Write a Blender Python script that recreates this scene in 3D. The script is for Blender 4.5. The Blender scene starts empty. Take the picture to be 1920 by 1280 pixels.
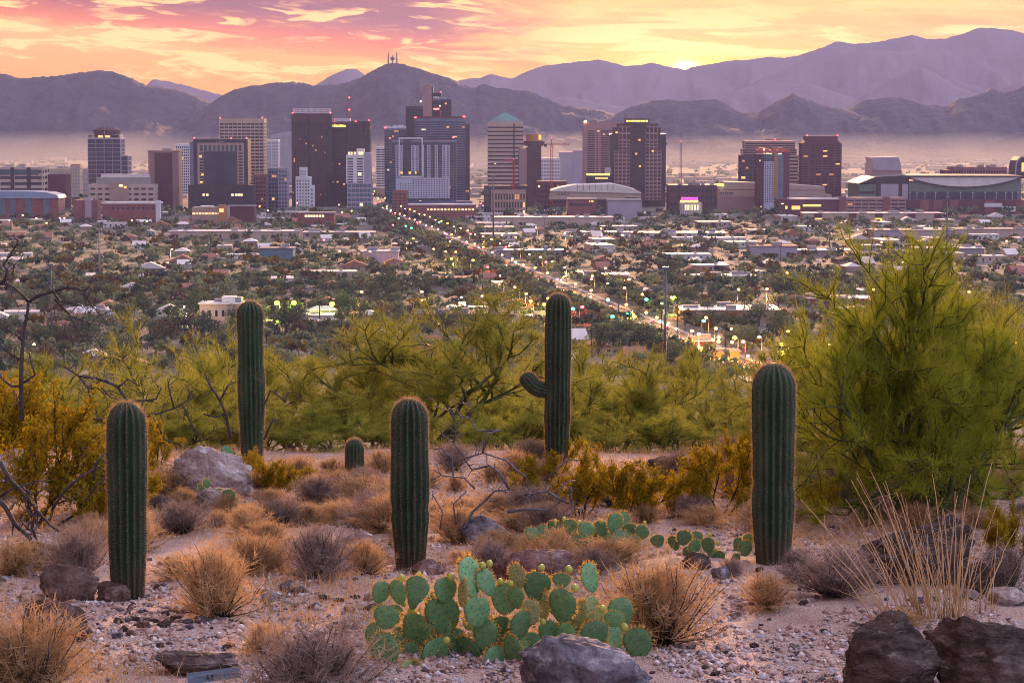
import bpy, bmesh, math, random
import numpy as np
from mathutils import Vector, Matrix, noise as mnoise

random.seed(7)
RNG = np.random.default_rng(7)
R = math.radians
scene = bpy.context.scene
COL = scene.collection

# ------------------------------------------------------------------ camera
F = 4412.0            # focal length in photograph pixels (1920 wide)
CAMH = 102.0          # eye height above the plain
HORIZ = 235.0         # row of the true horizon
PITCH = math.atan((640.0 - HORIZ) / F)
cam_d = bpy.data.cameras.new('camera')
cam = bpy.data.objects.new('camera', cam_d)
COL.objects.link(cam)
cam.location = (0, 0, CAMH)
cam.rotation_euler = (math.pi / 2 - PITCH, 0, 0)
cam_d.sensor_width = 36.0
cam_d.lens = 36.0 * F / 1920.0
cam_d.clip_start = 0.5
cam_d.clip_end = 60000
scene.camera = cam

# ------------------------------------------------------------------ light
SUN_AZ, SUN_EL = R(4.3), R(8.0)      # towards +Y, slightly to the right
sun_d = bpy.data.lights.new('sun', 'SUN')
sun_d.energy = 4.0
sun_d.angle = R(4.0)
sun_d.color = (1.0, 0.52, 0.24)
sun = bpy.data.objects.new('sun', sun_d)
COL.objects.link(sun)
sdir = Vector((math.sin(SUN_AZ) * math.cos(SUN_EL), math.cos(SUN_AZ) * math.cos(SUN_EL), math.sin(SUN_EL)))
sun.rotation_euler = sdir.to_track_quat('Z', 'Y').to_euler()

scene.view_settings.view_transform = 'Standard'
scene.view_settings.look = 'None'
scene.view_settings.gamma = 1
scene.view_settings.exposure = 1.05
scene.render.engine = 'CYCLES'
scene.cycles.use_denoising = True
scene.cycles.max_bounces = 4
scene.cycles.diffuse_bounces = 2
scene.cycles.glossy_bounces = 2
scene.cycles.transmission_bounces = 2
scene.cycles.denoising_prefilter = 'NONE'
scene.cycles.filter_width = 1.0
scene.cycles.use_adaptive_sampling = True
scene.cycles.adaptive_threshold = 0.02
scene.cycles.volume_bounces = 0
scene.cycles.transparent_max_bounces = 8
scene.cycles.caustics_reflective = False
scene.cycles.caustics_refractive = False
scene.cycles.sample_clamp_indirect = 4.0


class S:
    """a node socket with arithmetic"""
    def __init__(s, nt, sock): s.nt, s.s = nt, sock
    def _m(s, op, *a, clamp=False):
        n = s.nt.nodes.new('ShaderNodeMath'); n.operation = op; n.use_clamp = clamp
        for i, v in enumerate((s,) + a):
            if isinstance(v, S): s.nt.links.new(v.s, n.inputs[i])
            else: n.inputs[i].default_value = v
        return S(s.nt, n.outputs[0])
    def __add__(s, o): return s._m('ADD', o)
    def __sub__(s, o): return s._m('SUBTRACT', o)
    def __mul__(s, o): return s._m('MULTIPLY', o)
    def __truediv__(s, o): return s._m('DIVIDE', o)
    def clamp(s): return s._m('ADD', 0.0, clamp=True)
    def exp(s): return s._m('EXPONENT')
    def sq(s): return s._m('MULTIPLY', s)
    def gauss(s, c, w):
        d = (s - c) / w
        return (d.sq() * -1.0).exp()
    def ramp(s, a, b):
        n = s.nt.nodes.new('ShaderNodeMapRange'); n.interpolation_type = 'SMOOTHSTEP'
        s.nt.links.new(s.s, n.inputs[0])
        n.inputs[1].default_value = a; n.inputs[2].default_value = b
        n.inputs[3].default_value = 0; n.inputs[4].default_value = 1
        return S(s.nt, n.outputs[0])


def mixc(nt, fac, a, b, mode='MIX'):
    n = nt.nodes.new('ShaderNodeMix'); n.data_type = 'RGBA'; n.blend_type = mode
    for sock, v in ((n.inputs[0], fac), (n.inputs[6], a), (n.inputs[7], b)):
        if isinstance(v, S): nt.links.new(v.s, sock)
        elif isinstance(v, tuple): sock.default_value = v + (1,) if len(v) == 3 else v
        elif isinstance(v, (int, float)): sock.default_value = v
        else: nt.links.new(v, sock)
    return n.outputs[2]


def cramp(nt, fac, stops, interp='LINEAR'):
    n = nt.nodes.new('ShaderNodeValToRGB'); n.color_ramp.interpolation = interp
    nt.links.new(fac.s if isinstance(fac, S) else fac, n.inputs[0])
    e = n.color_ramp.elements
    while len(e) < len(stops): e.new(0.5)
    for el, (p, c) in zip(e, stops):
        el.position = p; el.color = tuple(c) + (1,) if len(c) == 3 else c
    return n.outputs[0]


def make_world():
    w = bpy.data.worlds.new('World'); scene.world = w; w.use_nodes = True
    w.cycles.sampling_method = 'MANUAL'; w.cycles.sample_map_resolution = 384
    nt = w.node_tree; nt.nodes.clear()
    out = nt.nodes.new('ShaderNodeOutputWorld'); bg = nt.nodes.new('ShaderNodeBackground')
    tc = nt.nodes.new('ShaderNodeTexCoord')
    sx = nt.nodes.new('ShaderNodeSeparateXYZ'); nt.links.new(tc.outputs['Generated'], sx.inputs[0])
    X, Y, Z = (S(nt, sx.outputs[i]) for i in range(3))
    az = X._m('ARCTAN2', Y) * (180 / math.pi)          # degrees right of +Y
    el = Z._m('ARCSINE') * (180 / math.pi)
    # clear twilight: warm towards the sun, lavender away from it, deep above
    e1 = (el / 90.0).clamp()._m('POWER', 0.5)
    warm = cramp(nt, e1, [(0.0, (0.68, 0.22, 0.012)), (0.12, (0.66, 0.26, 0.025)), (0.18, (0.66, 0.335, 0.095)), (0.30, (0.76, 0.48, 0.34)),
                          (0.5, (0.76, 0.71, 0.86)), (1.0, (0.80, 0.88, 1.20))])
    cool = cramp(nt, e1, [(0.0, (0.22, 0.23, 0.38)), (0.25, (0.34, 0.31, 0.46)), (0.5, (0.52, 0.56, 0.82)), (1.0, (0.80, 0.88, 1.20))])
    toward = (Y * math.cos(SUN_AZ) + X * math.sin(SUN_AZ))
    base = mixc(nt, toward.ramp(-0.2, 0.95), cool, warm)
    # the glow where the sun is going down
    gx = (az - 4.2) / 3.4; gy = (el - 1.5) / 0.62
    glow = (((gx.sq() + gy.sq()) * -1.0).exp())
    gx2 = (az - 4.2) / 10.0; gy2 = (el - 1.6) / 2.4
    glow2 = (((gx2.sq() + gy2.sq()) * -1.0).exp())
    base = mixc(nt, glow2 * 0.35, base, (0.78, 0.36, 0.07))
    base = mixc(nt, glow * 0.95, base, (1.05, 0.50, 0.07))
    # clouds: streaks drawn out along the horizon
    def nz(su, sv, tilt, off, detail=6, rough=0.55, dist=0.3):
        cv = nt.nodes.new('ShaderNodeCombineXYZ')
        a = az * su + off; b = (el + az * tilt) * sv
        nt.links.new(a.s, cv.inputs[0]); nt.links.new(b.s, cv.inputs[1]); cv.inputs[2].default_value = off
        n = nt.nodes.new('ShaderNodeTexNoise'); n.inputs['Scale'].default_value = 1.0
        n.inputs['Detail'].default_value = detail; n.inputs['Roughness'].default_value = rough
        n.inputs['Distortion'].default_value = dist
        nt.links.new(cv.outputs[0], n.inputs['Vector'])
        return S(nt, n.outputs['Fac'])
    n1 = nz(0.34, 1.7, 0.075, 3.1, detail=4)
    n2 = nz(0.55, 3.6, 0.07, 11.7, detail=5, dist=.6)
    n3 = nz(0.26, 2.4, 0.0, 23.3, detail=4, dist=.8)
    left = (az * -1.0).ramp(-3.0, 2.5)                  # the dark bank lies to the left
    line = el - (az * -0.085 + 1.45)                    # its lower edge sinks to the right
    bank = line.ramp(-0.45, 0.35) * left
    mass = n1 * 0.6 + n2 * 0.4
    cl = (mass + bank * 0.24 - 0.60).ramp(-0.06, 0.07)
    high = line.ramp(0.0, 0.9) * left
    ccol = mixc(nt, high, (0.58, 0.11, 0.025), (0.12, 0.032, 0.070))
    base = mixc(nt, cl * (bank * 0.78 + 0.22).clamp(), base, ccol)
    # lit cloud edges
    lit = (n2 - 0.50).ramp(0.0, 0.10) * (mass - 0.57).ramp(0.03, -0.05)
    base = mixc(nt, lit * el.ramp(0.3, 1.4) * (left * 0.6 + 0.25), base, (0.92, 0.52, 0.16))
    lit2 = (n3 - 0.47).ramp(0.0, 0.10) * el.gauss(1.95, 0.75) * az.ramp(-2.0, 3.0)
    base = mixc(nt, lit2 * 0.75, base, (1.05, 0.68, 0.22))
    # the last of the sun on the ridge
    gx3 = (az - 4.2) / 0.85; gy3 = (el - 1.36) / 0.24
    base = mixc(nt, ((gx3.sq() + gy3.sq()) * -1.0).exp(), base, (3.4, 1.0, 0.05))
    gx4 = (az - 4.2) / 0.28; gy4 = (el - 1.40) / 0.13
    base = mixc(nt, ((gx4.sq() + gy4.sq()) * -1.0).exp(), base, (9.0, 5.0, 1.0))
    sky = nt.nodes.new('ShaderNodeTexSky'); sky.sky_type = 'NISHITA'; sky.sun_disc = False
    sky.sun_elevation = R(2.0); sky.sun_rotation = SUN_AZ; sky.dust_density = 2.0
    both = mixc(nt, 1.0, base, mixc(nt, 1.0, sky.outputs[0], (0.005, 0.005, 0.005), 'MULTIPLY'), 'ADD')
    nt.links.new(both, bg.inputs[0]); bg.inputs[1].default_value = 1.0
    nt.links.new(bg.outputs[0], out.inputs[0])
make_world()


# ------------------------------------------------------------------ helpers
def pt(px, py, d):
    """the point that the photograph shows at (px, py), at distance d ahead of the camera"""
    u, v = (px - 960.0) / F, (640.0 - py) / F
    cp, sp = math.cos(PITCH), math.sin(PITCH)
    dy, dz = cp + v * sp, -sp + v * cp
    k = d / dy
    return Vector((u * k, d, CAMH + dz * k))

def plain_d(py):
    """distance at which the plain (z = 0) shows at row py"""
    v = (640.0 - py) / F
    cp, sp = math.cos(PITCH), math.sin(PITCH)
    return CAMH * (cp + v * sp) / (sp - v * cp)

def plain(px, py):
    return pt(px, py, plain_d(py))

def tag(o, label=None, cat=None, group=None, kind=None):
    if label: o['label'] = label
    if cat: o['category'] = cat
    if group: o['group'] = group
    if kind: o['kind'] = kind
    return o

def empty(name, loc=(0, 0, 0), rz=0.0, scale=1.0):
    o = bpy.data.objects.new(name, None); COL.objects.link(o)
    o.location = loc; o.rotation_euler = (0, 0, rz)
    o.scale = (scale,) * 3 if isinstance(scale, (int, float)) else scale
    return o

def link(name, me, parent=None):
    o = bpy.data.objects.new(name, me); COL.objects.link(o)
    if parent is not None: o.parent = parent
    return o

def copy_tree(o, parent=None):
    c = o.copy(); COL.objects.link(c)
    if parent is not None: c.parent = parent
    for ch in o.children: copy_tree(ch, c)
    return c

def mesh_np(name, V, tris=None, quads=None, mat=None, smooth=False):
    """mesh from numpy arrays"""
    me = bpy.data.meshes.new(name)
    V = np.asarray(V, dtype=np.float32).reshape(-1, 3)
    nt_ = 0 if tris is None else len(tris); nq = 0 if quads is None else len(quads)
    me.vertices.add(len(V)); me.vertices.foreach_set('co', V.ravel())
    idx = []; starts = []
    if nt_: idx.append(np.asarray(tris, dtype=np.int32).ravel()); starts.append(np.arange(nt_, dtype=np.int32) * 3)
    if nq:
        idx.append(np.asarray(quads, dtype=np.int32).ravel()); starts.append(nt_ * 3 + np.arange(nq, dtype=np.int32) * 4)
    idx = np.concatenate(idx); starts = np.concatenate(starts)
    me.loops.add(len(idx)); me.loops.foreach_set('vertex_index', idx)
    me.polygons.add(len(starts)); me.polygons.foreach_set('loop_start', starts)
    if smooth: me.polygons.foreach_set('use_smooth', np.ones(len(starts), dtype=bool))
    me.update(calc_edges=True)
    for m in (mat if isinstance(mat, (list, tuple)) else [mat] if mat else []): me.materials.append(m)
    return me


class MB:
    """collects boxes, prisms and tubes into ONE mesh"""
    def __init__(s): s.v, s.f, s.g = [], [], []
    def _b(s): s.g.append((len(s.v), len(s.f)))
    def split(s):
        out = []; ends = s.g[1:] + [(len(s.v), len(s.f))]
        for (v0, f0), (v1, f1) in zip(s.g, ends):
            m = MB(); m.v = s.v[v0:v1]; m.f = [tuple(i - v0 for i in f) for f in s.f[f0:f1]]; m.g = [(0, 0)]; out.append(m)
        return out
    def quad(s, *p):
        s._b(); n = len(s.v); s.v += [tuple(q) for q in p]; s.f.append(tuple(range(n, n + len(p)))); return s
    def box(s, x0, x1, y0, y1, z0, z1):
        s._b(); n = len(s.v)
        s.v += [(x, y, z) for z in (z0, z1) for (x, y) in ((x0, y0), (x1, y0), (x1, y1), (x0, y1))]
        s.f += [tuple(n + i for i in q) for q in ((3, 2, 1, 0), (4, 5, 6, 7), (0, 1, 5, 4), (1, 2, 6, 5), (2, 3, 7, 6), (3, 0, 4, 7))]
        return s
    def prism(s, poly, z0, z1, top=None):
        """poly: (x, y) list, counter-clockwise; top: other outline for the top"""
        s._b(); n = len(s.v); k = len(poly); top = top or poly
        s.v += [(x, y, z0) for x, y in poly] + [(x, y, z1) for x, y in top]
        s.f += [(n + i, n + (i + 1) % k, n + k + (i + 1) % k, n + k + i) for i in range(k)]
        s.f += [tuple(n + k + i for i in range(k)), tuple(n + i for i in reversed(range(k)))]
        return s
    def cyl(s, x, y, r, z0, z1, k=16, r1=None):
        a = [2 * math.pi * i / k for i in range(k)]; r1 = r if r1 is None else r1
        return s.prism([(x + r * math.cos(t), y + r * math.sin(t)) for t in a], z0, z1,
                       [(x + r1 * math.cos(t), y + r1 * math.sin(t)) for t in a])
    def tube(s, pts, rad, k=5):
        pts = [Vector(p) for p in pts]; m = len(pts)
        rad = rad if isinstance(rad, (list, tuple)) else [rad] * m
        s._b(); n = len(s.v); ref = None
        for i, p in enumerate(pts):
            t = (pts[min(i + 1, m - 1)] - pts[max(i - 1, 0)])
            t = t.normalized() if t.length > 1e-9 else Vector((0, 0, 1))
            if ref is None:
                ref = t.orthogonal().normalized()
            ref = (ref - t * ref.dot(t))
            ref = ref.normalized() if ref.length > 1e-6 else t.orthogonal().normalized()
            b = t.cross(ref)
            for j in range(k):
                a = 2 * math.pi * j / k
                s.v.append(tuple(p + (ref * math.cos(a) + b * math.sin(a)) * rad[i]))
        for i in range(m - 1):
            for j in range(k):
                a, b_ = n + i * k + j, n + i * k + (j + 1) % k
                s.f.append((a, b_, b_ + k, a + k))
        s.f += [tuple(n + j for j in reversed(range(k))), tuple(n + (m - 1) * k + j for j in range(k))]
        return s
    def ball(s, c, r, k=8, rings=5, sz=1.0):
        s._b(); n = len(s.v); c = Vector(c)
        for i in range(1, rings):
            ph = math.pi * i / rings
            for j in range(k):
                a = 2 * math.pi * j / k
                s.v.append((c.x + r * math.sin(ph) * math.cos(a), c.y + r * math.sin(ph) * math.sin(a), c.z + r * sz * math.cos(ph)))
        s.v += [(c.x, c.y, c.z + r * sz), (c.x, c.y, c.z - r * sz)]
        T = n + (rings - 1) * k
        for i in range(rings - 2):
            for j in range(k):
                a, b = n + i * k + j, n + i * k + (j + 1) % k
                s.f.append((a, a + k, b + k, b))
        for j in range(k):
            s.f.append((T, n + j, n + (j + 1) % k)); s.f.append((T + 1, n + (rings - 2) * k + (j + 1) % k, n + (rings - 2) * k + j))
        return s
    def mesh(s, name, mat=None, smooth=False):
        me = bpy.data.meshes.new(name); me.from_pydata(s.v, [], s.f)
        if smooth: me.polygons.foreach_set('use_smooth', np.ones(len(me.polygons), dtype=bool))
        me.update()
        if mat: me.materials.append(mat)
        return me
    def build(s, name, mat=None, parent=None, smooth=False):
        return link(name, s.mesh(name, mat, smooth), parent)


# ------------------------------------------------------------------ materials
MATS = {}
def mat(name, col, rough=0.8, var=0.15, scale=2.0, bump=0.0, bscale=20.0, metal=0.0, spec=0.3, col2=None, trans=0.0, coords='Object',
        stretch=(1, 1, 1), detail=5, hue_by_object=0.0, bdist=0.02):
    if name in MATS: return MATS[name]
    m = bpy.data.materials.new(name); m.use_nodes = True; MATS[name] = m
    nt = m.node_tree; b = nt.nodes['Principled BSDF']; out = nt.nodes['Material Output']
    tc = nt.nodes.new('ShaderNodeTexCoord'); mp = nt.nodes.new('ShaderNodeMapping'); mp.inputs['Scale'].default_value = stretch
    nt.links.new(tc.outputs[coords], mp.inputs[0])
    n = nt.nodes.new('ShaderNodeTexNoise'); n.inputs['Scale'].default_value = scale; n.inputs['Detail'].default_value = detail
    n.inputs['Roughness'].default_value = 0.6
    nt.links.new(mp.outputs[0], n.inputs['Vector'])
    c2 = col2 or tuple(min(1, c * (1 + var)) for c in col); c1 = col if col2 else tuple(c * (1 - var) for c in col)
    fac = S(nt, n.outputs['Fac']).ramp(0.3, 0.7)
    c = mixc(nt, fac, c1, c2)
    if hue_by_object:
        oi = nt.nodes.new('ShaderNodeObjectInfo')
        k = S(nt, oi.outputs['Random']) * (2 * hue_by_object) + (1 - hue_by_object)
        cc = nt.nodes.new('ShaderNodeCombineColor')
        for i in range(3): nt.links.new(k.s, cc.inputs[i])
        c = mixc(nt, 1.0, c, cc.outputs[0], 'MULTIPLY')
    nt.links.new(c, b.inputs['Base Color'])
    b.inputs['Roughness'].default_value = rough; b.inputs['Metallic'].default_value = metal
    b.inputs['Specular IOR Level'].default_value = spec
    if bump:
        n2 = nt.nodes.new('ShaderNodeTexNoise'); n2.inputs['Scale'].default_value = bscale; n2.inputs['Detail'].default_value = 6
        nt.links.new(mp.outputs[0], n2.inputs['Vector'])
        bp = nt.nodes.new('ShaderNodeBump'); bp.inputs['Strength'].default_value = bump; bp.inputs['Distance'].default_value = bdist
        nt.links.new(n2.outputs['Fac'], bp.inputs['Height']); nt.links.new(bp.outputs[0], b.inputs['Normal'])
    if trans:
        tr = nt.nodes.new('ShaderNodeBsdfTranslucent'); nt.links.new(c, tr.inputs[0])
        mx = nt.nodes.new('ShaderNodeMixShader'); mx.inputs[0].default_value = trans
        nt.links.new(b.outputs[0], mx.inputs[1]); nt.links.new(tr.outputs[0], mx.inputs[2]); nt.links.new(mx.outputs[0], out.inputs[0])
    return m

def glow_mat(name, col, strength):
    if name in MATS: return MATS[name]
    m = bpy.data.materials.new(name); m.use_nodes = True; MATS[name] = m
    b = m.node_tree.nodes['Principled BSDF']
    b.inputs['Base Color'].default_value = tuple(c * 0.5 for c in col) + (1,)
    b.inputs['Emission Color'].default_value = col + (1,); b.inputs['Emission Strength'].default_value = strength
    m.cycles.emission_sampling = 'NONE'
    return m

# ================================================================== THE SETTING
# ------------------------------------------------------------------ mountains
def fbm(x, y, oct_=5, seed=0.0):
    return mnoise.fractal(Vector((x, y, seed)), 0.9, 2.1, oct_)

def ridge(name, pts, d, front=2600.0, back=1500.0, nx=220, rough=1.0, seed=1.0, label=None, mt=None):
    xs = np.linspace(pts[0][0], pts[-1][0], nx)
    ys = np.interp(xs, [p[0] for p in pts], [p[1] for p in pts])
    rows = list(np.linspace(0, 1, 24) ** 1.15)
    V = []; nr = len(rows) + 4
    for i in range(nx):
        jag = (1.6 * fbm(xs[i] * 0.045, 0.3, 5, seed) + .8 * fbm(xs[i] * .2, 4.4, 3, seed)) * rough
        top = pt(xs[i], ys[i] + jag, d)
        h = max(top.z, 6.0)
        for j, t in enumerate(rows):
            y = d - front * t
            prof = (1 - t) ** 1.25; g = min(1, t * 5)
            w = Vector((top.x / 420.0, (y + 230 * fbm(top.x / 500., y / 500., 3, seed)) / 620.0, seed * 3))
            sp = 1 - abs(mnoise.fractal(w, .85, 2.2, 6)) * (1.25 if rough > 1 else .55)
            z = h * prof * (1 - 0.55 * g * (1 - max(0, sp) ** 1.6)) + h * (.10 if rough > 1 else .03) * g * (1 - t) * mnoise.fractal(w * 3.1, .8, 2.1, 5)
            V.append((top.x * (y / d) ** 0.5, y, z - (12 if t == 1 else 0)))
        for t in (0.2, 0.5, 0.8, 1.0):
            V.append((top.x, d + back * t, h * (1 - t) ** 1.2 - (8 if t == 1 else 0)))
    q = []
    for i in range(nx - 1):
        a, b = i * nr, (i + 1) * nr
        nrow = len(rows)
        for j in range(nrow - 1): q.append((a + j + 1, b + j + 1, b + j, a + j))
        o = nrow
        chain = [0] + [o + k for k in range(4)]
        for k in range(4): q.append((a + chain[k], b + chain[k], b + chain[k + 1], a + chain[k + 1]))
    me = mesh_np(name, V, quads=q, mat=mt, smooth=True)
    o = link(name, me); tag(o, label, 'mountain', None, 'structure')
    return o

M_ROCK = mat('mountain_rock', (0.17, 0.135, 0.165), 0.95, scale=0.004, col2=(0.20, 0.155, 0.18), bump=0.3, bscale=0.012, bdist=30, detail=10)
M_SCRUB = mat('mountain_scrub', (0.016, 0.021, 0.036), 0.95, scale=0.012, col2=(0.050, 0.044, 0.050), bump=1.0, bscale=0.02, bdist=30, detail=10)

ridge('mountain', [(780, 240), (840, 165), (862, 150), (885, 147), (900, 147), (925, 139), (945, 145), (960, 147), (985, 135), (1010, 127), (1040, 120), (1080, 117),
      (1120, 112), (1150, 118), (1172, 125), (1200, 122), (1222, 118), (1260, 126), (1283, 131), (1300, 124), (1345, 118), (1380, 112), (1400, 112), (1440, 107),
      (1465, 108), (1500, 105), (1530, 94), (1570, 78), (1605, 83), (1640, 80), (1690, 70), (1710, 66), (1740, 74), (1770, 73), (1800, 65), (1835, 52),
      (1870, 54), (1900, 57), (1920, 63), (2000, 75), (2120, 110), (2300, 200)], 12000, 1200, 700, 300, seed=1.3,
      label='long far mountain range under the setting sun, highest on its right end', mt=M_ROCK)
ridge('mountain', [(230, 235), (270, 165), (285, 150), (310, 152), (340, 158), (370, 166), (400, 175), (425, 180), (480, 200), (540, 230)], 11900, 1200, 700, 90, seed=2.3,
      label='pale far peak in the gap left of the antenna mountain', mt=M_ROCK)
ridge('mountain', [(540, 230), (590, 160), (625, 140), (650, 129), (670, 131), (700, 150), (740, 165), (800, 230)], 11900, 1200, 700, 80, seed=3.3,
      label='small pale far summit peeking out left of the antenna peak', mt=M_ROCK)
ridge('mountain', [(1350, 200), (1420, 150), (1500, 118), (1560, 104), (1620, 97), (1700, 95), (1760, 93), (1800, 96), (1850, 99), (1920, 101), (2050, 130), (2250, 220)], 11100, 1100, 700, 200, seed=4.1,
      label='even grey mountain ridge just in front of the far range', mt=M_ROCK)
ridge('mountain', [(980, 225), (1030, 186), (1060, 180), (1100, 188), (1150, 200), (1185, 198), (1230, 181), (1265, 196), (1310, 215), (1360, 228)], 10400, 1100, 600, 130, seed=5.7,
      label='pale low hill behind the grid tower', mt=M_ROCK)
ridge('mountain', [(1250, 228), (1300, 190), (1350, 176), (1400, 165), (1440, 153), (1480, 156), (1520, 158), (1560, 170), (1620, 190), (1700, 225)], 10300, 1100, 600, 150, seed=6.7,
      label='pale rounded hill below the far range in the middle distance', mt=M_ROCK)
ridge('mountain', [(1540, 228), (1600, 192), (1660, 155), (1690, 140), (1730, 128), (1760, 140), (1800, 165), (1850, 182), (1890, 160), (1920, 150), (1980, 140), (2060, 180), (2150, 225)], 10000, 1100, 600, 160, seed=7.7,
      label='pale cone shaped hill in front of the right end of the range', mt=M_ROCK)
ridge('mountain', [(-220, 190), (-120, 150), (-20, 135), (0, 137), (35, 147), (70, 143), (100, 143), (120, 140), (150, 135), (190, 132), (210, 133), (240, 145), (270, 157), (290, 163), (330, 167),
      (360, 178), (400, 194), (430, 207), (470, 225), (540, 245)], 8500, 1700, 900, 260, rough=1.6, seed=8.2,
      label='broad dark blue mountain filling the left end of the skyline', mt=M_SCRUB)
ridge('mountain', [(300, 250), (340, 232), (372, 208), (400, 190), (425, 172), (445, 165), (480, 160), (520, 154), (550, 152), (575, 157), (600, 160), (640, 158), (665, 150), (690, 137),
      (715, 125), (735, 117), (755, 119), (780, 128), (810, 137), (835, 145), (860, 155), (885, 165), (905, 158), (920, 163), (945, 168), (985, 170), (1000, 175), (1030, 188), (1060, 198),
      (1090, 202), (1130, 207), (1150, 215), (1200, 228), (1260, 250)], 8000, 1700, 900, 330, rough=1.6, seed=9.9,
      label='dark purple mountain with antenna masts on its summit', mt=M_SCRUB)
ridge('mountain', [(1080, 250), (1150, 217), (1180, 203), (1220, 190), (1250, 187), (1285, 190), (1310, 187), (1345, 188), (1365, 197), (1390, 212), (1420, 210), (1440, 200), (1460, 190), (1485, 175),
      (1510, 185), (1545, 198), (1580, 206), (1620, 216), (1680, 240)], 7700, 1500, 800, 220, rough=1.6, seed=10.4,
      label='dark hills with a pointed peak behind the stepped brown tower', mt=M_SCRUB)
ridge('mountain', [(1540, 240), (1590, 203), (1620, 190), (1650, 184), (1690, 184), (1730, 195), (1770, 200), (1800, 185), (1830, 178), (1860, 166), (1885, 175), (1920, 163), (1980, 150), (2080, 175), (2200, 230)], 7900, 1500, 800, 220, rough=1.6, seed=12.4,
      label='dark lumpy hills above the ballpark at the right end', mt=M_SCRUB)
for k, (px, y0, y1) in enumerate([(728, 121, 98), (736, 118, 104), (744, 119, 98)]):
    a, b = pt(px, y0 + 2, 7990), pt(px, y1, 7990)
    m = MB().tube([a, (a + b) / 2, b], [3.0, 2.4, 1.5], 5)
    if k == 1: m.box(a.x - 7, a.x + 7, a.y - 5, a.y + 5, a.z + 12, a.z + 22)
    o = m.build('antenna_mast', mat('mast_steel', (0.08, 0.07, 0.09)))
    tag(o, ['left one of the three antenna masts on the mountain top', 'short thick antenna mast between two thin masts on the summit', 'right one of the three antenna masts on the mountain top'][k], 'antenna', 'summit antennas')

# ------------------------------------------------------------------ the plain
def ground_mat():
    m = bpy.data.materials.new('plain_ground'); m.use_nodes = True
    nt = m.node_tree; b = nt.nodes['Principled BSDF']
    tc = nt.nodes.new('ShaderNodeTexCoord')
    def nz(scale, detail=6, rough=.6):
        n = nt.nodes.new('ShaderNodeTexNoise'); n.inputs['Scale'].default_value = scale; n.inputs['Detail'].default_value = detail
        n.inputs['Roughness'].default_value = rough
        nt.links.new(tc.outputs['Object'], n.inputs['Vector']); return S(nt, n.outputs['Fac'])
    c = mixc(nt, nz(0.02).ramp(.35, .65), (0.13, 0.108, 0.095), (0.22, 0.188, 0.18))
    c = mixc(nt, nz(0.012, 8, .7).ramp(.42, .56), c, (0.07, 0.085, 0.05))
    c = mixc(nt, nz(0.05, 4).ramp(.6, .7), c, (0.10, 0.09, 0.095))
    nt.links.new(c, b.inputs['Base Color']); b.inputs['Roughness'].default_value = 0.95
    return m
g = link('ground', mesh_np('ground', [(-5900, -250, 0), (5900, -250, 0), (5900, 13100, 0), (-5900, 13100, 0)], quads=[(0, 1, 2, 3)], mat=ground_mat()))
tag(g, 'flat desert plain covered by the city', 'ground', None, 'structure')

# ------------------------------------------------------------------ air
def volume_box(name, x0, x1, y0, y1, z0, z1, density, col, g_, label):
    m = bpy.data.materials.new(name + '_air'); m.use_nodes = True; nt = m.node_tree; nt.nodes.clear()
    out = nt.nodes.new('ShaderNodeOutputMaterial'); v = nt.nodes.new('ShaderNodeVolumePrincipled')
    v.inputs['Color'].default_value = col + (1,); v.inputs['Density'].default_value = density; v.inputs['Anisotropy'].default_value = g_
    nt.links.new(v.outputs[0], out.inputs['Volume'])
    m.cycles.homogeneous_volume = True
    o = MB().box(x0, x1, y0, y1, z0, z1).build(name, m)
    o.display_type = 'WIRE'
    tag(o, label, 'haze', None, 'stuff'); return o
volume_box('haze', -6000, 6000, -300, 13200, -1.5, 640, 3.8e-5, (0.27, 0.34, 0.82), 0.35, 'thin purple evening haze over the whole valley')
def mist_bank():
    """low mist that deepens towards the mountains: one closed wedge"""
    m = bpy.data.materials.new('mist_air'); m.use_nodes = True; nt = m.node_tree; nt.nodes.clear()
    out = nt.nodes.new('ShaderNodeOutputMaterial'); v = nt.nodes.new('ShaderNodeVolumePrincipled')
    v.inputs['Color'].default_value = (0.93, 0.95, 0.92, 1); v.inputs['Density'].default_value = 2.7e-4; v.inputs['Anisotropy'].default_value = 0.2
    nt.links.new(v.outputs[0], out.inputs['Volume']); m.cycles.homogeneous_volume = True
    M = MB(); M._b(); x = 5900
    M.v = [(-x, 3500, -1), (x, 3500, -1), (x, 10800, -1), (-x, 10800, -1), (-x, 3500, 8), (x, 3500, 8), (x, 8300, 100), (-x, 8300, 100), (x, 10800, 100), (-x, 10800, 100)]
    M.f = [(0, 3, 2, 1), (0, 1, 5, 4), (4, 5, 6, 7), (7, 6, 8, 9), (2, 3, 9, 8), (1, 2, 8, 6, 5), (3, 0, 4, 7, 9)]
    tag(M.build('haze', m), 'pale mist lying low on the plain between downtown and the mountains', 'haze', None, 'stuff')
mist_bank()

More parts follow.
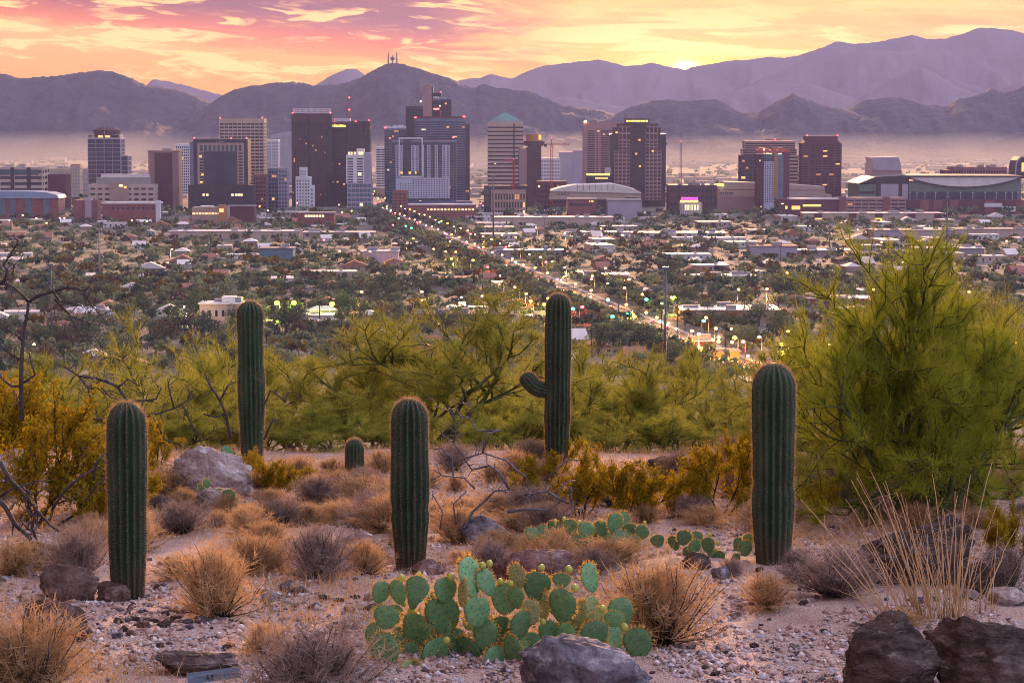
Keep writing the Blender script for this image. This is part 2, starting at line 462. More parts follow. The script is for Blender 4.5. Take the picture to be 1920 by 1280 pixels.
# ================================================================== DOWNTOWN
GL = dict(
    navy=mat('glass_navy', (0.022, 0.028, 0.048), 0.18, 0.4, 0.05, spec=0.6),
    black=mat('glass_black', (0.018, 0.018, 0.026), 0.2, 0.4, 0.05, spec=0.5),
    brown=mat('glass_brown', (0.030, 0.017, 0.022), 0.25, 0.4, 0.05, spec=0.5),
    blue=mat('glass_blue', (0.10, 0.14, 0.22), 0.2, 0.3, 0.05, spec=0.6),
    teal=mat('glass_teal', (0.03, 0.075, 0.085), 0.2, 0.3, 0.05, spec=0.6),
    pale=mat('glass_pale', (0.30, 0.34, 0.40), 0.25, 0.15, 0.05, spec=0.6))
WL = dict(
    beige=mat('wall_beige', (0.46, 0.37, 0.31), 0.85, 0.10, 0.08),
    tan=mat('wall_tan', (0.36, 0.26, 0.215), 0.85, 0.10, 0.08),
    rose=mat('wall_rose', (0.34, 0.215, 0.205), 0.85, 0.10, 0.08),
    white=mat('wall_white', (0.62, 0.63, 0.68), 0.8, 0.06, 0.08),
    blueish=mat('wall_pale_blue', (0.44, 0.48, 0.60), 0.8, 0.06, 0.08),
    grey=mat('wall_grey', (0.30, 0.28, 0.29), 0.85, 0.1, 0.08),
    brown=mat('wall_brown', (0.085, 0.046, 0.05), 0.8, 0.15, 0.08),
    maroon=mat('wall_maroon', (0.12, 0.042, 0.056), 0.85, 0.12, 0.08),
    brick=mat('wall_brick', (0.235, 0.095, 0.085), 0.9, 0.18, 0.1),
    dark=mat('wall_dark', (0.040, 0.036, 0.045), 0.6, 0.2, 0.08),
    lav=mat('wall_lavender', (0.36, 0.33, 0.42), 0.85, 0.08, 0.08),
    green=mat('wall_green', (0.135, 0.19, 0.16), 0.8, 0.1, 0.06),
    copper=mat('roof_copper', (0.10, 0.25, 0.24), 0.6, 0.12, 0.08),
    orange=mat('panel_orange', (0.42, 0.20, 0.075), 0.8, 0.1, 0.08),
    steelred=mat('steel_red', (0.36, 0.075, 0.055), 0.6, 0.1, 0.2),
    steel=mat('steel_grey', (0.20, 0.20, 0.24), 0.5, 0.1, 0.2, metal=0.3),
    roofw=mat('roof_white', (0.66, 0.62, 0.62), 0.7, 0.10, 0.08, hue_by_object=0.12),
    roofg=mat('roof_grey', (0.30, 0.27, 0.27), 0.85, 0.15, 0.08),
    roofb=mat('roof_brown', (0.20, 0.13, 0.11), 0.9, 0.2, 0.15),
    tile=mat('roof_tile', (0.32, 0.15, 0.11), 0.9, 0.2, 0.4),
    seam=mat('roof_seam_blue', (0.22, 0.30, 0.44), 0.6, 0.1, 0.1))
LIT = glow_mat('window_lit', (1.0, 0.50, 0.14), 0.75)
LITW = glow_mat('window_lit_white', (1.0, 0.76, 0.42), 0.75)
LITD = glow_mat('window_lit_dim', (1.0, 0.42, 0.14), 0.32)
RED = glow_mat('beacon_red', (1.0, 0.05, 0.05), 6.0)
AMBER = glow_mat('lamp_amber', (1.0, 0.42, 0.08), 7.0)
WARM = glow_mat('lamp_warm', (1.0, 0.70, 0.34), 6.0)
GREEN = glow_mat('signal_green', (0.05, 1.0, 0.45), 6.0)
REDS = glow_mat('signal_red', (1.0, 0.06, 0.08), 6.0)
MAGENTA = glow_mat('sign_magenta', (1.0, 0.03, 0.45), 1.6)
YELLOW = glow_mat('sign_yellow', (1.0, 0.72, 0.12), 1.3)
LIME = glow_mat('lamp_lime', (0.75, 1.0, 0.05), 3.0)


FINE = {'sign', 'frame', 'lit_window', 'window', 'fin', 'band', 'rib', 'crown_lattice', 'mast', 'jib', 'stay'}
class Bld:
    """one building: an Empty at its base and one mesh for each part"""
    def __init__(s, name, label, pxc, d, cat='building', group=None, rz=0.0):
        s.c = pt(pxc, HORIZ, d); s.d = d; s.pxc = pxc
        s.o = empty(name, (s.c.x, d, 0), rz); tag(s.o, label, cat, group)
        s.parts = {}; s.rnd = random.Random(int(pxc * 13 + d))
    def X(s, px): return pt(px, HORIZ, s.d).x - s.c.x
    def Z(s, py): return pt(s.pxc, py, s.d).z
    def part(s, name, m):
        k = (name, m.name)
        if k not in s.parts: s.parts[k] = (MB(), name, m)
        return s.parts[k][0]
    def box(s, name, m, px0, px1, pt_, pb, y0=0.0, y1=30.0):
        s.part(name, m).box(s.X(px0), s.X(px1), y0, y1, s.Z(pb) if pb is not None else 0.0, s.Z(pt_)); return s
    def grid(s, px0, px1, ytop, ybot=None, y0=0.0, y1=32.0, glass=None, frame=None, rows=None, cols=6, sf=0.4, pf=0.25, o=0.45, lit=0.03,
             cap=3.0, litm=None, base=0.0, zs=None):
        """glazed body with real floor bands and piers standing proud of the glass"""
        x0, x1 = s.X(px0), s.X(px1); z1 = zs[1] if zs else s.Z(ytop); z0 = zs[0] if zs else (s.Z(ybot) if ybot is not None else 0.0)
        s.part('glass', glass).box(x0, x1, y0, y1, z0, z1 - 0.02)
        H = z1 - z0 - cap - base; rows = rows or max(2, int(round(H / 3.9)))
        fm = s.part('frame', frame); dz = H / rows
        if sf > 0:
            for r in range(rows + 1):
                zc = z0 + base + r * dz
                fm.box(x0 - o, x1 + o, y0 - o, y1 + o, max(z0, zc - dz * sf / 2), zc + dz * sf / 2)
        if cap > 0: fm.box(x0 - o - .05, x1 + o + .05, y0 - o - .05, y1 + o + .05, z1 - cap, z1)
        if base > 0: fm.box(x0 - o - .05, x1 + o + .05, y0 - o - .05, y1 + o + .05, z0, z0 + base)
        dx = (x1 - x0) / cols
        if pf > 0:
            q = o + 0.12
            for c in range(cols + 1):
                xc = x0 + c * dx; w = dx * pf / 2
                fm.box(max(x0, xc - w) - (q if c == 0 else 0), min(x1, xc + w) + (q if c == cols else 0), y0 - q, y0 + .2, z0, z1 - .06)
            n = max(1, int((y1 - y0) / dx))
            for side, xx in ((-1, x0), (1, x1)):
                for c in range(n):
                    yc = y0 + (c + .5) * (y1 - y0) / n
                    fm.box(min(xx, xx + side * q), max(xx, xx + side * q), yc - dx * pf / 2, yc + dx * pf / 2, z0, z1 - .06)
        if lit > 0:
            for r in range(rows):
                for c in range(cols):
                    if s.rnd.random() < lit * .7:
                        k = 1 if dx > 4.5 else s.rnd.choice((1, 1, 1, 2)); xa = x0 + (c + pf / 2 + .05) * dx; xb = min(x1, x0 + (c + k - pf / 2 - .05) * dx, xa + 5.5)
                        za = z0 + base + (r + sf / 2 + .05) * dz; zb = z0 + base + (r + 1 - sf / 2 - .05) * dz
                        s.part('lit_window', s.rnd.choice((LIT, LITD, LITD, LITW)) if not litm else s.rnd.choice((LIT, LITD))).box(xa, xb, y0 - .12, y0 + .1, za, zb)
        return s
    def slats(s, name, m, px0, px1, ytop, ybot, n, frac=0.5, y=0.0, o=0.3):
        x0, x1, z1, z0 = s.X(px0), s.X(px1), s.Z(ytop), s.Z(ybot); dz = (z1 - z0) / n
        for i in range(n): s.part(name, m).box(x0, x1, y - o, y + .1, z0 + (i + .5 - frac / 2) * dz, z0 + (i + .5 + frac / 2) * dz)
        return s
    def fins(s, name, m, px0, px1, ytop, ybot, n, frac=0.4, y=0.0, o=0.5):
        x0, x1, z1, z0 = s.X(px0), s.X(px1), s.Z(ytop), s.Z(ybot) if ybot is not None else 0.0; dx = (x1 - x0) / n
        for i in range(n): s.part(name, m).box(x0 + (i + .5 - frac / 2) * dx, x0 + (i + .5 + frac / 2) * dx, y - o, y + .1, z0, z1)
        return s
    def wins(s, name, m, px0, px1, ytop, ybot, cols, rows, wf=.55, hf=.55, y=0.0, skip=None):
        """separate panes set 0.25 m proud of the wall in their own surround"""
        x0, x1, z1, z0 = s.X(px0), s.X(px1), s.Z(ytop), s.Z(ybot); dx, dz = (x1 - x0) / cols, (z1 - z0) / rows
        for r in range(rows):
            for c in range(cols):
                if skip and skip(c, r): continue
                s.part(name, m).box(x0 + (c + .5 - wf / 2) * dx, x0 + (c + .5 + wf / 2) * dx, y - .16, y + .1,
                                    z0 + (r + .5 - hf / 2) * dz, z0 + (r + .5 + hf / 2) * dz)
        return s
    def glowbox(s, m, px0, px1, ytop, ybot, y=-0.5, name='lit_window'):
        s.part(name, m).box(s.X(px0), s.X(px1), y - .2, y + .2, s.Z(ybot), s.Z(ytop)); return s
    def beacon(s, px, py, y=0.0, r=0.85, m=None):
        s.part('beacon', m or RED).ball((s.X(px), y, s.Z(py)), r, 8, 5); return s
    def poly(s, name, m, pts, y0, y1):
        """an outline in the facade plane (px, py), given depth"""
        P = [(s.X(a), s.Z(b)) for a, b in pts]; k = len(P); M = s.part(name, m); M._b(); n = len(M.v)
        M.v += [(x, y0, z) for x, z in P] + [(x, y1, z) for x, z in P]
        M.f += [tuple(n + i for i in range(k)), tuple(n + k + i for i in reversed(range(k)))]
        M.f += [(n + (i + 1) % k, n + i, n + k + i, n + k + (i + 1) % k) for i in range(k)]
        return s
    def clutter(s, px0, px1, ytop, y0=5, y1=22, n=4, m=None):
        z = s.Z(ytop)
        for i in range(n):
            x = s.rnd.uniform(s.X(px0), s.X(px1)); y = s.rnd.uniform(y0, y1); w = s.rnd.uniform(1.5, 4); h = s.rnd.uniform(1, 3.2)
            s.part('roof_unit', m or WL['grey']).box(x - w, x + w, y - 2, y + 2, z - .1, z + h)
        return s
    def done(s):
        for M, name, m in s.parts.values():
            if len(M.g) == 1: M.build(name, m, s.o)
            elif name in FINE or len(M.g) > 40: M.build(name, m, s.o)['kind'] = 'stuff'
            else:
                for P in M.split(): P.build(name, m, s.o)
        return s.o

def downtown():
    # banded office at the left edge
    b = Bld('office_building', 'concrete office block with teal top windows and dark vertical slots at left edge', 38, 2820)
    b.grid(-30, 78, 313, None, 0, 40, GL['navy'], WL['beige'], rows=7, cols=4, sf=.5, pf=.12, lit=.06, cap=2)
    for a in (18, 49): b.box('slot', GL['black'], a, a + 7, 314, None, -1.1, .1)
    for a, c in ((-12, 17), (25, 48), (56, 71)): b.box('top_window', GL['teal'], a, c, 318, 328, -.75, .1)
    b.clutter(0, 75, 313, n=7).done()
    b = Bld('office_building', 'plain maroon block between the banded office and the domed tower', 101, 2850)
    b.grid(80, 122, 327, None, 0, 30, WL['maroon'], WL['maroon'], rows=12, cols=7, sf=.3, pf=.3, o=.2, lit=.02, cap=2).done()
    b = Bld('office_building', 'long pale low block behind the maroon block', 120, 3300)
    b.grid(60, 166, 316, None, 0, 30, GL['pale'], WL['beige'], rows=5, cols=14, sf=.6, pf=.3, lit=0).clutter(70, 160, 316).done()
    b = Bld('office_building', 'slender cream block with reddish top left of the domed tower', 139, 3250)
    b.grid(130, 148, 310, None, 0, 20, GL['pale'], WL['beige'], rows=9, cols=4, sf=.5, pf=.4, lit=0).box('roof', WL['tile'], 131, 147, 308, 310.3, 1, 18).done()
    # domed dark tower
    b = Bld('office_tower', 'dark glass tower with a lit round crown and lower right wing', 196, 3060, 'tower')
    b.grid(164, 225, 258, None, 0, 38, GL['navy'], WL['lav'], rows=15, cols=4, sf=.10, pf=.05, o=.25, lit=.03, cap=2)
    b.grid(225.6, 238, 291, None, 3, 34, GL['navy'], WL['lav'], rows=10, cols=1, sf=.10, pf=.08, o=.25, lit=.02, cap=1.5)
    zc = b.Z(258); cx = b.X(196)
    b.part('crown', WL['brown']).cyl(cx, 18, b.X(219) - cx, zc, b.Z(244), 28, b.X(222) - cx)
    b.part('crown', WL['brown']).cyl(cx, 18, b.X(222) - cx, b.Z(244) + .02, b.Z(239), 28, b.X(211) - cx)
    for a in (183, 196.5): b.glowbox(LIT, a, a + 9, 254, 258, y=18 - (b.X(219) - cx) - .3)
    for a in (164, 213): b.box('corner_frame', WL['grey'], a, a + 11, 252.5, 254, 0, 30); b.box('corner_frame', WL['grey'], a if a < 200 else a + 9, a + 2 if a < 200 else a + 11, 254, 258, .05, 29)
    b.part('antenna', WL['steel']).tube([(cx, -1, zc - 60), (cx, -1, b.Z(238) + 4)], .5, 5)
    b.done()
    b = Bld('office_building', 'cream low office with layered windows in front of the domed tower', 226, 2760)
    b.grid(165, 288, 346, None, 0, 26, GL['navy'], WL['beige'], rows=5, cols=9, sf=.62, pf=.35, lit=.05, cap=2)
    b.box('penthouse', WL['grey'], 178, 276, 333, 346, 4, 24).box('roof', WL['roofw'], 186, 274, 327, 333, 6, 20)
    b.box('stair_tower', WL['tan'], 205, 240, 341, None, -2, 8).glowbox(LITW, 222, 229, 346, 350, -2.2).glowbox(LIT, 231, 236, 349, 353, -2.2).done()
    # brown ribbed slab
    b = Bld('office_tower', 'windowless brownish pink slab tower with vertical ribs', 305, 2800, 'tower')
    b.box('wall', WL['rose'], 277, 334, 284, None, 0, 30).box('cap', WL['tan'], 276.5, 334.5, 281.5, 284.2, -.5, 30.5)
    b.box('core_panel', WL['maroon'], 289, 322, 286.5, None, -.55, .1)
    b.fins('rib', WL['rose'], 277.5, 288.5, 284, None, 8, .4); b.fins('rib', WL['rose'], 322.5, 333.5, 284, None, 8, .4)
    b.fins('rib', WL['brown'], 289, 322, 287, None, 22, .35, y=-.55, o=.3)
    b.clutter(300, 315, 281.5, n=3).done()
    b = Bld('apartment_tower', 'pale grid apartment tower peeking out right of the brown slab', 345, 3500, 'tower')
    b.grid(329, 354, 270, None, 0, 26, GL['navy'], WL['white'], rows=18, cols=7, sf=.35, pf=.35, lit=.02)
    b.box('wing', GL['blue'], 354.5, 364, 266, None, 2, 24).done()
    # black framed block
    b = Bld('office_tower', 'black office block with pale inner window frame and red corner lights', 413, 2790, 'tower')
    b.box('wall', WL['dark'], 362, 464, 260.5, None, 0, 36)
    b.box('inner_frame', WL['tan'], 369.5, 457, 268, 346, -.8, .1)
    b.box('centre_glass', GL['navy'], 382, 444, 284, 347, -1.6, -.4).box('centre_glass', GL['black'], 405, 419, 284, 347, -2.1, -.4)
    b.wins('window', GL['teal'], 373, 454, 271.5, 284, 10, 1, .62, .92, -.8)
    for a in (373, 446): b.wins('window', GL['navy'], a, a + 9, 285, 346, 1, 11, .85, .55, -.8)
    b.box('podium', WL['dark'], 353, 474, 347, None, -8, 30)
    for px, py in ((373, 292), (376, 326), (374, 340)): b.glowbox(LIT, px, px + 5, py, py + 3, -1.2)
    for px in (380, 387, 434, 441, 446, 451): b.glowbox(LITW, px, px + 4, 363, 367, -8.3)
    for a in (405.5, 409.5, 411.5, 413.5, 415.8, 418.8): b.box('sign', WL['lav'], a, a + 1.4, 265, 267.2, -.4, .1)
    for px in (364, 433, 462): b.beacon(px, 259)
    b.done()
    b = Bld('office_tower', 'pale concrete tower with an even grid of dark windows', 453, 3030, 'tower')
    b.grid(412, 494, 222.5, None, 0, 34, GL['brown'], WL['beige'], rows=25, cols=10, sf=.48, pf=.16, lit=.006, cap=5)
    b.beacon(413, 221).beacon(492, 221).done()
    b = Bld('office_building', 'reddish brown low block below the pale concrete grid tower', 482, 2880)
    b.grid(474, 497, 327, None, 0, 20, GL['brown'], WL['brick'], rows=8, cols=5, sf=.5, pf=.3, lit=.08).done()
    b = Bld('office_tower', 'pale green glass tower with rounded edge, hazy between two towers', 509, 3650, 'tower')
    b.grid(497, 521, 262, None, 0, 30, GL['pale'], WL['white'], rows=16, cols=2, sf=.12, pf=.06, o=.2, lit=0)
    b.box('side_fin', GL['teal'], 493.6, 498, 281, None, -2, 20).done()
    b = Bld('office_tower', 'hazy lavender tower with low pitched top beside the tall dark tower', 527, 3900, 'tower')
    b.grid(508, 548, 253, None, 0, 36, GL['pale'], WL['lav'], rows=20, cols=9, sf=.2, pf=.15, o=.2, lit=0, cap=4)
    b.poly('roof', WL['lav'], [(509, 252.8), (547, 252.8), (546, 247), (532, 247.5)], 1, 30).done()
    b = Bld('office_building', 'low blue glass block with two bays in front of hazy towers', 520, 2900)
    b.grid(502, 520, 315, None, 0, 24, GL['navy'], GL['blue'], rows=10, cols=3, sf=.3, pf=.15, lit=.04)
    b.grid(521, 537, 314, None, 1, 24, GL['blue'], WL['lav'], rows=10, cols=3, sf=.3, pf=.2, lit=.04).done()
    # the tall dark brown tower with the lattice crown
    b = Bld('office_tower', 'tall dark brown tower with a pale lattice crown on its roof', 585, 2960, 'tower')
    b.grid(547, 575, 213, None, 0, 40, GL['brown'], WL['brown'], rows=38, cols=10, sf=.35, pf=.3, o=.25, lit=.02, cap=11, litm=LIT)
    b.grid(582, 610, 213.2, None, .4, 40.2, GL['brown'], WL['brown'], rows=38, cols=10, sf=.35, pf=.3, o=.25, lit=.02, cap=11, litm=LIT)
    b.box('core', GL['black'], 574.8, 582.2, 213.4, None, 2, 38).box('core', GL['black'], 610.2, 622, 213.4, None, 3, 38)
    for k in range(16):
        a = 549 + k * 4.5
        b.part('crown_lattice', WL['white']).tube([(b.X(a), 2, b.Z(212)), (b.X(a + 4.5), 2, b.Z(203.5))], .35, 4)
        b.part('crown_lattice', WL['white']).tube([(b.X(a + 4.5), 2, b.Z(212)), (b.X(a), 2, b.Z(203.5))], .35, 4)
    for z in (203.5, 207.5, 211.5): b.part('crown_lattice', WL['white']).tube([(b.X(549), 2, b.Z(z)), (b.X(620), 2, b.Z(z))], .4, 4)
    b.part('antenna', WL['steel']).tube([(b.X(581), 12, b.Z(213)), (b.X(581), 12, b.Z(184))], .35, 4)
    b.beacon(549, 212, -1).beacon(620, 212, -1).done()
    b = Bld('office_tower', 'dark brown stepped glass tower with a yellow lit sign and roof mast', 656, 3010, 'tower')
    b.grid(618.5, 646, 229, None, 0, 34, GL['brown'], WL['brown'], rows=34, cols=7, sf=.4, pf=.08, o=.25, lit=.04, cap=9, litm=LIT)
    b.box('core', GL['black'], 646, 655, 229.5, None, 2, 34)
    b.grid(655, 680, 227, None, .5, 36, GL['brown'], WL['brown'], rows=34, cols=6, sf=.4, pf=.08, o=.25, lit=.02, cap=4, litm=LIT)
    b.box('core', GL['black'], 680.5, 693, 227, None, 3, 36)
    b.box('roof_unit', WL['white'], 625, 656, 222, 227, 6, 20)
    b.part('mast', WL['steelred']).tube([(b.X(654), 10, b.Z(227)), (b.X(654), 10, b.Z(184))], [1.3, .5], 5)
    b.beacon(654, 183, 10, 1.0).beacon(654, 206, 10, 1.2).beacon(625, 228.5, -1, 1.3).beacon(692, 226, 0).beacon(667, 228, 0)
    for za, zb, k in ((380, 470, 1), (505, 600, 1), (635, 735, .85), (762, 818, .9), (838, 880, .45), (892, 945, .9), (985, 1080, 1), (1090, 1140, .45), (1150, 1235, .9), (1245, 1310, .45), (1320, 1410, .75)):
        b.part('sign', YELLOW).box(b.X(615 + za / 42.67), b.X(615 + zb / 42.67), -1.1, -.5, b.Z(238), b.Z(238 - 4.2 * k))
    b.done()
    # art-deco white building
    b = Bld('office_building', 'small white stepped art deco building before the dark towers', 570, 2800)
    b.grid(561, 573, 314, None, 4, 16, GL['blue'], WL['white'], rows=15, cols=2, sf=.45, pf=.35, lit=0)
    b.grid(554, 580, 331.5, None, 2, 20, GL['blue'], WL['white'], rows=10, cols=5, sf=.45, pf=.4, lit=.0)
    b.grid(580.5, 586, 348, None, 3, 20, GL['blue'], WL['white'], rows=6, cols=1, sf=.45, pf=.4, lit=.0)
    b.fins('fin', WL['white'], 562, 572, 320, None, 3, .35, y=2, o=1.0).done()
    b = Bld('apartment_tower', 'white apartment block with black balcony columns and lit rooftop', 672, 2800, 'tower')
    b.grid(649, 682, 291, 344, 0, 26, GL['black'], WL['white'], rows=10, cols=4, sf=.5, pf=.0, o=.2, lit=.02, cap=3)
    for a, c in ((648.5, 651), (661.5, 669), (680, 682.5)): b.box('wall', WL['white'], a, c, 290.5, 345, -.8, 1)
    b.box('wall', WL['lav'], 682.6, 695, 286, 344, .5, 25).box('stair_tower', WL['white'], 668, 682, 279, 291, 3, 14)
    b.grid(651, 695, 344, None, -1, 27, GL['blue'], WL['lav'], rows=6, cols=6, sf=.3, pf=.1, lit=.03, cap=0)
    for a in (652, 657, 663, 672, 677): b.glowbox(LITW, a, a + 3.5, 285, 290, 1.5, 'roof_light')
    b.glowbox(LITW, 671, 677, 324, 329, -.4).done()
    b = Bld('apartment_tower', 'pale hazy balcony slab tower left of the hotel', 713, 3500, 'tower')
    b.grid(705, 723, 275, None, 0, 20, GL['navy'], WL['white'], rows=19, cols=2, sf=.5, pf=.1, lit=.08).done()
    b = Bld('office_tower', 'blue grey glass tower with white roof line behind the hotel', 741, 3150, 'tower')
    b.grid(721, 761, 241, None, 0, 30, GL['navy'], GL['blue'], rows=28, cols=9, sf=.35, pf=.15, o=.2, lit=.02, cap=2)
    b.box('parapet', WL['white'], 722, 760, 237.5, 241.2, 1, 28).clutter(724, 758, 238, n=6, m=WL['white']).beacon(722, 240).done()
    # tallest: concrete shaft with dark glass wings
    b = Bld('office_tower', 'tallest tower with a windowless concrete shaft rising above dark glass wings', 803, 3320, 'tower')
    b.grid(761, 793, 199.5, None, 2, 36, GL['black'], WL['dark'], rows=42, cols=9, sf=.25, pf=.15, o=.2, lit=.01, cap=4)
    b.box('shaft', WL['rose'], 793.2, 809.5, 161.5, None, -1, 30).box('shaft_side', WL['dark'], 809.6, 812, 163, None, 0, 29)
    b.grid(812.2, 845, 187, None, 2, 36, GL['black'], WL['dark'], rows=42, cols=9, sf=.25, pf=.15, o=.2, lit=.03, cap=4)
    b.box('roof_unit', WL['dark'], 812, 827, 174, 181, 8, 20).box('roof_unit', WL['white'], 812, 822, 181.2, 184, 8, 20).clutter(800, 809, 161.5, n=2)
    b.beacon(826, 172.5, 8).beacon(789, 190.5, 0, 1.2, AMBER).done()
    b = Bld('office_tower', 'broad dark blue tower with red lit parapet behind the hotel', 826, 3120, 'tower')
    b.grid(778, 872, 221.5, None, 0, 36, GL['navy'], GL['blue'], rows=34, cols=16, sf=.42, pf=.08, o=.2, lit=.02, cap=4)
    b.grid(872.2, 879.5, 232, None, 3, 36, GL['navy'], WL['dark'], rows=30, cols=2, sf=.3, pf=.2, o=.2, lit=.02, cap=2)
    b.box('parapet', WL['maroon'], 777, 872.5, 218.5, 221.8, -.8, 34).glowbox(RED, 777, 781, 219.5, 221.5, -1.2, 'beacon').glowbox(RED, 868, 872, 217.5, 220, -1.2, 'beacon')
    b.part('roof_unit', WL['steelred']).tube([(b.X(826), 8, b.Z(219)), (b.X(826), 8, b.Z(207))], 1.0, 4)
    b.glowbox(RED, 813, 823, 203, 206, 8, 'roof_light').done()
    # hotel
    b = Bld('hotel_tower', 'blue glass hotel tower with white window grid and framed upper panel', 796, 2790, 'tower')
    b.grid(735, 855, 264, None, 0, 30, GL['navy'], GL['blue'], rows=24, cols=24, sf=.16, pf=.12, o=.15, lit=.012, cap=2)
    b.box('wall', WL['blueish'], 741.5, 843, 333.5, 372, -.9, .1)
    b.wins('window', GL['navy'], 748, 841, 335, 371, 19, 9, .42, .42, -.9, lambda c, r: c < 5 and r > 6)
    for a, c in ((741.5, 748), (793, 795), (801, 807), (815, 821), (829, 843)):
        b.box('wall', WL['blueish'], a, c, 272, 333.3, -.85, .1)
        if c - a > 3: b.wins('window', GL['black'], a, c, 274, 332, max(1, int((c - a) / 5.5)), 15, .5, .5, -.85)
    for a, c in ((748, 755.5), (771, 784.5)):
        b.box('wall', WL['blueish'], a, c, 273, 322, -.8, .1); b.wins('window', GL['black'], a, c, 274, 322, 2, 14, .45, .5, -.8)
    for a, c, e, f in ((747.5, 749.5, 258, 333), (790.5, 792.7, 258, 333), (749.5, 790.5, 258, 260.5), (746.5, 793.5, 330, 333.2)):
        b.box('panel_frame', WL['white'], a, c, e, f, -1.8, .1)
    b.box('panel_glass', GL['navy'], 755.6, 770.8, 262, 322, -1.0, .1)
    for a in (748, 752, 766, 768, 778): b.glowbox(LIT, a, a + 2.6, 322, 326, -1.2)
    b.box('podium', GL['blue'], 739, 885, 377, None, -14, 26)
    b.beacon(731, 259, -1).beacon(850, 258, -1).done()
    b = Bld('office_building', 'small brown block at the foot of the hotel', 749, 2690)
    b.grid(737, 762, 357, None, 0, 14, GL['brown'], WL['brick'], rows=7, cols=3, sf=.5, pf=.5, lit=0).done()
    b = Bld('shop_building', 'long low red building with lit shop windows before the hotel', 830, 2560)
    b.box('wall', WL['brick'], 765, 892, 384, None, 0, 18).box('roof', WL['roofw'], 764, 893, 382.5, 384.3, -1, 19)
    for k in range(14): b.glowbox(LITW if k % 3 else LIT, 800 + k * 6.5, 804 + k * 6.5, 391.5, 394.5, -.2)
    b.done()
    # teal pyramid
    b = Bld('office_tower', 'banded concrete tower with a teal pyramid roof', 947, 3130, 'tower')
    b.grid(914.5, 981, 227, None, 0, 44, GL['brown'], WL['beige'], rows=19, cols=1, sf=.58, pf=0, o=.35, lit=0, cap=6)
    b.box('slot', GL['black'], 962.5, 965, 232, None, -.75, .1)
    xa, xb = b.X(918), b.X(978); b.part('roof', WL['copper']).prism([(xa, 1), (xb, 1), (xb, 43), (xa, 43)], b.Z(226.9), b.Z(211.5), [(b.X(944), 19), (b.X(951), 19), (b.X(951), 25), (b.X(944), 25)])
    b.part('roof', WL['copper']).box(b.X(945), b.X(950), 20, 24, b.Z(211.6), b.Z(209.8))
    b.glowbox(LITW, 927, 930, 306, 308, -.6).done()
    # brown tower with the round restaurant
    b = Bld('hotel_tower', 'brown tower with a round overhanging top lit orange', 1000, 2960, 'tower')
    b.box('wall', WL['rose'], 973, 988, 278, None, 0, 30).box('slot', GL['black'], 987, 989.6, 276, None, 1, 30)
    b.box('wall', WL['brown'], 989.6, 1015, 272, None, -.5, 28); b.wins('window', GL['black'], 999, 1005, 284, 366, 1, 22, .8, .5, -.5)
    b.wins('window', GL['black'], 1006, 1014, 276, 330, 2, 14, .5, .5, -.5); b.box('side_rail', WL['dark'], 972, 973.3, 278, 345, -1, 6)
    cx = b.X(1001.5); r = b.X(1022) - cx
    b.part('disc', WL['brick']).cyl(cx, 12, r * .8, b.Z(274), b.Z(271.8), 28, r); b.part('disc', WL['brown']).cyl(cx, 12, r, b.Z(271.8) + .02, b.Z(265), 28, r * .96)
    b.part('crown', WL['orange']).cyl(cx, 12, r * .74, b.Z(265) + .03, b.Z(251.5), 28); b.glowbox(LIT, 1010, 1015, 253, 262, -.2, 'roof_light').done()
    b = Bld('office_building', 'dark red low block under the round topped tower', 1030, 2860)
    b.grid(1008, 1062, 340, None, 0, 22, GL['brown'], WL['maroon'], rows=5, cols=9, sf=.5, pf=.3, lit=.08).done()
    b = Bld('office_building', 'unfinished low concrete block with columns left of the red crane', 945, 2640)
    b.grid(908, 988, 348, None, 0, 24, GL['teal'], WL['dark'], rows=4, cols=8, sf=.2, pf=.2, lit=.05)
    b.grid(922, 985, 356, None, -8, -.6, GL['black'], WL['tan'], rows=3, cols=12, sf=.25, pf=.4, lit=.04).done()
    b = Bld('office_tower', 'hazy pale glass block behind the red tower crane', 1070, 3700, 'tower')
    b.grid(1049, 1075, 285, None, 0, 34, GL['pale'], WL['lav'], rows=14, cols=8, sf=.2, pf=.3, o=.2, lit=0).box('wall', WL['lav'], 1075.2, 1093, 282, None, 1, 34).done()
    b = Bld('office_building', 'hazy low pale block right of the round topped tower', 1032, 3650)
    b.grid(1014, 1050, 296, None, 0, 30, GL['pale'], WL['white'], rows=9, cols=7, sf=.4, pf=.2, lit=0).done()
    b = Bld('office_tower', 'pinkish slab tower with rows of short dark windows', 1126, 3180, 'tower')
    b.box('wall', WL['rose'], 1094, 1165, 228.5, None, 0, 36)
    b.wins('window', GL['brown'], 1101, 1116, 244, 335, 1, 22, .9, .5); b.wins('window', GL['brown'], 1117, 1123, 244, 335, 1, 22, .5, .5); b.wins('window', GL['brown'], 1126, 1160, 244, 335, 2, 22, .92, .5)
    b.glowbox(LIT, 1120, 1124, 245, 247).glowbox(LIT, 1131, 1134, 251, 253).beacon(1098, 228, -1, 1.7, AMBER).beacon(1095, 229, -1, 1.2).done()
    # brown grid tower
    b = Bld('office_tower', 'stepped brown tower with pale window grids and a lit yellow crown', 1196, 2960, 'tower')
    b.box('wall', WL['brown'], 1158.5, 1234, 232, 240, 4, 34).box('wall', WL['brown'], 1151, 1239.5, 239, 252, 2, 36)
    b.box('side_glass', GL['brown'], 1143.5, 1249, 251.5, None, 1, 38).box('centre_glass', GL['brown'], 1183, 1210, 234, None, -1.6, 6)
    for z in np.linspace(238, 372, 34): b.part('band', WL['brown']).box(b.X(1183), b.X(1210), -1.9, -1.4, b.Z(z) - .5, b.Z(z) + .5)
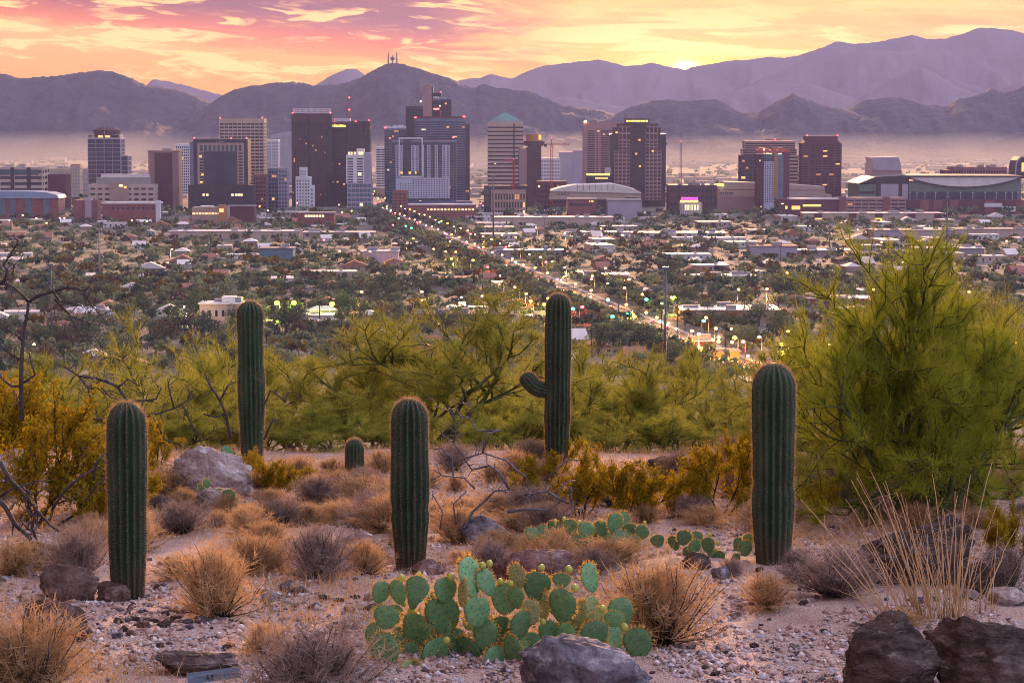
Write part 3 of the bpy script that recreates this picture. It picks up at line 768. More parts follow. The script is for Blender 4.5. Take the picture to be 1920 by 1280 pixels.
    for (a, c, e, f, n, m_, k) in ((1160, 1182, 237, 263, 3, 2, .75), (1160, 1182, 264, 281, 3, 3, .7), (1152, 1182, 283, 376, 4, 13, .62),
                                  (1210.5, 1233, 237, 263, 3, 2, .75), (1210.5, 1233, 264, 281, 3, 3, .7), (1210.5, 1240.5, 283, 376, 4, 13, .62)):
        b.box('grid_wall', WL['rose'], a, c, e, f, -.7, 2); b.wins('window', GL['brown'], a, c, e, f, n, m_, .68, k, -.7)
    cx = b.X(1196); b.part('crown', WL['dark']).cyl(cx, 18, b.X(1220) - cx, b.Z(233), b.Z(222.5), 24)
    for k in range(9): b.glowbox(YELLOW, 1174 + k * 4.6, 1177.5 + k * 4.6, 225.5, 228.5, -1 + abs(k - 4) * .3, 'roof_light')
    for px, py in ((1197, 261), (1191, 287), (1198, 310), (1222, 282), (1154, 247)): b.glowbox(LIT, px, px + 4, py, py + 3, -2.1)
    b.done()
    b = Bld('office_building', 'low dark block with a bright yellow lit roof edge', 1121, 2890)
    b.box('wall', WL['dark'], 1100, 1144, 329, None, 0, 24).glowbox(YELLOW, 1100, 1144, 325.5, 329, .2, 'roof_light').glowbox(LIT, 1116, 1140, 333, 335.5, -.3).box('roof_unit', WL['lav'], 1135, 1146, 314, 325, 6, 18).done()
    # arena
    b = Bld('arena', 'wide low arena with a pale ribbed roof', 1117, 2740, 'arena')
    b.poly('wall', WL['beige'], [(1030, 374), (1203, 374), (1203, 362), (1190, 357), (1034, 357)], 0, 60)
    P = [(1034, 357), (1055, 351), (1078, 347), (1150, 345), (1192, 355), (1203, 361)]
    b.poly('roof', WL['roofw'], [(1032, 358.5), (1203, 362.5)] + [p for p in reversed(P)], -2, 62)
    for px in np.linspace(1083, 1150, 7): b.part('roof_rib', WL['seam']).box(b.X(px) - .35, b.X(px) + .35, -2.3, 60, b.Z(357), b.Z(346.2))
    b.wins('window', GL['black'], 1043, 1068, 363, 366, 9, 1, .6, .8); b.wins('window', GL['black'], 1172, 1196, 370, 374, 6, 1, .8, .8).done()
    b = Bld('warehouse', 'red brown hall in front of the arena', 1092, 2590)
    b.box('wall', WL['brick'], 1065, 1120, 374, None, 0, 30).box('roof', WL['roofg'], 1064, 1121, 372.5, 374.2, -1, 31).box('window_band', GL['navy'], 1068, 1110, 381, 386, -.2, .1)
    for px in (1105, 1109, 1111): b.glowbox(LIT, px, px + 2, 376, 379, -.4)
    b.done()
    b = Bld('warehouse', 'plain grey hall beneath the right half of the arena', 1173, 2570)
    b.box('wall', WL['lav'], 1140, 1204, 376, None, 0, 40).box('roof', WL['roofg'], 1139, 1205, 374.5, 376.2, -1, 41).done()
    b = Bld('sports_hall', 'pale hall with a magenta and yellow lit roof sign', 1296, 2620)
    b.box('wall', WL['beige'], 1276, 1318, 380, None, 0, 20); b.fins('column', WL['white'], 1278, 1317, 381, None, 9, .25)
    b.glowbox(YELLOW, 1276, 1310, 375.5, 379.5, -.3, 'sign').glowbox(MAGENTA, 1278, 1309, 370, 374.5, .3, 'sign')
    for k in range(5): b.glowbox(LITW, 1284 + k * 6, 1288 + k * 6, 384, 394, -.15)
    b.done()
    b = Bld('office_building', 'dark low block behind the magenta sign hall', 1300, 2720)
    b.grid(1255, 1345, 347, None, 0, 40, GL['brown'], WL['brown'], rows=4, cols=12, sf=.5, pf=.3, lit=.05).clutter(1260, 1340, 347, n=6).done()
    # right-hand towers
    b = Bld('office_tower', 'wide dark brown stepped tower behind the unfinished tower', 1444, 3060, 'tower')
    b.grid(1398, 1491, 264.5, 280, 0, 40, GL['brown'], WL['rose'], rows=3, cols=1, sf=.5, pf=0, o=.3, lit=0, cap=2)
    b.grid(1394.5, 1494, 280, 292, -1, 41, GL['brown'], WL['rose'], rows=3, cols=1, sf=.4, pf=0, o=.3, lit=0, cap=0)
    b.grid(1391, 1452, 292, None, -2, 41, GL['brown'], WL['brown'], rows=14, cols=9, sf=.4, pf=.2, o=.3, lit=.03, cap=0)
    b.grid(1452.5, 1497, 292.3, None, -1.8, 40.6, GL['brown'], WL['beige'], rows=14, cols=1, sf=.5, pf=0, o=.4, lit=.0, cap=0)
    b.part('roof_rail', WL['steelred']).box(b.X(1435), b.X(1466), 4, 5, b.Z(263), b.Z(261)); b.beacon(1454, 261, 4)
    b.glowbox(LIT, 1390.5, 1398, 331, 335, -2.6).done()
    b = Bld('unfinished_tower', 'unfinished red and blue tower with an orange hoist strip', 1451, 2760, 'tower')
    b.grid(1421, 1433, 290, None, 0, 24, GL['black'], WL['maroon'], rows=24, cols=4, sf=.35, pf=.2, o=.3, lit=.05, cap=0)
    b.box('wall', WL['blueish'], 1433.2, 1452, 303, None, -.5, 24); b.wins('window', GL['navy'], 1434, 1451, 304, 380, 4, 22, .5, .55, -.5)
    b.box('top_glass', GL['teal'], 1433.2, 1452, 288, 302.8, 0, 24)
    b.box('hoist_strip', WL['orange'], 1452.2, 1459.5, 287, 372, -1.5, 24).box('side_glass', GL['blue'], 1459.7, 1470, 289, None, -.3, 24)
    for z in np.linspace(292, 370, 22): b.part('hoist_strip', WL['tan']).box(b.X(1453), b.X(1459), -1.9, -1.4, b.Z(z) - .3, b.Z(z) + .3)
    b.box('wall', WL['maroon'], 1470.2, 1481, 285, None, -.6, 24).box('roof_deck', WL['steelred'], 1420, 1481, 282, 286.5, -1, 25).clutter(1425, 1478, 282, n=7, m=WL['steelred'])
    b.beacon(1433, 281, 0, .9, WARM).done()
    b = Bld('office_tower', 'maroon tower with notched top corners and red corner lights', 1541, 2960, 'tower')
    b.grid(1505.5, 1578, 268, None, 0, 40, GL['brown'], WL['maroon'], rows=24, cols=6, sf=.42, pf=.22, o=.4, lit=.05, cap=2, litm=LIT)
    b.box('wall', WL['maroon'], 1513.5, 1571.5, 255, 268, 2, 38).poly('wall', WL['maroon'], [(1507.5, 268), (1576.5, 268), (1571.5, 263), (1513.5, 263)], 1, 39)
    b.beacon(1514, 254, 2).beacon(1571, 254, 2).done()
    b = Bld('convention_hall', 'pale hall with slanted roofs left of the unfinished tower', 1388, 2800)
    b.poly('wall', WL['beige'], [(1350, 380), (1425, 380), (1425, 343), (1360, 341), (1352, 356)], 0, 50)
    b.box('window_band', WL['brick'], 1358, 1424, 355, 356.5, -.3, .1); b.wins('window', GL['black'], 1346 + 5, 1376, 360, 366, 6, 2, .7, .5)
    b.box('annex', WL['rose'], 1345, 1420, 368, None, -10, -1); b.glowbox(LIME, 1343, 1357, 345, 349, -1.2).done()
    b = Bld('convention_hall', 'pale hall with stepped slanted roof right of the unfinished tower', 1520, 2820)
    b.poly('wall', WL['beige'], [(1481, 380), (1562, 380), (1562, 366), (1550, 365), (1547, 350), (1481, 346)], 0, 50)
    b.box('window_band', WL['brick'], 1481, 1547, 356, 357.3, -.3, .1).done()
    b = Bld('shop_building', 'low red building with a yellow lit canopy below the maroon tower', 1520, 2640)
    b.box('wall', WL['maroon'], 1460, 1582, 374, None, 0, 26).box('roof', WL['roofw'], 1482, 1575, 372.3, 374.2, -1, 27)
    b.glowbox(YELLOW, 1507, 1541, 384, 387, -1, 'canopy_light').glowbox(LIT, 1486, 1502, 386, 393, -.3).glowbox(LIT, 1474, 1478, 386, 392, -.3).glowbox(LITW, 1446 + 20, 1471, 381, 383, -.3).done()
    b = Bld('parking_garage', 'open pinkish parking garage left of the ballpark', 1632, 2640)
    b.grid(1576, 1700, 371, None, 0, 40, GL['black'], WL['rose'], rows=5, cols=9, sf=.55, pf=.12, o=.3, lit=.03, cap=1.2)
    b.box('stair_tower', WL['brick'], 1576, 1588, 369, None, -1, 6).box('stair_tower', WL['brick'], 1658, 1670, 369, None, -1, 6).done()
    # ballpark
    b = Bld('ballpark', 'huge ballpark with pale curved roof, green walls and brick base', 1764, 2740, 'stadium')
    b.poly('wall', WL['green'], [(1612, 376), (1917, 376), (1917, 333), (1612, 346)], 0, 90)
    b.poly('roof_edge', WL['dark'], [(1610, 344), (1700, 333), (1706, 331.5), (1919, 331.5), (1919, 329.5), (1690, 329), (1640, 332)], -3, 92)
    b.poly('end_wall', WL['dark'], [(1645, 375), (1706, 375), (1706, 333), (1645, 338)], -1, .5)
    arc = [(1706 + 209 * t, 334 + 17.2 * (1 - (2 * t - 1) ** 2)) for t in np.linspace(0, 1, 21)]
    b.poly('roof', WL['roofw'], [(1707, 332.3), *[(x, y - 1.0) for x, y in arc[1:-1]], (1914, 332.3)][::-1], -1.2, 60)
    for i in range(20): b.poly('roof_edge', WL['dark'], [(arc[i][0], arc[i][1] + 1.4), (arc[i + 1][0], arc[i + 1][1] + 1.4), (arc[i + 1][0], arc[i + 1][1] - 1.2), (arc[i][0], arc[i][1] - 1.2)], -2.2, .2)
    b.box('arcade', GL['navy'], 1706, 1913, 359.5, 373.5, -.8, .2)
    for px in (1708, 1721, 1736, 1756, 1779, 1803, 1826, 1849, 1870, 1888, 1900, 1911):
        b.box('pillar', WL['lav'], px - .7, px + .7, 362, 373.5, -1.8, 0); b.box('pillar', WL['lav'], px - 1.8, px + 1.8, 359.8, 362, -1.7, 0)
    b.box('sliding_door', WL['lav'], 1653, 1686, 345, 373, -1.8, 0).box('sliding_door', WL['lav'], 1693, 1704, 345, 373, -1.8, 0)
    b.box('side_window', GL['black'], 1612, 1642, 358.5, 363, -.4, .2)
    b.box('base_wall', WL['maroon'], 1612, 1925, 374, None, -16, 80)
    for px in (1723, 1748, 1778, 1845, 1903): b.box('base_wall', WL['brick'], px, px + 16, 375, None, -16.6, -15)
    b.box('ticket_hall', WL['white'], 1843, 1876, 380, 387, -18, -15.8).box('ticket_hall', WL['white'], 1876, 1901, 386, 396, -18, -15.8)
    b.done()
    b = Bld('ballpark_vault', 'pale vaulted roof piece standing above the left end of the ballpark', 1658, 2860, 'stadium')
    b.poly('end_arch', WL['tan'], [(1623, 334), (1642, 334), (1638, 308), (1633, 296), (1629, 296), (1625, 306)], -1, 3)
    b.poly('vault', WL['lav'], [(1638, 334), (1691, 334), (1691, 312), (1688.5, 302), (1685, 294.5), (1632, 295.5), (1635, 303), (1638, 317)], 0, 40)
    b.box('eave', WL['rose'], 1638, 1691.5, 321, 334, -1.2, .2).box('eave', WL['brick'], 1637.5, 1692, 320, 321.5, -1.6, .2).done()
    b = Bld('ballpark_vault', 'dark arched hall cut by the right edge above the ballpark', 1925, 2860, 'stadium')
    b.poly('wall', WL['dark'], [(1905, 335), (1990, 335), (1990, 293), (1915, 294), (1909, 301), (1906, 312)], 0, 40)
    b.poly('edge', WL['lav'], [(1905, 335), (1906.5, 335), (1907.5, 312), (1910, 302), (1916, 295.5), (1990, 294.6), (1990, 292.6), (1914.5, 293.2), (1908, 300.5), (1905, 311)], -1, .2).glowbox(LIT, 1917, 1921, 305, 322, -.3).done()
    b = Bld('office_building', 'dark red terraced block above the ballpark roof', 1832, 3300)
    b.grid(1788, 1889, 313, None, 0, 40, GL['brown'], WL['brick'], rows=5, cols=20, sf=.5, pf=.3, lit=.02).grid(1774, 1788, 319, None, 2, 38, GL['brown'], WL['maroon'], rows=4, cols=3, sf=.5, pf=.3, lit=.02).clutter(1792, 1885, 313, n=9).done()
    # left foot of downtown
    b = Bld('arena', 'brick arena with pale blue roof at the left edge', 50, 2600, 'arena')
    b.box('wall', WL['brick'], -40, 107, 372, None, 0, 40)
    for px in (-5, 15, 44, 78): b.box('glass_bay', GL['blue'], px, px + 12, 371, None, -.5, .1)
    b.poly('roof', WL['seam'], [(-40, 372), (109, 372), (106, 366), (88, 361), (60, 359), (20, 358.5), (-40, 359)], -2, 42).done()
    b = Bld('warehouse', 'long brick building with white roof edge below the cream office', 243, 2480)
    b.box('wall', WL['brick'], 190, 296, 382, None, 0, 24).box('roof', WL['roofw'], 189, 297.5, 379.5, 382.2, -1, 25); b.wins('window', GL['navy'], 205, 290, 388, 393, 9, 1, .35, .8)
    b.box('end_wall', WL['white'], 290, 298, 376, None, -1.5, 6).done()
    b = Bld('warehouse', 'brick building with grey bay left of the cream office', 158, 2520)
    b.box('wall', WL['brick'], 135, 180, 375, None, 0, 22).box('end_wall', WL['lav'], 157, 169, 372, None, -1, 10).done()
    b = Bld('shop_building', 'low building with orange lit terrace below the black framed block', 400, 2440)
    b.box('wall', WL['tan'], 358, 425, 389, None, 0, 20).box('roof', WL['roofw'], 374, 396, 386, 389.3, -1, 16)
    for k in range(9): b.glowbox(LIT if k % 2 else LITW, 359 + k * 6, 363.5 + k * 6, 399, 402, -.4)
    b.box('tower', WL['orange'], 408, 420, 384, None, -2, 8).glowbox(LIT, 410, 418, 391, 398, -2.4).done()
    b = Bld('warehouse', 'long low maroon building right of the orange lit terrace', 450, 2470)
    b.box('wall', WL['maroon'], 424, 475, 387, None, 0, 20).box('roof', WL['roofg'], 423, 476, 385.6, 387.2, -1, 21).done()
    b = Bld('shop_building', 'red low building with glowing pink front below the dark towers', 590, 2380)
    b.box('wall', WL['brick'], 556, 625, 400, None, 0, 20).box('roof', WL['roofg'], 555, 626, 398.3, 400.2, -1, 21)
    for k in range(7): b.glowbox(LITW, 570 + k * 5.4, 574 + k * 5.4, 403, 407, -.3)
    b.done()

    # tower cranes
    def crane(label, px, ybase, ytop, d, ja, jb, yj, m):
        o = Bld('tower_crane', label, px, d, 'crane', 'tower cranes'); z1, zj = o.Z(ytop), o.Z(yj)
        w = 1.1; M = o.part('mast', m)
        for sx in (-w, w):
            for sy in (-w, w): M.tube([(sx, sy, 0), (sx, sy, zj)], .36, 4)
        n = int(zj / 3.0)
        for i in range(n):
            za, zb = i * zj / n, (i + 1) * zj / n
            M.tube([(-w, -w, za), (w, -w, zb)], .16, 3).tube([(w, -w, za), (-w, -w, zb)], .16, 3)
        J = o.part('jib', m); xa, xb = o.X(ja), o.X(jb)
        for dz, dy in ((0, -.7), (0, .7), (1.3, 0)): J.tube([(xa, dy, zj + dz), (xb, dy, zj + dz)], .34, 4)
        k = int(abs(xb - xa) / 2.5)
        for i in range(k):
            x0 = xa + (xb - xa) * i / k; x1 = xa + (xb - xa) * (i + .5) / k; x2 = xa + (xb - xa) * (i + 1) / k
            J.tube([(x0, -.7, zj), (x1, 0, zj + 1.3), (x2, -.7, zj)], .13, 3)
        o.part('apex', m).tube([(0, 0, zj), (0, 0, z1)], [.9, .4], 4)
        o.part('stay', WL['dark']).tube([(xa * .7, 0, zj + 1.3), (0, 0, z1), (xb * .8, 0, zj + 1.3)], .1, 3)
        xc = xa if abs(xa) < abs(xb) else xb
        o.part('counterweight', WL['dark']).box(xc - 1.6, xc + 1.6, -1, 1, zj - 2.6, zj + .6); o.part('cab', WL['white']).box(.9, 2.6, -1, 1, zj - 2.4, zj - .2)
        o.beacon(px, ytop, 0, .5); o.done()
    crane('tall red tower crane standing right of the round topped tower', 1034, 350, 259, 2850, 1023, 1068, 271.5, WL['steelred'])
    crane('short red tower crane in front of the teal pyramid tower', 963, 370, 298, 2640, 945, 968, 302, WL['steelred'])
    crane('thin grey tower crane right of the stepped grid tower', 1277, 350, 265, 3200, 1249, 1309, 268.5, WL['steel'])
downtown()

# ================================================================== THE DESERT IN FRONT
GD = [-40, 8, 16, 18, 23, 30, 35, 39, 60, 700, 900]
GZ = [-3.0, -3.9, -4.15, -4.22, -4.40, -4.80, -5.05, -5.42, -8.6, -102.4, -102.4]
def rel(d): return float(np.interp(d, GD, GZ))
_dt = np.linspace(14, 39, 400)
_row = []
for d_ in _dt:
    sl = -rel(d_) / d_; v_ = (math.sin(PITCH) - sl * math.cos(PITCH)) / (math.cos(PITCH) + sl * math.sin(PITCH)); _row.append(640 - v_ * F)
def ground_d(py): return float(np.interp(-py, -np.array(_row), _dt))
def lump(x, y):
    near = max(0.0, min(1.0, (60 - y) / 15.0))
    return near * (0.07 * mnoise.noise(Vector((x * .45, y * .45, 3.3))) + 0.035 * mnoise.noise(Vector((x * 1.3, y * 1.3, 8.1))))
def gz(x, y):
    """height of the hillside at (x, y)"""
    z = CAMH + rel(y) + lump(x, y)
    a = abs(x)
    if a > 60: z -= (CAMH + rel(y) + 1) * min(1, (a - 60) / 170.0) ** 1.5
    return z
def gp(px, py, sink=0.0):
    d = ground_d(py); p = pt(px, py, d); p.z = gz(p.x, p.y) - sink
    return p, d / F

def desert_mat():
    m = bpy.data.materials.new('desert_gravel'); m.use_nodes = True
    nt = m.node_tree; b = nt.nodes['Principled BSDF']; tc = nt.nodes.new('ShaderNodeTexCoord')
    def nz(scale, detail=6, rough=.6):
        n = nt.nodes.new('ShaderNodeTexNoise'); n.inputs['Scale'].default_value = scale; n.inputs['Detail'].default_value = detail
        n.inputs['Roughness'].default_value = rough
        nt.links.new(tc.outputs['Object'], n.inputs['Vector']); return S(nt, n.outputs['Fac'])
    def vor(scale):
        n = nt.nodes.new('ShaderNodeTexVoronoi'); n.inputs['Scale'].default_value = scale
        nt.links.new(tc.outputs['Object'], n.inputs['Vector']); return n
    c = mixc(nt, nz(0.9).ramp(.35, .65), (0.40, 0.275, 0.24), (0.55, 0.41, 0.38))
    v1, v2 = vor(34), vor(80)
    peb = cramp(nt, S(nt, v1.outputs['Color'])._m('ADD', 0.0), [(0, (0.22, 0.14, 0.12)), (.3, (0.52, 0.36, 0.30)), (.6, (0.62, 0.50, 0.47)), (1, (0.46, 0.42, 0.47))])
    c = mixc(nt, (nz(3.0, 4).ramp(.42, .6)) * 0.75, c, peb)
    peb2 = cramp(nt, S(nt, v2.outputs['Color'])._m('ADD', 0.0), [(0, (0.26, 0.16, 0.13)), (.5, (0.54, 0.38, 0.32)), (1, (0.66, 0.56, 0.54))])
    c = mixc(nt, (nz(6.0, 3).ramp(.4, .6)) * 0.6, c, peb2)
    nt.links.new(c, b.inputs['Base Color']); b.inputs['Roughness'].default_value = 0.95; b.inputs['Specular IOR Level'].default_value = 0.15
    h = S(nt, v1.outputs['Distance']) * -0.6 + S(nt, v2.outputs['Distance']) * -0.4 + nz(14, 6) * 0.8
    bp = nt.nodes.new('ShaderNodeBump'); bp.inputs['Strength'].default_value = 1.0; bp.inputs['Distance'].default_value = 0.035
    nt.links.new(h.s, bp.inputs['Height']); nt.links.new(bp.outputs[0], b.inputs['Normal'])
    return m

def hillside():
    xs = np.concatenate([np.linspace(-230, -12.5, 26), np.linspace(-12, 12, 230), np.linspace(12.5, 230, 26)])
    ys = np.concatenate([np.linspace(-40, 13, 14), np.linspace(13.5, 42, 300), np.linspace(43, 120, 50), np.linspace(130, 760, 40)])
    V = [(x, y, gz(x, y) + (0.012 * mnoise.noise(Vector((x * 7, y * 7, 1))) + .02 * mnoise.noise(Vector((x * 3, y * 3, 5))) if abs(x) < 12.1 and 13 < y < 43 else 0)) for y in ys for x in xs]
    nx = len(xs); idx = np.arange(len(V)).reshape(len(ys), nx)
    q = np.stack([idx[:-1, :-1], idx[:-1, 1:], idx[1:, 1:], idx[1:, :-1]], -1).reshape(-1, 4)
    o = link('hillside', mesh_np('hillside', V, quads=q, mat=desert_mat(), smooth=True))
    tag(o, 'stony pinkish desert slope in the foreground', 'ground', None, 'structure')
hillside()

# ------------------------------------------------------------------ strands: thin tapering blades, many at once
def unit(a): return a / np.maximum(np.linalg.norm(a, axis=-1, keepdims=True), 1e-9)
def strand_arrays(B, D, L, W, rng, bend=0.15, drop=0.0):
    n = len(B); D = unit(D); side = unit(np.cross(D, rng.normal(size=(n, 3))))
    L = np.broadcast_to(np.asarray(L, float).reshape(-1, 1), (n, 1)); W = np.broadcast_to(np.asarray(W, float).reshape(-1, 1), (n, 1))
    bv = rng.normal(size=(n, 3)) * bend * L; bv[:, 2] -= drop * L[:, 0]
    mid = B + D * L * .5 + bv * .3; tip = B + D * L + bv
    V = np.stack([B - side * W * .5, B + side * W * .5, mid - side * W * .4, mid + side * W * .4, tip], 1).reshape(-1, 3)
    o = np.arange(n)[:, None] * 5
    T = np.concatenate([o + np.array([[0, 1, 3]]), o + np.array([[0, 3, 2]]), o + np.array([[2, 3, 4]])], 0)
    return V, T
def leaf_arrays(P, size, rng, aspect=2.0, up=None):
    """small lens shaped leaves: two triangles each"""
    n = len(P); d = unit(rng.normal(size=(n, 3)) + (np.zeros(3) if up is None else up)); s = unit(np.cross(d, rng.normal(size=(n, 3))))
    sz = np.broadcast_to(np.asarray(size, float).reshape(-1, 1), (n, 1))
    V = np.stack([P - d * sz * .5, P + s * sz / aspect * .5, P + d * sz * .5, P - s * sz / aspect * .5], 1).reshape(-1, 3)
    return V, (np.arange(n)[:, None] * 4 + np.arange(4)[None, :])

BARK = mat('paloverde_bark', (0.055, 0.065, 0.022), 0.8, 0.35, 6, bump=.4, bscale=40)
PVF = mat('paloverde_twigs', (0.19, 0.215, 0.03), 0.7, col2=(0.39, 0.38, 0.06), scale=1.4, trans=0.5, spec=.15, hue_by_object=.16)
PVG = mat('paloverde_twigs_green', (0.175, 0.225, 0.02), 0.7, col2=(0.35, 0.37, 0.035), scale=1.4, trans=0.5, spec=.15)
DEADW = mat('dead_wood', (0.030, 0.026, 0.032), 0.75, col2=(0.085, 0.07, 0.075), scale=8, bump=.5, bscale=60, stretch=(1, 1, .4), bdist=.004)
DEADB = mat('dead_wood_blue', (0.07, 0.07, 0.095), 0.7, col2=(0.17, 0.15, 0.17), scale=8, bump=.5, bscale=60, bdist=.004)
STRAW = mat('straw_twigs', (0.40, 0.24, 0.11), 0.8, col2=(0.62, 0.42, 0.24), scale=4, trans=.4, spec=.1, hue_by_object=.2)
GREYT = mat('grey_twigs', (0.22, 0.16, 0.14), 0.8, col2=(0.36, 0.27, 0.24), scale=4, trans=.25, spec=.1, hue_by_object=.2)
STEM = mat('shrub_stems', (0.035, 0.027, 0.026), 0.85, 0.4, 10)
GOLD = mat('golden_leaves', (0.30, 0.185, 0.008), 0.7, col2=(0.34, 0.27, 0.018), scale=2.5, trans=.45, spec=.1, hue_by_object=.12)
GRASS = mat('tall_straw', (0.62, 0.42, 0.23), 0.7, col2=(0.78, 0.58, 0.36), scale=5, trans=.3, spec=.15)

def branchy(rng, H, mains, lv=3, kids=(4, 5, 5), spread=(.25, .95), up=.25, ratio=.62, wob=.16, r0=.05, fork=(.3, .95)):
    """recursive limbs; returns tube meshes and twig seats"""
    M = MB(); seats = []
    def grow(p, d, L, r, k):
        n = 4; pts = [p.copy()]; q = p.copy(); dd = d.copy()
        for i in range(n):
            dd = (dd + Vector(rng.normal(size=3)) * wob + Vector((0, 0, up * .35))).normalized()
            q = q + dd * (L / n); pts.append(q.copy())
        M.tube(pts, [r * (1 - .6 * i / n) for i in range(n + 1)], 5 if k < 2 else 4 if k < 3 else 3)
        if k >= lv - 1:
            for i in range(n): seats.append((pts[i], pts[i + 1]))
        if k < lv:
            for j in range(kids[min(k, len(kids) - 1)]):
                t = rng.uniform(.3, 1.0) if j else 1.0
                f = t * n; i = min(n - 1, int(f)); s = pts[i].lerp(pts[i + 1], f - i)
                tdir = (pts[i + 1] - pts[i]).normalized(); ax = tdir.orthogonal().normalized()
                ax.rotate(Matrix.Rotation(rng.uniform(0, 6.28), 3, tdir)); nd = tdir.copy(); nd.rotate(Matrix.Rotation(rng.uniform(*fork), 3, ax))
                grow(s, nd, L * ratio * rng.uniform(.75, 1.2), r * .56, k + 1)
    for j in range(mains):
        a = 6.28 * j / mains + rng.uniform(-.4, .4); t = rng.uniform(*spread)
        grow(Vector((0.06 * math.cos(a), .06 * math.sin(a), -.05)), Vector((math.sin(t) * math.cos(a), math.sin(t) * math.sin(a), math.cos(t))), H * .46 * rng.uniform(.8, 1.15), r0, 0)
    return M, seats

def palo_mesh(seed, H, W, mains, per=30, lv=3, tw=.22, width=.0055, foliage=None, spread=(.25, 1.0)):
    rng = np.random.default_rng(seed)
    M, seats = branchy(rng, H, mains, lv, kids=(5, 5, 4), spread=spread, up=.13, ratio=.60, wob=.2, r0=.045, fork=(.35, 1.05))
    A = np.array([tuple(a) for a, b in seats]); Bq = np.array([tuple(b) for a, b in seats]); n = len(A)
    rep = np.repeat(np.arange(n), per); t = rng.random((len(rep), 1)); P = A[rep] * (1 - t) + Bq[rep] * t
    D = unit(Bq - A)[rep] * .8 + rng.normal(size=(len(rep), 3)) * .55 + np.array([0, 0, .45])
    V, T = strand_arrays(P, D, rng.uniform(.45, 1.2, len(rep)) * tw, width * rng.uniform(.7, 1.3, len(rep)), rng, .18)
    tv = np.array(M.v)
    allz = np.concatenate([V[:, 2], tv[:, 2]]); allx = np.concatenate([V[:, 0], tv[:, 0]])
    kz = H / np.percentile(allz, 99.8); kx = W / (np.percentile(allx, 99.3) - np.percentile(allx, .7))
    for arr in (V, tv): arr[:, 2] *= kz; arr[:, :2] *= kx
    M.v = [tuple(p) for p in tv]
    return M.mesh('trunk', BARK, True), mesh_np('crown', V, tris=T, mat=foliage)

PV = [palo_mesh(101, 3.0, 3.6, 5, 12, foliage=PVF), palo_mesh(102, 3.0, 3.8, 6, 10, foliage=PVF), palo_mesh(103, 2.6, 3.6, 5, 12, foliage=PVF, spread=(.5, 1.25)),
      palo_mesh(104, 3.2, 3.2, 6, 10, foliage=PVF, spread=(.1, .7))]
def palo(label, px, ytop, d, wpx, var, rz=None, meshes=None, group='palo verde trees on the slope', base=None):
    x = pt(px, HORIZ, d).x; zb = base if base is not None else gz(x, d); zt = pt(px, ytop, d).z
    tm, cm = meshes or PV[var]
    zt += .12 * (zt - zb)
    H = zt - zb; h0 = max(v.co.z for v in tm.vertices)
    o = empty('palo_verde_tree', (x, d, zb), rz if rz is not None else random.uniform(0, 6.28))
    k = wpx * d / F / 3.6; hz = H / (3.0 if var != 3 else 3.2); hz = H / 2.6 if var == 2 else hz
    o.scale = (k, k, hz)
    link('trunk', tm, o); link('crown', cm, o); tag(o, label, 'tree', group)
    return o
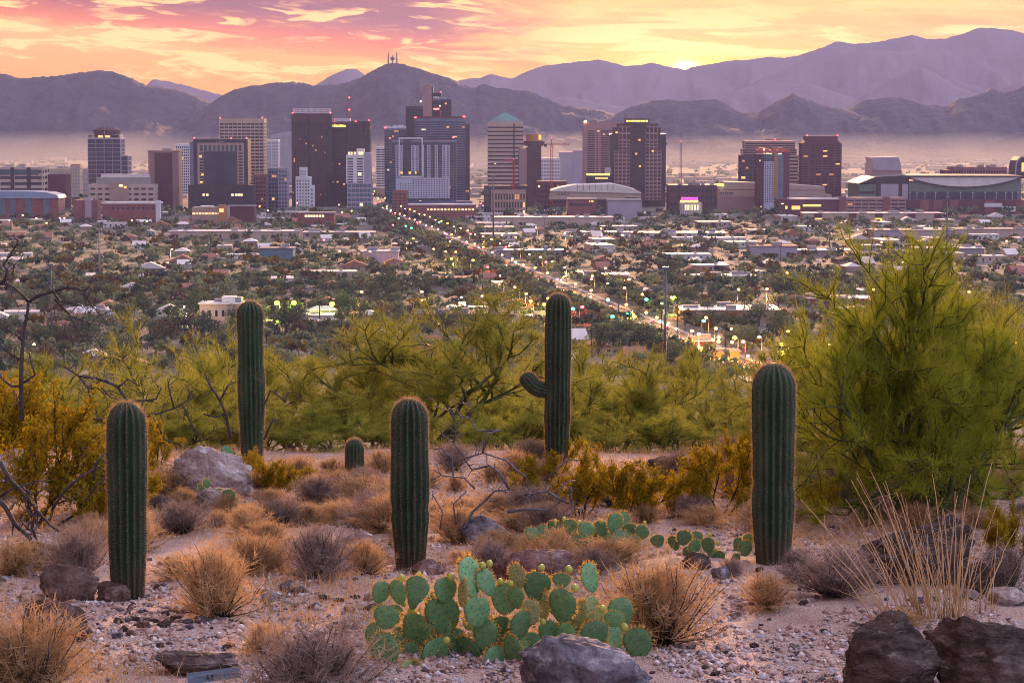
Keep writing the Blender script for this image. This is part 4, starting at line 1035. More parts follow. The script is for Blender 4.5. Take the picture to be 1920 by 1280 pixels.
# the big one on the right
big = palo_mesh(211, 3.35, 4.3, 11, 17, foliage=PVG, tw=.19, width=.0050, spread=(.15, 1.35))
x_ = pt(1745, HORIZ, 27.5).x
o = empty('palo_verde_tree', (x_, 27.5, gz(x_, 27.5)), 1.1); link('trunk', big[0], o); link('crown', big[1], o)
tag(o, 'large bright green palo verde tree behind the layered dark rock, rising highest', 'tree', 'palo verde trees on the slope')
for args in [
    ('palo verde with spreading branches left of the armed cactus', 800, 590, 44, 470, 0, 0.4),
    ('yellowish palo verde between the tall left cactus and the left edge', 325, 620, 50, 330, 1, 1.2),
    ('palo verde right behind the tall cactus of the left side', 560, 680, 47, 300, 0, 2.2),
    ('palo verde just right of the armed cactus', 1160, 680, 45, 340, 2, 3.0),
    ('loose palo verde in front of the lit houses, left of the thick right cactus', 1290, 668, 55, 260, 0, 4.4),
    ('palo verde directly left of the thick right cactus', 1385, 720, 42, 240, 1, 5.2),
    ('low palo verde behind the short thick cactus in the middle', 690, 740, 41, 300, 2, .7),
    ('palo verde behind the gap between middle cactus and armed cactus', 930, 700, 48, 280, 1, 1.9),
    ('palo verde whose top shows behind the right tree at the right edge', 1915, 610, 33, 330, 3, 2.6),
    ('palo verde left of the large green tree, just right of the thick cactus', 1570, 640, 34, 300, 0, 3.6),
    ('low palo verde behind the dead branches at the left edge', 60, 730, 44, 300, 2, 4.0),
    ('palo verde behind the front left cactus', 215, 720, 43, 260, 1, 5.0),
    ('low palo verde behind the small barrel shaped young cactus', 620, 770, 39.5, 260, 2, 5.9),
    ('low palo verde right of the armed cactus foot', 1120, 770, 40, 260, 2, .2),
    ('low palo verde before the palo verde row left of the thick cactus', 1270, 770, 40, 250, 2, 1.5),
    ('palo verde behind the tall left cactus', 440, 720, 42, 250, 0, 2.9),
    ('low palo verde at the feet of the big green tree', 1640, 800, 30, 330, 2, 4.9),
    ('olive palo verde in front of the far palms, above the middle cactus', 720, 660, 56, 260, 3, 3.3),
    ('dense palo verde filling the left side of the large green tree', 1620, 590, 31, 300, 1, 1.4),
    ('dense palo verde filling the right side of the large green tree', 1860, 560, 31, 300, 0, 2.0),
    ('tall narrow palo verde top between the cactus and large green tree', 1530, 640, 38, 240, 3, .3),
    ('palo verde far down the slope left of the armed cactus', 900, 640, 66, 300, 1, 4.8),
    ('palo verde far down the slope between the left cacti', 400, 660, 62, 280, 3, .9),
    ('palo verde far down the slope at the left', 150, 680, 60, 300, 0, 3.7),
    ('palo verde far down the slope right of the armed cactus', 1120, 655, 64, 260, 0, 2.5),
    ('palo verde deep in the slope left of the thick right cactus', 1230, 720, 48, 260, 1, 3.1),
    ('round low palo verde behind the dead silvery branches', 960, 760, 40.5, 260, 2, 3.9),
    ('round low palo verde behind the large pale boulder', 500, 775, 39.5, 240, 2, 1.0),
    ('round low palo verde left of the large pale boulder', 330, 775, 39.5, 240, 2, 2.4),
    ('round low palo verde behind the thick right cactus', 1460, 780, 37, 260, 2, 5.5),
    ('low palo verde below the leafless tree at left', 120, 790, 39, 260, 2, .5)]:
    palo(*args)

# ------------------------------------------------------------------ saguaros
def sag_mat():
    m = bpy.data.materials.new('saguaro_skin'); m.use_nodes = True; nt = m.node_tree; b = nt.nodes['Principled BSDF']
    tc = nt.nodes.new('ShaderNodeTexCoord'); sx = nt.nodes.new('ShaderNodeSeparateXYZ'); nt.links.new(tc.outputs['Object'], sx.inputs[0]); oi = nt.nodes.new('ShaderNodeObjectInfo')
    def nz(scale, detail, st=(1, 1, 1)):
        mp = nt.nodes.new('ShaderNodeMapping'); mp.inputs['Scale'].default_value = st; nt.links.new(tc.outputs['Object'], mp.inputs[0])
        n = nt.nodes.new('ShaderNodeTexNoise'); n.inputs['Scale'].default_value = scale; n.inputs['Detail'].default_value = detail; nt.links.new(mp.outputs[0], n.inputs['Vector']); return S(nt, n.outputs['Fac'])
    c = mixc(nt, nz(5, 5, (1, 1, .35)).ramp(.3, .7), (0.010, 0.032, 0.017), (0.032, 0.070, 0.036))
    c = mixc(nt, (nz(9, 6) - .62).ramp(0, .06) * .7, c, (0.075, 0.060, 0.038))
    foot = (S(nt, sx.outputs[2]) * -1.0 + nz(4, 4) * .5).ramp(-.22, .12)
    c = mixc(nt, foot * .75, c, (0.060, 0.048, 0.032))
    k = S(nt, oi.outputs['Random']) * .5 + .75; cc = nt.nodes.new('ShaderNodeCombineColor')
    for i in range(3): nt.links.new(k.s, cc.inputs[i])
    nt.links.new(mixc(nt, 1.0, c, cc.outputs[0], 'MULTIPLY'), b.inputs['Base Color']); b.inputs['Roughness'].default_value = .55; b.inputs['Specular IOR Level'].default_value = .3
    bp = nt.nodes.new('ShaderNodeBump'); bp.inputs['Strength'].default_value = .4; bp.inputs['Distance'].default_value = .006
    nt.links.new(nz(40, 5).s, bp.inputs['Height']); nt.links.new(bp.outputs[0], b.inputs['Normal']); return m
SAG = sag_mat()
SPINE = mat('saguaro_spines', (0.27, 0.16, 0.10), 0.6, col2=(0.48, 0.34, 0.24), scale=20, trans=.65, spec=.1)
def ribbed(path, prof, ribs, rng, M, depth=.13, spn=None, step=.024, slen=.03):
    """ribbed cactus limb along path: M gets the skin, spn the spine seats"""
    k = ribs * 6; n = len(path); ref = Vector((1, 0, 0)); v0 = len(M.v); frames = []
    M._b()
    ph = rng.uniform(0, 6.28)
    for i, p in enumerate(path):
        t = (path[min(i + 1, n - 1)] - path[max(i - 1, 0)]).normalized()
        ref = (ref - t * ref.dot(t)).normalized(); b = t.cross(ref)
        frames.append((p, ref.copy(), b.copy(), t))
        for j in range(k):
            a = 6.2832 * j / k; w = abs(math.sin(ribs * a / 2)) ** .9
            r = prof[i] * (1 - depth + depth * w)
            M.v.append(tuple(p + (ref * math.cos(a + ph) + b * math.sin(a + ph)) * r))
    for i in range(n - 1):
        for j in range(k):
            a, c = v0 + i * k + j, v0 + i * k + (j + 1) % k
            M.f.append((a, c, c + k, a + k))
    M.f.append(tuple(v0 + (n - 1) * k + j for j in range(k)))
    if spn is None: return
    L = [0]
    for i in range(1, n): L.append(L[-1] + (path[i] - path[i - 1]).length + abs(prof[i] - prof[i - 1]) * .8)
    m = int(L[-1] / step)
    for q in range(1, m):
        s = L[-1] * q / m; i = max(0, min(n - 2, int(np.searchsorted(L, s)) - 1)); f = (s - L[i]) / max(1e-6, L[i + 1] - L[i])
        p, rf, b, t = frames[i]; pr = prof[i] * (1 - f) + prof[i + 1] * f; c = path[i].lerp(path[i + 1], f)
        slope = (prof[i] - prof[i + 1]) / max(1e-4, (path[i + 1] - path[i]).length)
        for j in range(ribs):
            a = 6.2832 * (j + .5) / ribs
            rd = rf * math.cos(a + ph) + b * math.sin(a + ph); nrm = (rd + t * max(-.3, min(6, slope))).normalized()
            spn.append((c + rd * pr * 1.0, nrm))
def saguaro(label, px, ytop, ybase, wpx, ribs=22, seed=1, lean=0.0, waist=None, arm=None, d=None, slen=.036, lumpy=.015):
    rng = np.random.default_rng(seed)
    if d is None: p0, k = gp(px, ybase)
    else: x = pt(px, HORIZ, d).x; p0 = Vector((x, d, gz(x, d))); k = d / F
    H = pt(px, ytop, p0.y).z - p0.z; R_ = wpx * k / 2
    o = empty('saguaro_cactus', p0); tag(o, label, 'cactus', 'saguaro cacti')
    M = MB(); seats = []; n = 60; path = []; prof = []
    dome = R_ * 1.25
    for i in range(n + 1):
        t = i / n; z = H * t if t < .8 else None
        z = H * (1 - (1 - t) ** 1.7) if False else H * t
        if i > n * .72: z = H * (.72 + .28 * math.sin((t - .72) / .28 * math.pi / 2))
        w = 1.0
        if z > H - dome: u = (z - (H - dome)) / dome; w = max(.02, (1 - u ** 2.3)) ** .5
        foot = .80 + .20 * min(1, z / (H * .30))
        wv = 1 + lumpy * math.sin(z * 5 + seed) + (0 if waist is None else -.06 * math.exp(-((z / H - waist) / .03) ** 2))
        path.append(Vector((lean * z, 0, z - (.06 if i == 0 else 0)))); prof.append(R_ * w * foot * wv)
    ribbed(path, prof, ribs, rng, M, .22, seats)
    M.build('trunk', SAG, o, True)
    if arm:
        A = MB(); pts, r = arm
        P = [Vector((pt(a, HORIZ, p0.y).x - p0.x, -.02, pt(a, b, p0.y).z - p0.z)) for a, b in pts]
        fine = []; m = 26
        for i in range(m + 1):
            f = i / m * (len(P) - 1); j = min(len(P) - 2, int(f)); u = f - j
            a, b, c, e = P[max(0, j - 1)], P[j], P[j + 1], P[min(len(P) - 1, j + 2)]
            fine.append(.5 * ((2 * b) + (c - a) * u + (2 * a - 5 * b + 4 * c - e) * u * u + (3 * b - a - 3 * c + e) * u ** 3))
        rr = [r * k * (.62 + .38 * min(1, i / 8)) * (1 if i < m - 6 else max(.05, 1 - ((i - (m - 6)) / 6.0) ** 2.2) ** .5) for i in range(m + 1)]
        ribbed(fine, rr, 14, rng, A, .15, seats)
        A.build('arm', SAG, o, True)
    # spines: fans of bristles on every rib
    S_ = np.array([tuple(a) for a, b in seats]); N_ = np.array([tuple(b) for a, b in seats]); per = 7
    rep = np.repeat(np.arange(len(S_)), per)
    top = np.clip((S_[rep][:, 2] / H - .85) / .15, 0, 1)
    D = N_[rep] * .9 + rng.normal(size=(len(rep), 3)) * .5 + np.stack([0 * top, 0 * top, top * .5], -1)
    V, T = strand_arrays(S_[rep], D, slen * rng.uniform(.5, 1.25, len(rep)) * (1 + .35 * top), .0015 * (slen / .036), rng, .08)
    sp = link('spines', mesh_np('spines', V, tris=T, mat=SPINE), o); sp['kind'] = 'stuff'
    # areoles: woolly cushions under the bristles
    Pn = S_ - N_ * .002; e = unit(np.cross(N_, np.array([.3, .8, .5]))); f = np.cross(N_, e); s = .0042
    V = np.stack([Pn + e * s, Pn + f * s * 1.3, Pn - e * s, Pn - f * s * 1.3, Pn + N_ * s * .9], 1).reshape(-1, 3)
    q = np.arange(len(Pn))[:, None] * 5
    T = np.concatenate([q + np.array([[0, 1, 4]]), q + np.array([[1, 2, 4]]), q + np.array([[2, 3, 4]]), q + np.array([[3, 0, 4]])], 0)
    ar = link('areoles', mesh_np('areoles', V, tris=T, mat=mat('areole_wool', (0.22, 0.20, 0.16), .9, .3, 30)), o); ar['kind'] = 'stuff'
    return o
saguaro('dark ribbed saguaro cactus in front left, beside the brown wedge rock', 240, 753, 1110, 74, 17, 1, lean=.006, lumpy=.03)
saguaro('tall slim saguaro cactus behind the pale boulder', 467, 564, 852, 50, 17, 2, lumpy=.035, lean=-.006, waist=.62, d=35.5)
saguaro('short young saguaro cactus half hidden behind grey shrubs', 665, 822, 893, 37, 16, 3)
saguaro('saguaro cactus in the middle, behind the front prickly pear', 770, 747, 1068, 72, 17, 4, waist=.36, lumpy=.03, lean=-.004)
saguaro('tall saguaro cactus with one short arm bent up to the left', 1045, 550, 884, 49, 17, 5, waist=.23, d=34, lumpy=.03, lean=.008,
        arm=([(1036, 732), (1020, 731), (1004, 725), (992, 714), (981, 700)], 16))
saguaro('thick saguaro cactus on the right with pale crown', 1449, 681, 1062, 81, 18, 6, lean=-.006, waist=.40, lumpy=.03)

# ------------------------------------------------------------------ boulders and stones
def rock_mesh(seed, sx, sy, sz, mt, cuts=18, rough=.06, strata=0.0, sub=5, sharp=.55, fine=.03):
    rng = np.random.default_rng(seed); bm = bmesh.new(); bmesh.ops.create_icosphere(bm, subdivisions=sub, radius=1.0)
    P = np.array([v.co[:] for v in bm.verts]); off = rng.uniform(-50, 50, 3)
    for i in range(cuts):
        n = unit(rng.normal(size=3) * np.array([1, 1, .9])); h = rng.uniform(sharp, .88)
        d = P @ n; k = d > h; P[k] -= np.outer((d[k] - h) * .97, n)
    out = np.empty_like(P)
    for i, p in enumerate(P):
        q = Vector(p * 1.3 + off)
        r = 1 + rough * 1.6 * mnoise.fractal(q, .8, 2.1, 3) + fine * 3 * mnoise.fractal(q * 4.5, .8, 2.1, 4)
        if strata: r += strata * (mnoise.noise(Vector((q.x * .7, q.y * .7, q.z * 5.5))) * .7 + mnoise.noise(Vector((q.x, q.y, q.z * 13))) * .4)
        cr = abs(mnoise.noise(q * 1.7))
        if cr < .035: r -= .05 * (1 - cr / .035)
        out[i] = p * r
    ext = out.max(0) - out.min(0); out = (out - (out.max(0) + out.min(0)) / 2) / ext * np.array([sx, sy, sz])
    for v, c in zip(bm.verts, out): v.co = c
    me = bpy.data.meshes.new('rock'); bm.to_mesh(me); bm.free()
    me.polygons.foreach_set('use_smooth', np.ones(len(me.polygons), dtype=bool)); me.materials.append(mt)
    return me
def rock_mat(name, c0, c1, c2, rough=.85, lay=1.0):
    m = bpy.data.materials.new(name); m.use_nodes = True; nt = m.node_tree; b = nt.nodes['Principled BSDF']
    tc = nt.nodes.new('ShaderNodeTexCoord'); mp = nt.nodes.new('ShaderNodeMapping'); mp.inputs['Scale'].default_value = (1, 1, lay); mp.inputs['Rotation'].default_value = (.25, .2, 0)
    nt.links.new(tc.outputs['Object'], mp.inputs[0])
    def nz(scale, detail, rgh):
        n = nt.nodes.new('ShaderNodeTexNoise'); n.inputs['Scale'].default_value = scale; n.inputs['Detail'].default_value = detail; n.inputs['Roughness'].default_value = rgh
        nt.links.new(mp.outputs[0], n.inputs['Vector']); return S(nt, n.outputs['Fac'])
    def vor(scale):
        n = nt.nodes.new('ShaderNodeTexVoronoi'); n.feature = 'DISTANCE_TO_EDGE'; n.inputs['Scale'].default_value = scale
        nt.links.new(mp.outputs[0], n.inputs['Vector']); return S(nt, n.outputs['Distance'])
    a, f = nz(2.2, 10, .65), nz(16, 8, .7)
    c = mixc(nt, (a * .6 + f * .4).ramp(.38, .62), c0, c1); c = mixc(nt, nz(5, 9, .7).ramp(.54, .66), c, c2)
    nt.links.new(c, b.inputs['Base Color']); b.inputs['Roughness'].default_value = rough; b.inputs['Specular IOR Level'].default_value = .25
    h = a * 1.0 + f * .28 + vor(2.6).ramp(0, .06) * .10 + nz(45, 4, .6) * .06
    bp = nt.nodes.new('ShaderNodeBump'); bp.inputs['Strength'].default_value = 1.0; bp.inputs['Distance'].default_value = .16
    nt.links.new(h.s, bp.inputs['Height']); nt.links.new(bp.outputs[0], b.inputs['Normal']); return m
RK = dict(pale=rock_mat('rock_pale', (.26, .175, .155), (.52, .43, .42), (.68, .63, .64)), dark=rock_mat('rock_dark', (.045, .030, .028), (.165, .118, .110), (.32, .26, .26), .75, 2.6),
          brown=rock_mat('rock_brown', (.07, .042, .036), (.20, .13, .115), (.30, .235, .225)), granite=rock_mat('rock_granite', (.08, .07, .09), (.27, .25, .30), (.50, .47, .52)),
          red=rock_mat('rock_red', (.13, .065, .055), (.29, .17, .155), (.40, .30, .29)))
def boulder(label, px0, px1, py0, py1, seed, m, deep=.8, rot=0.0, tilt=0.0, group=None, **kw):
    p, k = gp((px0 + px1) / 2, py1 - (py1 - py0) * .12); w = (px1 - px0) * k; h = (py1 - py0) * k
    o = link('boulder', rock_mesh(seed, w * 1.02, w * deep, h * 1.25, RK[m], **kw)); o.location = (p.x, p.y + w * deep * .15, p.z + h * .31)
    o.rotation_euler = (0, tilt, rot); tag(o, label, 'rock', group); return o
boulder('large pale boulder with cracked brow right of the front left cactus', 312, 498, 846, 946, 11, 'pale', .6, tilt=.15)
boulder('smaller pale rock leaning under the large pale boulder', 352, 442, 916, 966, 12, 'pale', .7, tilt=.25)
boulder('pinkish boulder behind the golden bush at the left edge', -40, 92, 850, 930, 13, 'pale', .8)
boulder('flat black rock at the left, above the brown wedge rock', 18, 140, 1016, 1072, 14, 'dark', .8, tilt=.1)
boulder('brown wedge shaped rock left of the front left cactus', 70, 188, 1052, 1124, 15, 'brown', .8)
boulder('small squared rock touching the foot of the front left cactus', 180, 246, 1083, 1122, 16, 'brown', .7)
boulder('rounded dark boulder behind straw grass at lower left', 38, 172, 1128, 1216, 17, 'brown', .8, tilt=.15)
boulder('flat dark slab near the bottom edge, resting on a board', 290, 452, 1226, 1264, 18, 'dark', .6, strata=.10)
boulder('grey granite boulder at the bottom edge before the prickly pear', 972, 1228, 1208, 1330, 19, 'granite', .7)
boulder('pale bluish rock between the middle cactus and prickly pear', 858, 972, 962, 1022, 20, 'granite', .7)
boulder('reddish flat rock behind the front prickly pear', 912, 1078, 1042, 1100, 21, 'red', .7)
boulder('big dark layered rock at right behind the tall straw', 1600, 1832, 966, 1112, 22, 'dark', .6, strata=.16)
boulder('low dark rock right beside the big layered rock', 1790, 1866, 1052, 1116, 23, 'dark', .7, strata=.06)
boulder('dark brown cracked boulder at the bottom right corner, left half', 1578, 1764, 1156, 1330, 24, 'dark', .8, strata=.10)
boulder('dark brown cracked boulder at the bottom right corner, right half', 1744, 1990, 1166, 1340, 25, 'dark', .8, strata=.10)
boulder('whitish rock behind the bare shrub at the bottom edge', 470, 722, 1222, 1330, 26, 'pale', .6)
boulder('pale slab between the dry shrubs left of the middle cactus', 640, 730, 988, 1040, 27, 'pale', .7)
boulder('small blue grey rock left of the thick right cactus foot', 1332, 1372, 1070, 1094, 28, 'granite', .8, sub=4)
boulder('dark rock under the right prickly pear clump', 1275, 1335, 1042, 1078, 29, 'dark', .7, sub=4)
boulder('pale rock on the slope behind the tall right straw', 1850, 1935, 1108, 1140, 30, 'pale', .7, sub=4)
boulder('brownish boulder in the hollow behind the golden bushes', 1210, 1300, 860, 910, 31, 'brown', .7, sub=4)
boulder('grey rocks on the slope under the golden bush', 1170, 1215, 900, 935, 32, 'granite', .7, sub=4)
boulder('flat reddish rock at the foot of the middle cactus', 770, 838, 1056, 1084, 33, 'red', .7, sub=4)
boulder('low pale rock on the path left of the middle cactus', 440, 500, 962, 985, 34, 'pale', .8, sub=4)
# weathered board under the slab
p, k = gp(403, 1277); M = MB().box(-50 * k, 50 * k, -.02, .015, 0, 21 * k)
o = M.build('board', mat('weathered_board', (0.13, 0.19, 0.27), .8, .3, 12, stretch=(.2, 1, 3), bump=.4, bscale=60)); o.location = pt(403, 1276, p.y - .35); o.rotation_euler = (R(-12), R(-7), .05)
for i, a in enumerate((-14, -6)): c = MB().box(a * k, (a + 4) * k, -.0225, -.0195, 5 * k, 13 * k).build('mark', mat('board_mark', (0.03, 0.035, 0.045)), o)
tag(o, 'weathered blue grey board under the dark slab at the bottom', 'board')

# loose stones one can pick out
STM = [rock_mesh(300 + i, 1.0, .85, .62, [RK['granite'], RK['brown'], RK['red'], RK['pale'], RK['dark']][i % 5], cuts=12, sub=3, sharp=.5, rough=.12) for i in range(10)]
SN = ['grey', 'brown', 'reddish', 'pale', 'dark'] * 2
STONES = []
def stone(px, py, s, kind=None):
    i = random.randrange(10) if kind is None else kind
    p, k = gp(px, py); o = link('stone', STM[i]); w = s * k
    o.location = (p.x, p.y, p.z + w * .14); o.scale = (w * random.uniform(.85, 1.25), w * random.uniform(.8, 1.1), w * random.uniform(.7, 1.1))
    o.rotation_euler = (random.uniform(-.3, .3), random.uniform(-.3, .3), random.uniform(0, 6.28)); STONES.append((o, px, py, SN[i], s))
for px, py, s, i in [(270, 1186, 34, 2), (308, 1182, 36, 1), (331, 1163, 24, 6), (310, 1154, 22, 0), (342, 1151, 26, 0), (330, 1146, 18, 1), (223, 1174, 26, 1), (248, 1164, 24, 4), (240, 1170, 20, 0),
                     (274, 1166, 20, 0), (290, 1170, 18, 4), (221, 1197, 24, 0), (244, 1194, 20, 2), (290, 1200, 22, 3), (352, 1173, 24, 5), (378, 1172, 30, 0), (355, 1186, 20, 0), (318, 1172, 20, 4), (300, 1214, 18, 1),
                     (235, 1188, 22, 4), (360, 1142, 28, 2), (244, 1136, 12, 4), (272, 1131, 14, 3), (250, 1128, 14, 0), (293, 1092, 18, 2), (428, 1220, 24, 4), (470, 1223, 20, 0), (536, 1112, 34, 0), (500, 1119, 28, 4),
                     (555, 1120, 34, 1), (540, 1097, 18, 0), (505, 1133, 40, 3), (553, 1143, 18, 0), (572, 1081, 22, 2), (635, 1134, 24, 4), (665, 1128, 22, 4), (690, 1130, 30, 3), (700, 1145, 32, 2), (654, 1150, 26, 3), (634, 1178, 16, 0),
                     (610, 1130, 26, 4), (590, 1145, 24, 0), (790, 1075, 34, 4), (820, 1072, 36, 2), (1274, 1208, 18, 3), (1297, 1210, 18, 3), (1232, 1208, 20, 2), (1414, 1211, 22, 6), (1378, 1147, 22, 3), (1410, 1135, 18, 0),
                     (1388, 1136, 10, 3), (1477, 1137, 14, 5), (1531, 1124, 20, 5), (1547, 1124, 14, 2), (1570, 1124, 16, 5), (1505, 1137, 24, 4), (1543, 1184, 14, 4), (1491, 1227, 13, 4), (1340, 1275, 20, 4), (1415, 1270, 20, 2), (1320, 1260, 16, 1),
                     (1425, 1075, 20, 4), (1310, 1045, 16, 3), (1815, 1120, 50, 3), (1870, 1120, 40, 1), (1908, 1112, 24, 5), (1755, 1125, 30, 0), (1725, 1130, 30, 0), (0, 1090, 30, 3), (45, 1075, 40, 3), (85, 1120, 26, 3), (620, 985, 20, 3), (600, 1000, 24, 3), (430, 955, 20, 2)]:
    stone(px, py, s, i)
rs = random.Random(5)
for i in range(220):
    py = rs.uniform(1040, 1275) if i % 3 else rs.uniform(930, 1050); px = rs.choice([rs.uniform(200, 760), rs.uniform(1220, 1920), rs.uniform(0, 1920)])
    stone(px, py, rs.choice([7, 8, 9, 10, 11, 13, 16]))

# gravel: crumbs of stone too small and too many to count
def gravel():
    rng = np.random.default_rng(77); n = 56000
    d = 16.5 + 20 * rng.random(n) ** 1.6; x = rng.uniform(-1, 1, n) * (.235 * d + .3)
    keep = np.array([mnoise.noise(Vector((a * .5, b * .5, 2.2))) > -.25 for a, b in zip(x, d)]); d, x = d[keep], x[keep]; n = len(d)
    z = np.array([gz(a, b) for a, b in zip(x, d)]); P = np.stack([x, d, z + .004], 1)
    s = .010 + .036 * rng.random(n) ** 3.0
    o8 = np.array([(1, 0, 0), (0, 1, 0), (-1, 0, 0), (0, -1, 0), (0, 0, .7), (0, 0, -.7)], float)
    V = P[:, None, :] + o8[None] * s[:, None, None] * rng.uniform(.5, 1.3, (n, 6, 1)) + rng.normal(size=(n, 6, 3)) * s[:, None, None] * .18
    T0 = np.array([(0, 1, 4), (1, 2, 4), (2, 3, 4), (3, 0, 4), (1, 0, 5), (2, 1, 5), (3, 2, 5), (0, 3, 5)])
    T = (np.arange(n)[:, None, None] * 6 + T0[None]).reshape(-1, 3)
    me = mesh_np('gravel', V.reshape(-1, 3), tris=T)
    for c in ((0.48, 0.35, 0.32), (0.40, 0.37, 0.42), (0.27, 0.17, 0.145), (0.12, 0.095, 0.10), (0.66, 0.60, 0.61)):
        me.materials.append(mat('pebble_%d' % (c[0] * 100), c, .9, .2, 30))
    me.polygons.foreach_set('material_index', np.repeat(rng.choice(5, n, p=[.38, .2, .2, .12, .10]), 8).astype(np.int32))
    tag(link('gravel', me), 'loose pinkish grey gravel spread over the desert ground', 'gravel', None, 'stuff')
gravel()

# ------------------------------------------------------------------ prickly pears
PADM = mat('pear_pad', (0.075, 0.18, 0.08), 0.45, col2=(0.14, 0.29, 0.125), scale=7, bump=.3, bscale=30, spec=.35, hue_by_object=.32, bdist=.004)
PADY = mat('pear_pad_pale', (0.20, 0.26, 0.10), 0.55, col2=(0.34, 0.38, 0.18), scale=6, bump=.2, bscale=30, spec=.3, hue_by_object=.12, bdist=.004)
PSP = mat('pear_spines', (0.62, 0.34, 0.06), 0.6, col2=(0.75, 0.52, 0.18), scale=20, trans=.4, spec=.2)
BUD = mat('pear_bud', (0.32, 0.38, 0.06), 0.5, col2=(0.46, 0.46, 0.10), scale=20, spec=.3)
ARE = mat('pear_areole', (0.045, 0.035, 0.02), .9)
def pad_meshes(seed, mt):
    """one flat egg-shaped joint, 1 high, standing on its narrow end, facing -Y; and its spines"""
    rng = np.random.default_rng(seed); U, Wn = 26, 7; V = []; F_ = []
    def outline(t):
        a = t * 6.2832; y = -math.cos(a); x = math.sin(a)
        w = .40 + .075 * y; return x * w * (1 + .04 * math.sin(3 * a + seed)), .5 + .5 * y * (1 if y > 0 else 1.0)
    for s in (-1, 1):
        for r in range(Wn):
            f = math.cos(r / Wn * math.pi / 2) if r else 1.0
            th = .060 * math.sin(r / Wn * math.pi / 2) ** .7
            for u in range(U):
                x, z = outline(u / U); x, z = x * f, .5 + (z - .5) * f
                V.append((x, s * (th + .012 * math.sin(4 * x + seed)), z))
    for s in range(2):
        o = s * Wn * U
        for r in range(Wn - 1):
            for u in range(U):
                a, b = o + r * U + u, o + r * U + (u + 1) % U; q = (a, b, b + U, a + U)
                F_.append(q if s == 0 else q[::-1])
        c = tuple(o + (Wn - 1) * U + u for u in range(U)); F_.append(c if s == 0 else c[::-1])
    M = MB(); M._b(); M.v, M.f = V, F_; me = M.mesh('pad', mt, True)
    B, D, L = [], [], []; AR = MB()
    for u in range(26):
        x, z = outline((u + .5) / 26)
        if z < .18: continue
        nrm = np.array([x / .40, 0, (z - .5) / .5])
        for q in range(9): B.append((x * .99, 0, .5 + (z - .5) * .99)); D.append(nrm + rng.normal(size=3) * .55); L.append(rng.uniform(.08, .19))
    for row in range(6):
        for c in range(5):
            x = (c - 2 + .5 * (row % 2)) * .15; z = .16 + row * .14
            if (x / .40) ** 2 + ((z - .5) / .47) ** 2 > .85: continue
            for s in (-1, 1):
                y = s * .062; AR.box(x - .009, x + .009, y - .006, y + .006, z - .012, z + .012)
                if rng.random() < .35: B.append((x, y, z)); D.append(np.array([0, s * .8, -.15]) + rng.normal(size=3) * .5); L.append(rng.uniform(.06, .12))
    V2, T2 = strand_arrays(np.array(B, float), np.array(D), np.array(L), .020, rng, .05)
    sp = mesh_np('spines', V2, tris=T2, mat=PSP); return me, sp, AR.mesh('areoles', ARE)
PADS = [pad_meshes(i, PADM) for i in range(4)]; PADSY = [pad_meshes(9 + i, PADY) for i in range(2)]
def bud_mesh():
    M = MB().ball((0, 0, .45), .5, 10, 7, 1.15); return M.mesh('fruit', BUD, True)
BUDM = bud_mesh()
def pear(label, d0, pads, buds, root_px, root_py):
    p0, k0 = gp(root_px, root_py); o = empty('prickly_pear', p0); tag(o, label, 'cactus', 'prickly pear clumps')
    rr = random.Random(int(root_px))
    if len(pads) > 30:
        for i in range(34):
            cx = rr.uniform(712, 1190); cy = rr.uniform(1120 + abs(cx - 930) * .10, 1262); s_ = rr.uniform(38, 60); pads = pads + [(cx, cy, s_ * .8, s_, 'b', 'b2') + (('y',) if i % 6 == 0 else ())]
    for n, (cx, cy, w, h, *ex) in enumerate(pads):
        yel = 'y' in ex; edge = w < h * .48
        dd = d0 + rr.uniform(-.25, .25) - (cy - root_py + 120) * .0022 + (.15 if 'b' in ex else 0) + (.22 if 'b2' in ex else 0)
        c = pt(cx, cy, dd) - p0; k = dd / F; H = h * k * 1.02; ww = w * k
        ms = rr.choice(PADSY if yel else PADS)
        roll = rr.uniform(-.3, .3); yaw = rr.uniform(-.65, .65); natural = H * .80
        if ww < natural: yaw = math.copysign(math.acos(max(.25, ww / natural)), rr.uniform(-1, 1))
        sx = max(1.0, ww / natural)
        pd = link('pad', ms[0], o); tilt = rr.uniform(-.38, .3)
        pd.rotation_euler = (tilt, roll, yaw); pd.scale = (H * sx, H, H)
        ctr = Matrix.Rotation(yaw, 4, 'Z') @ Matrix.Rotation(roll, 4, 'Y') @ Matrix.Rotation(tilt, 4, 'X') @ Vector((0, 0, H * .5))
        pd.location = c - ctr
        s_ = link('spines', ms[1], pd); s_['kind'] = 'stuff'; a_ = link('areoles', ms[2], pd); a_['kind'] = 'stuff'
    for (cx, cy, s) in buds:
        dd = d0 + rr.uniform(-.2, .1) - (cy - root_py + 120) * .0022; c = pt(cx, cy, dd) - p0; b = link('fruit', BUDM, o); q = s * dd / F
        b.scale = (q, q, q); b.location = c - Vector((0, 0, q * .45)); b.rotation_euler = (rr.uniform(-.4, .4), rr.uniform(-.4, .4), 0)
    return o
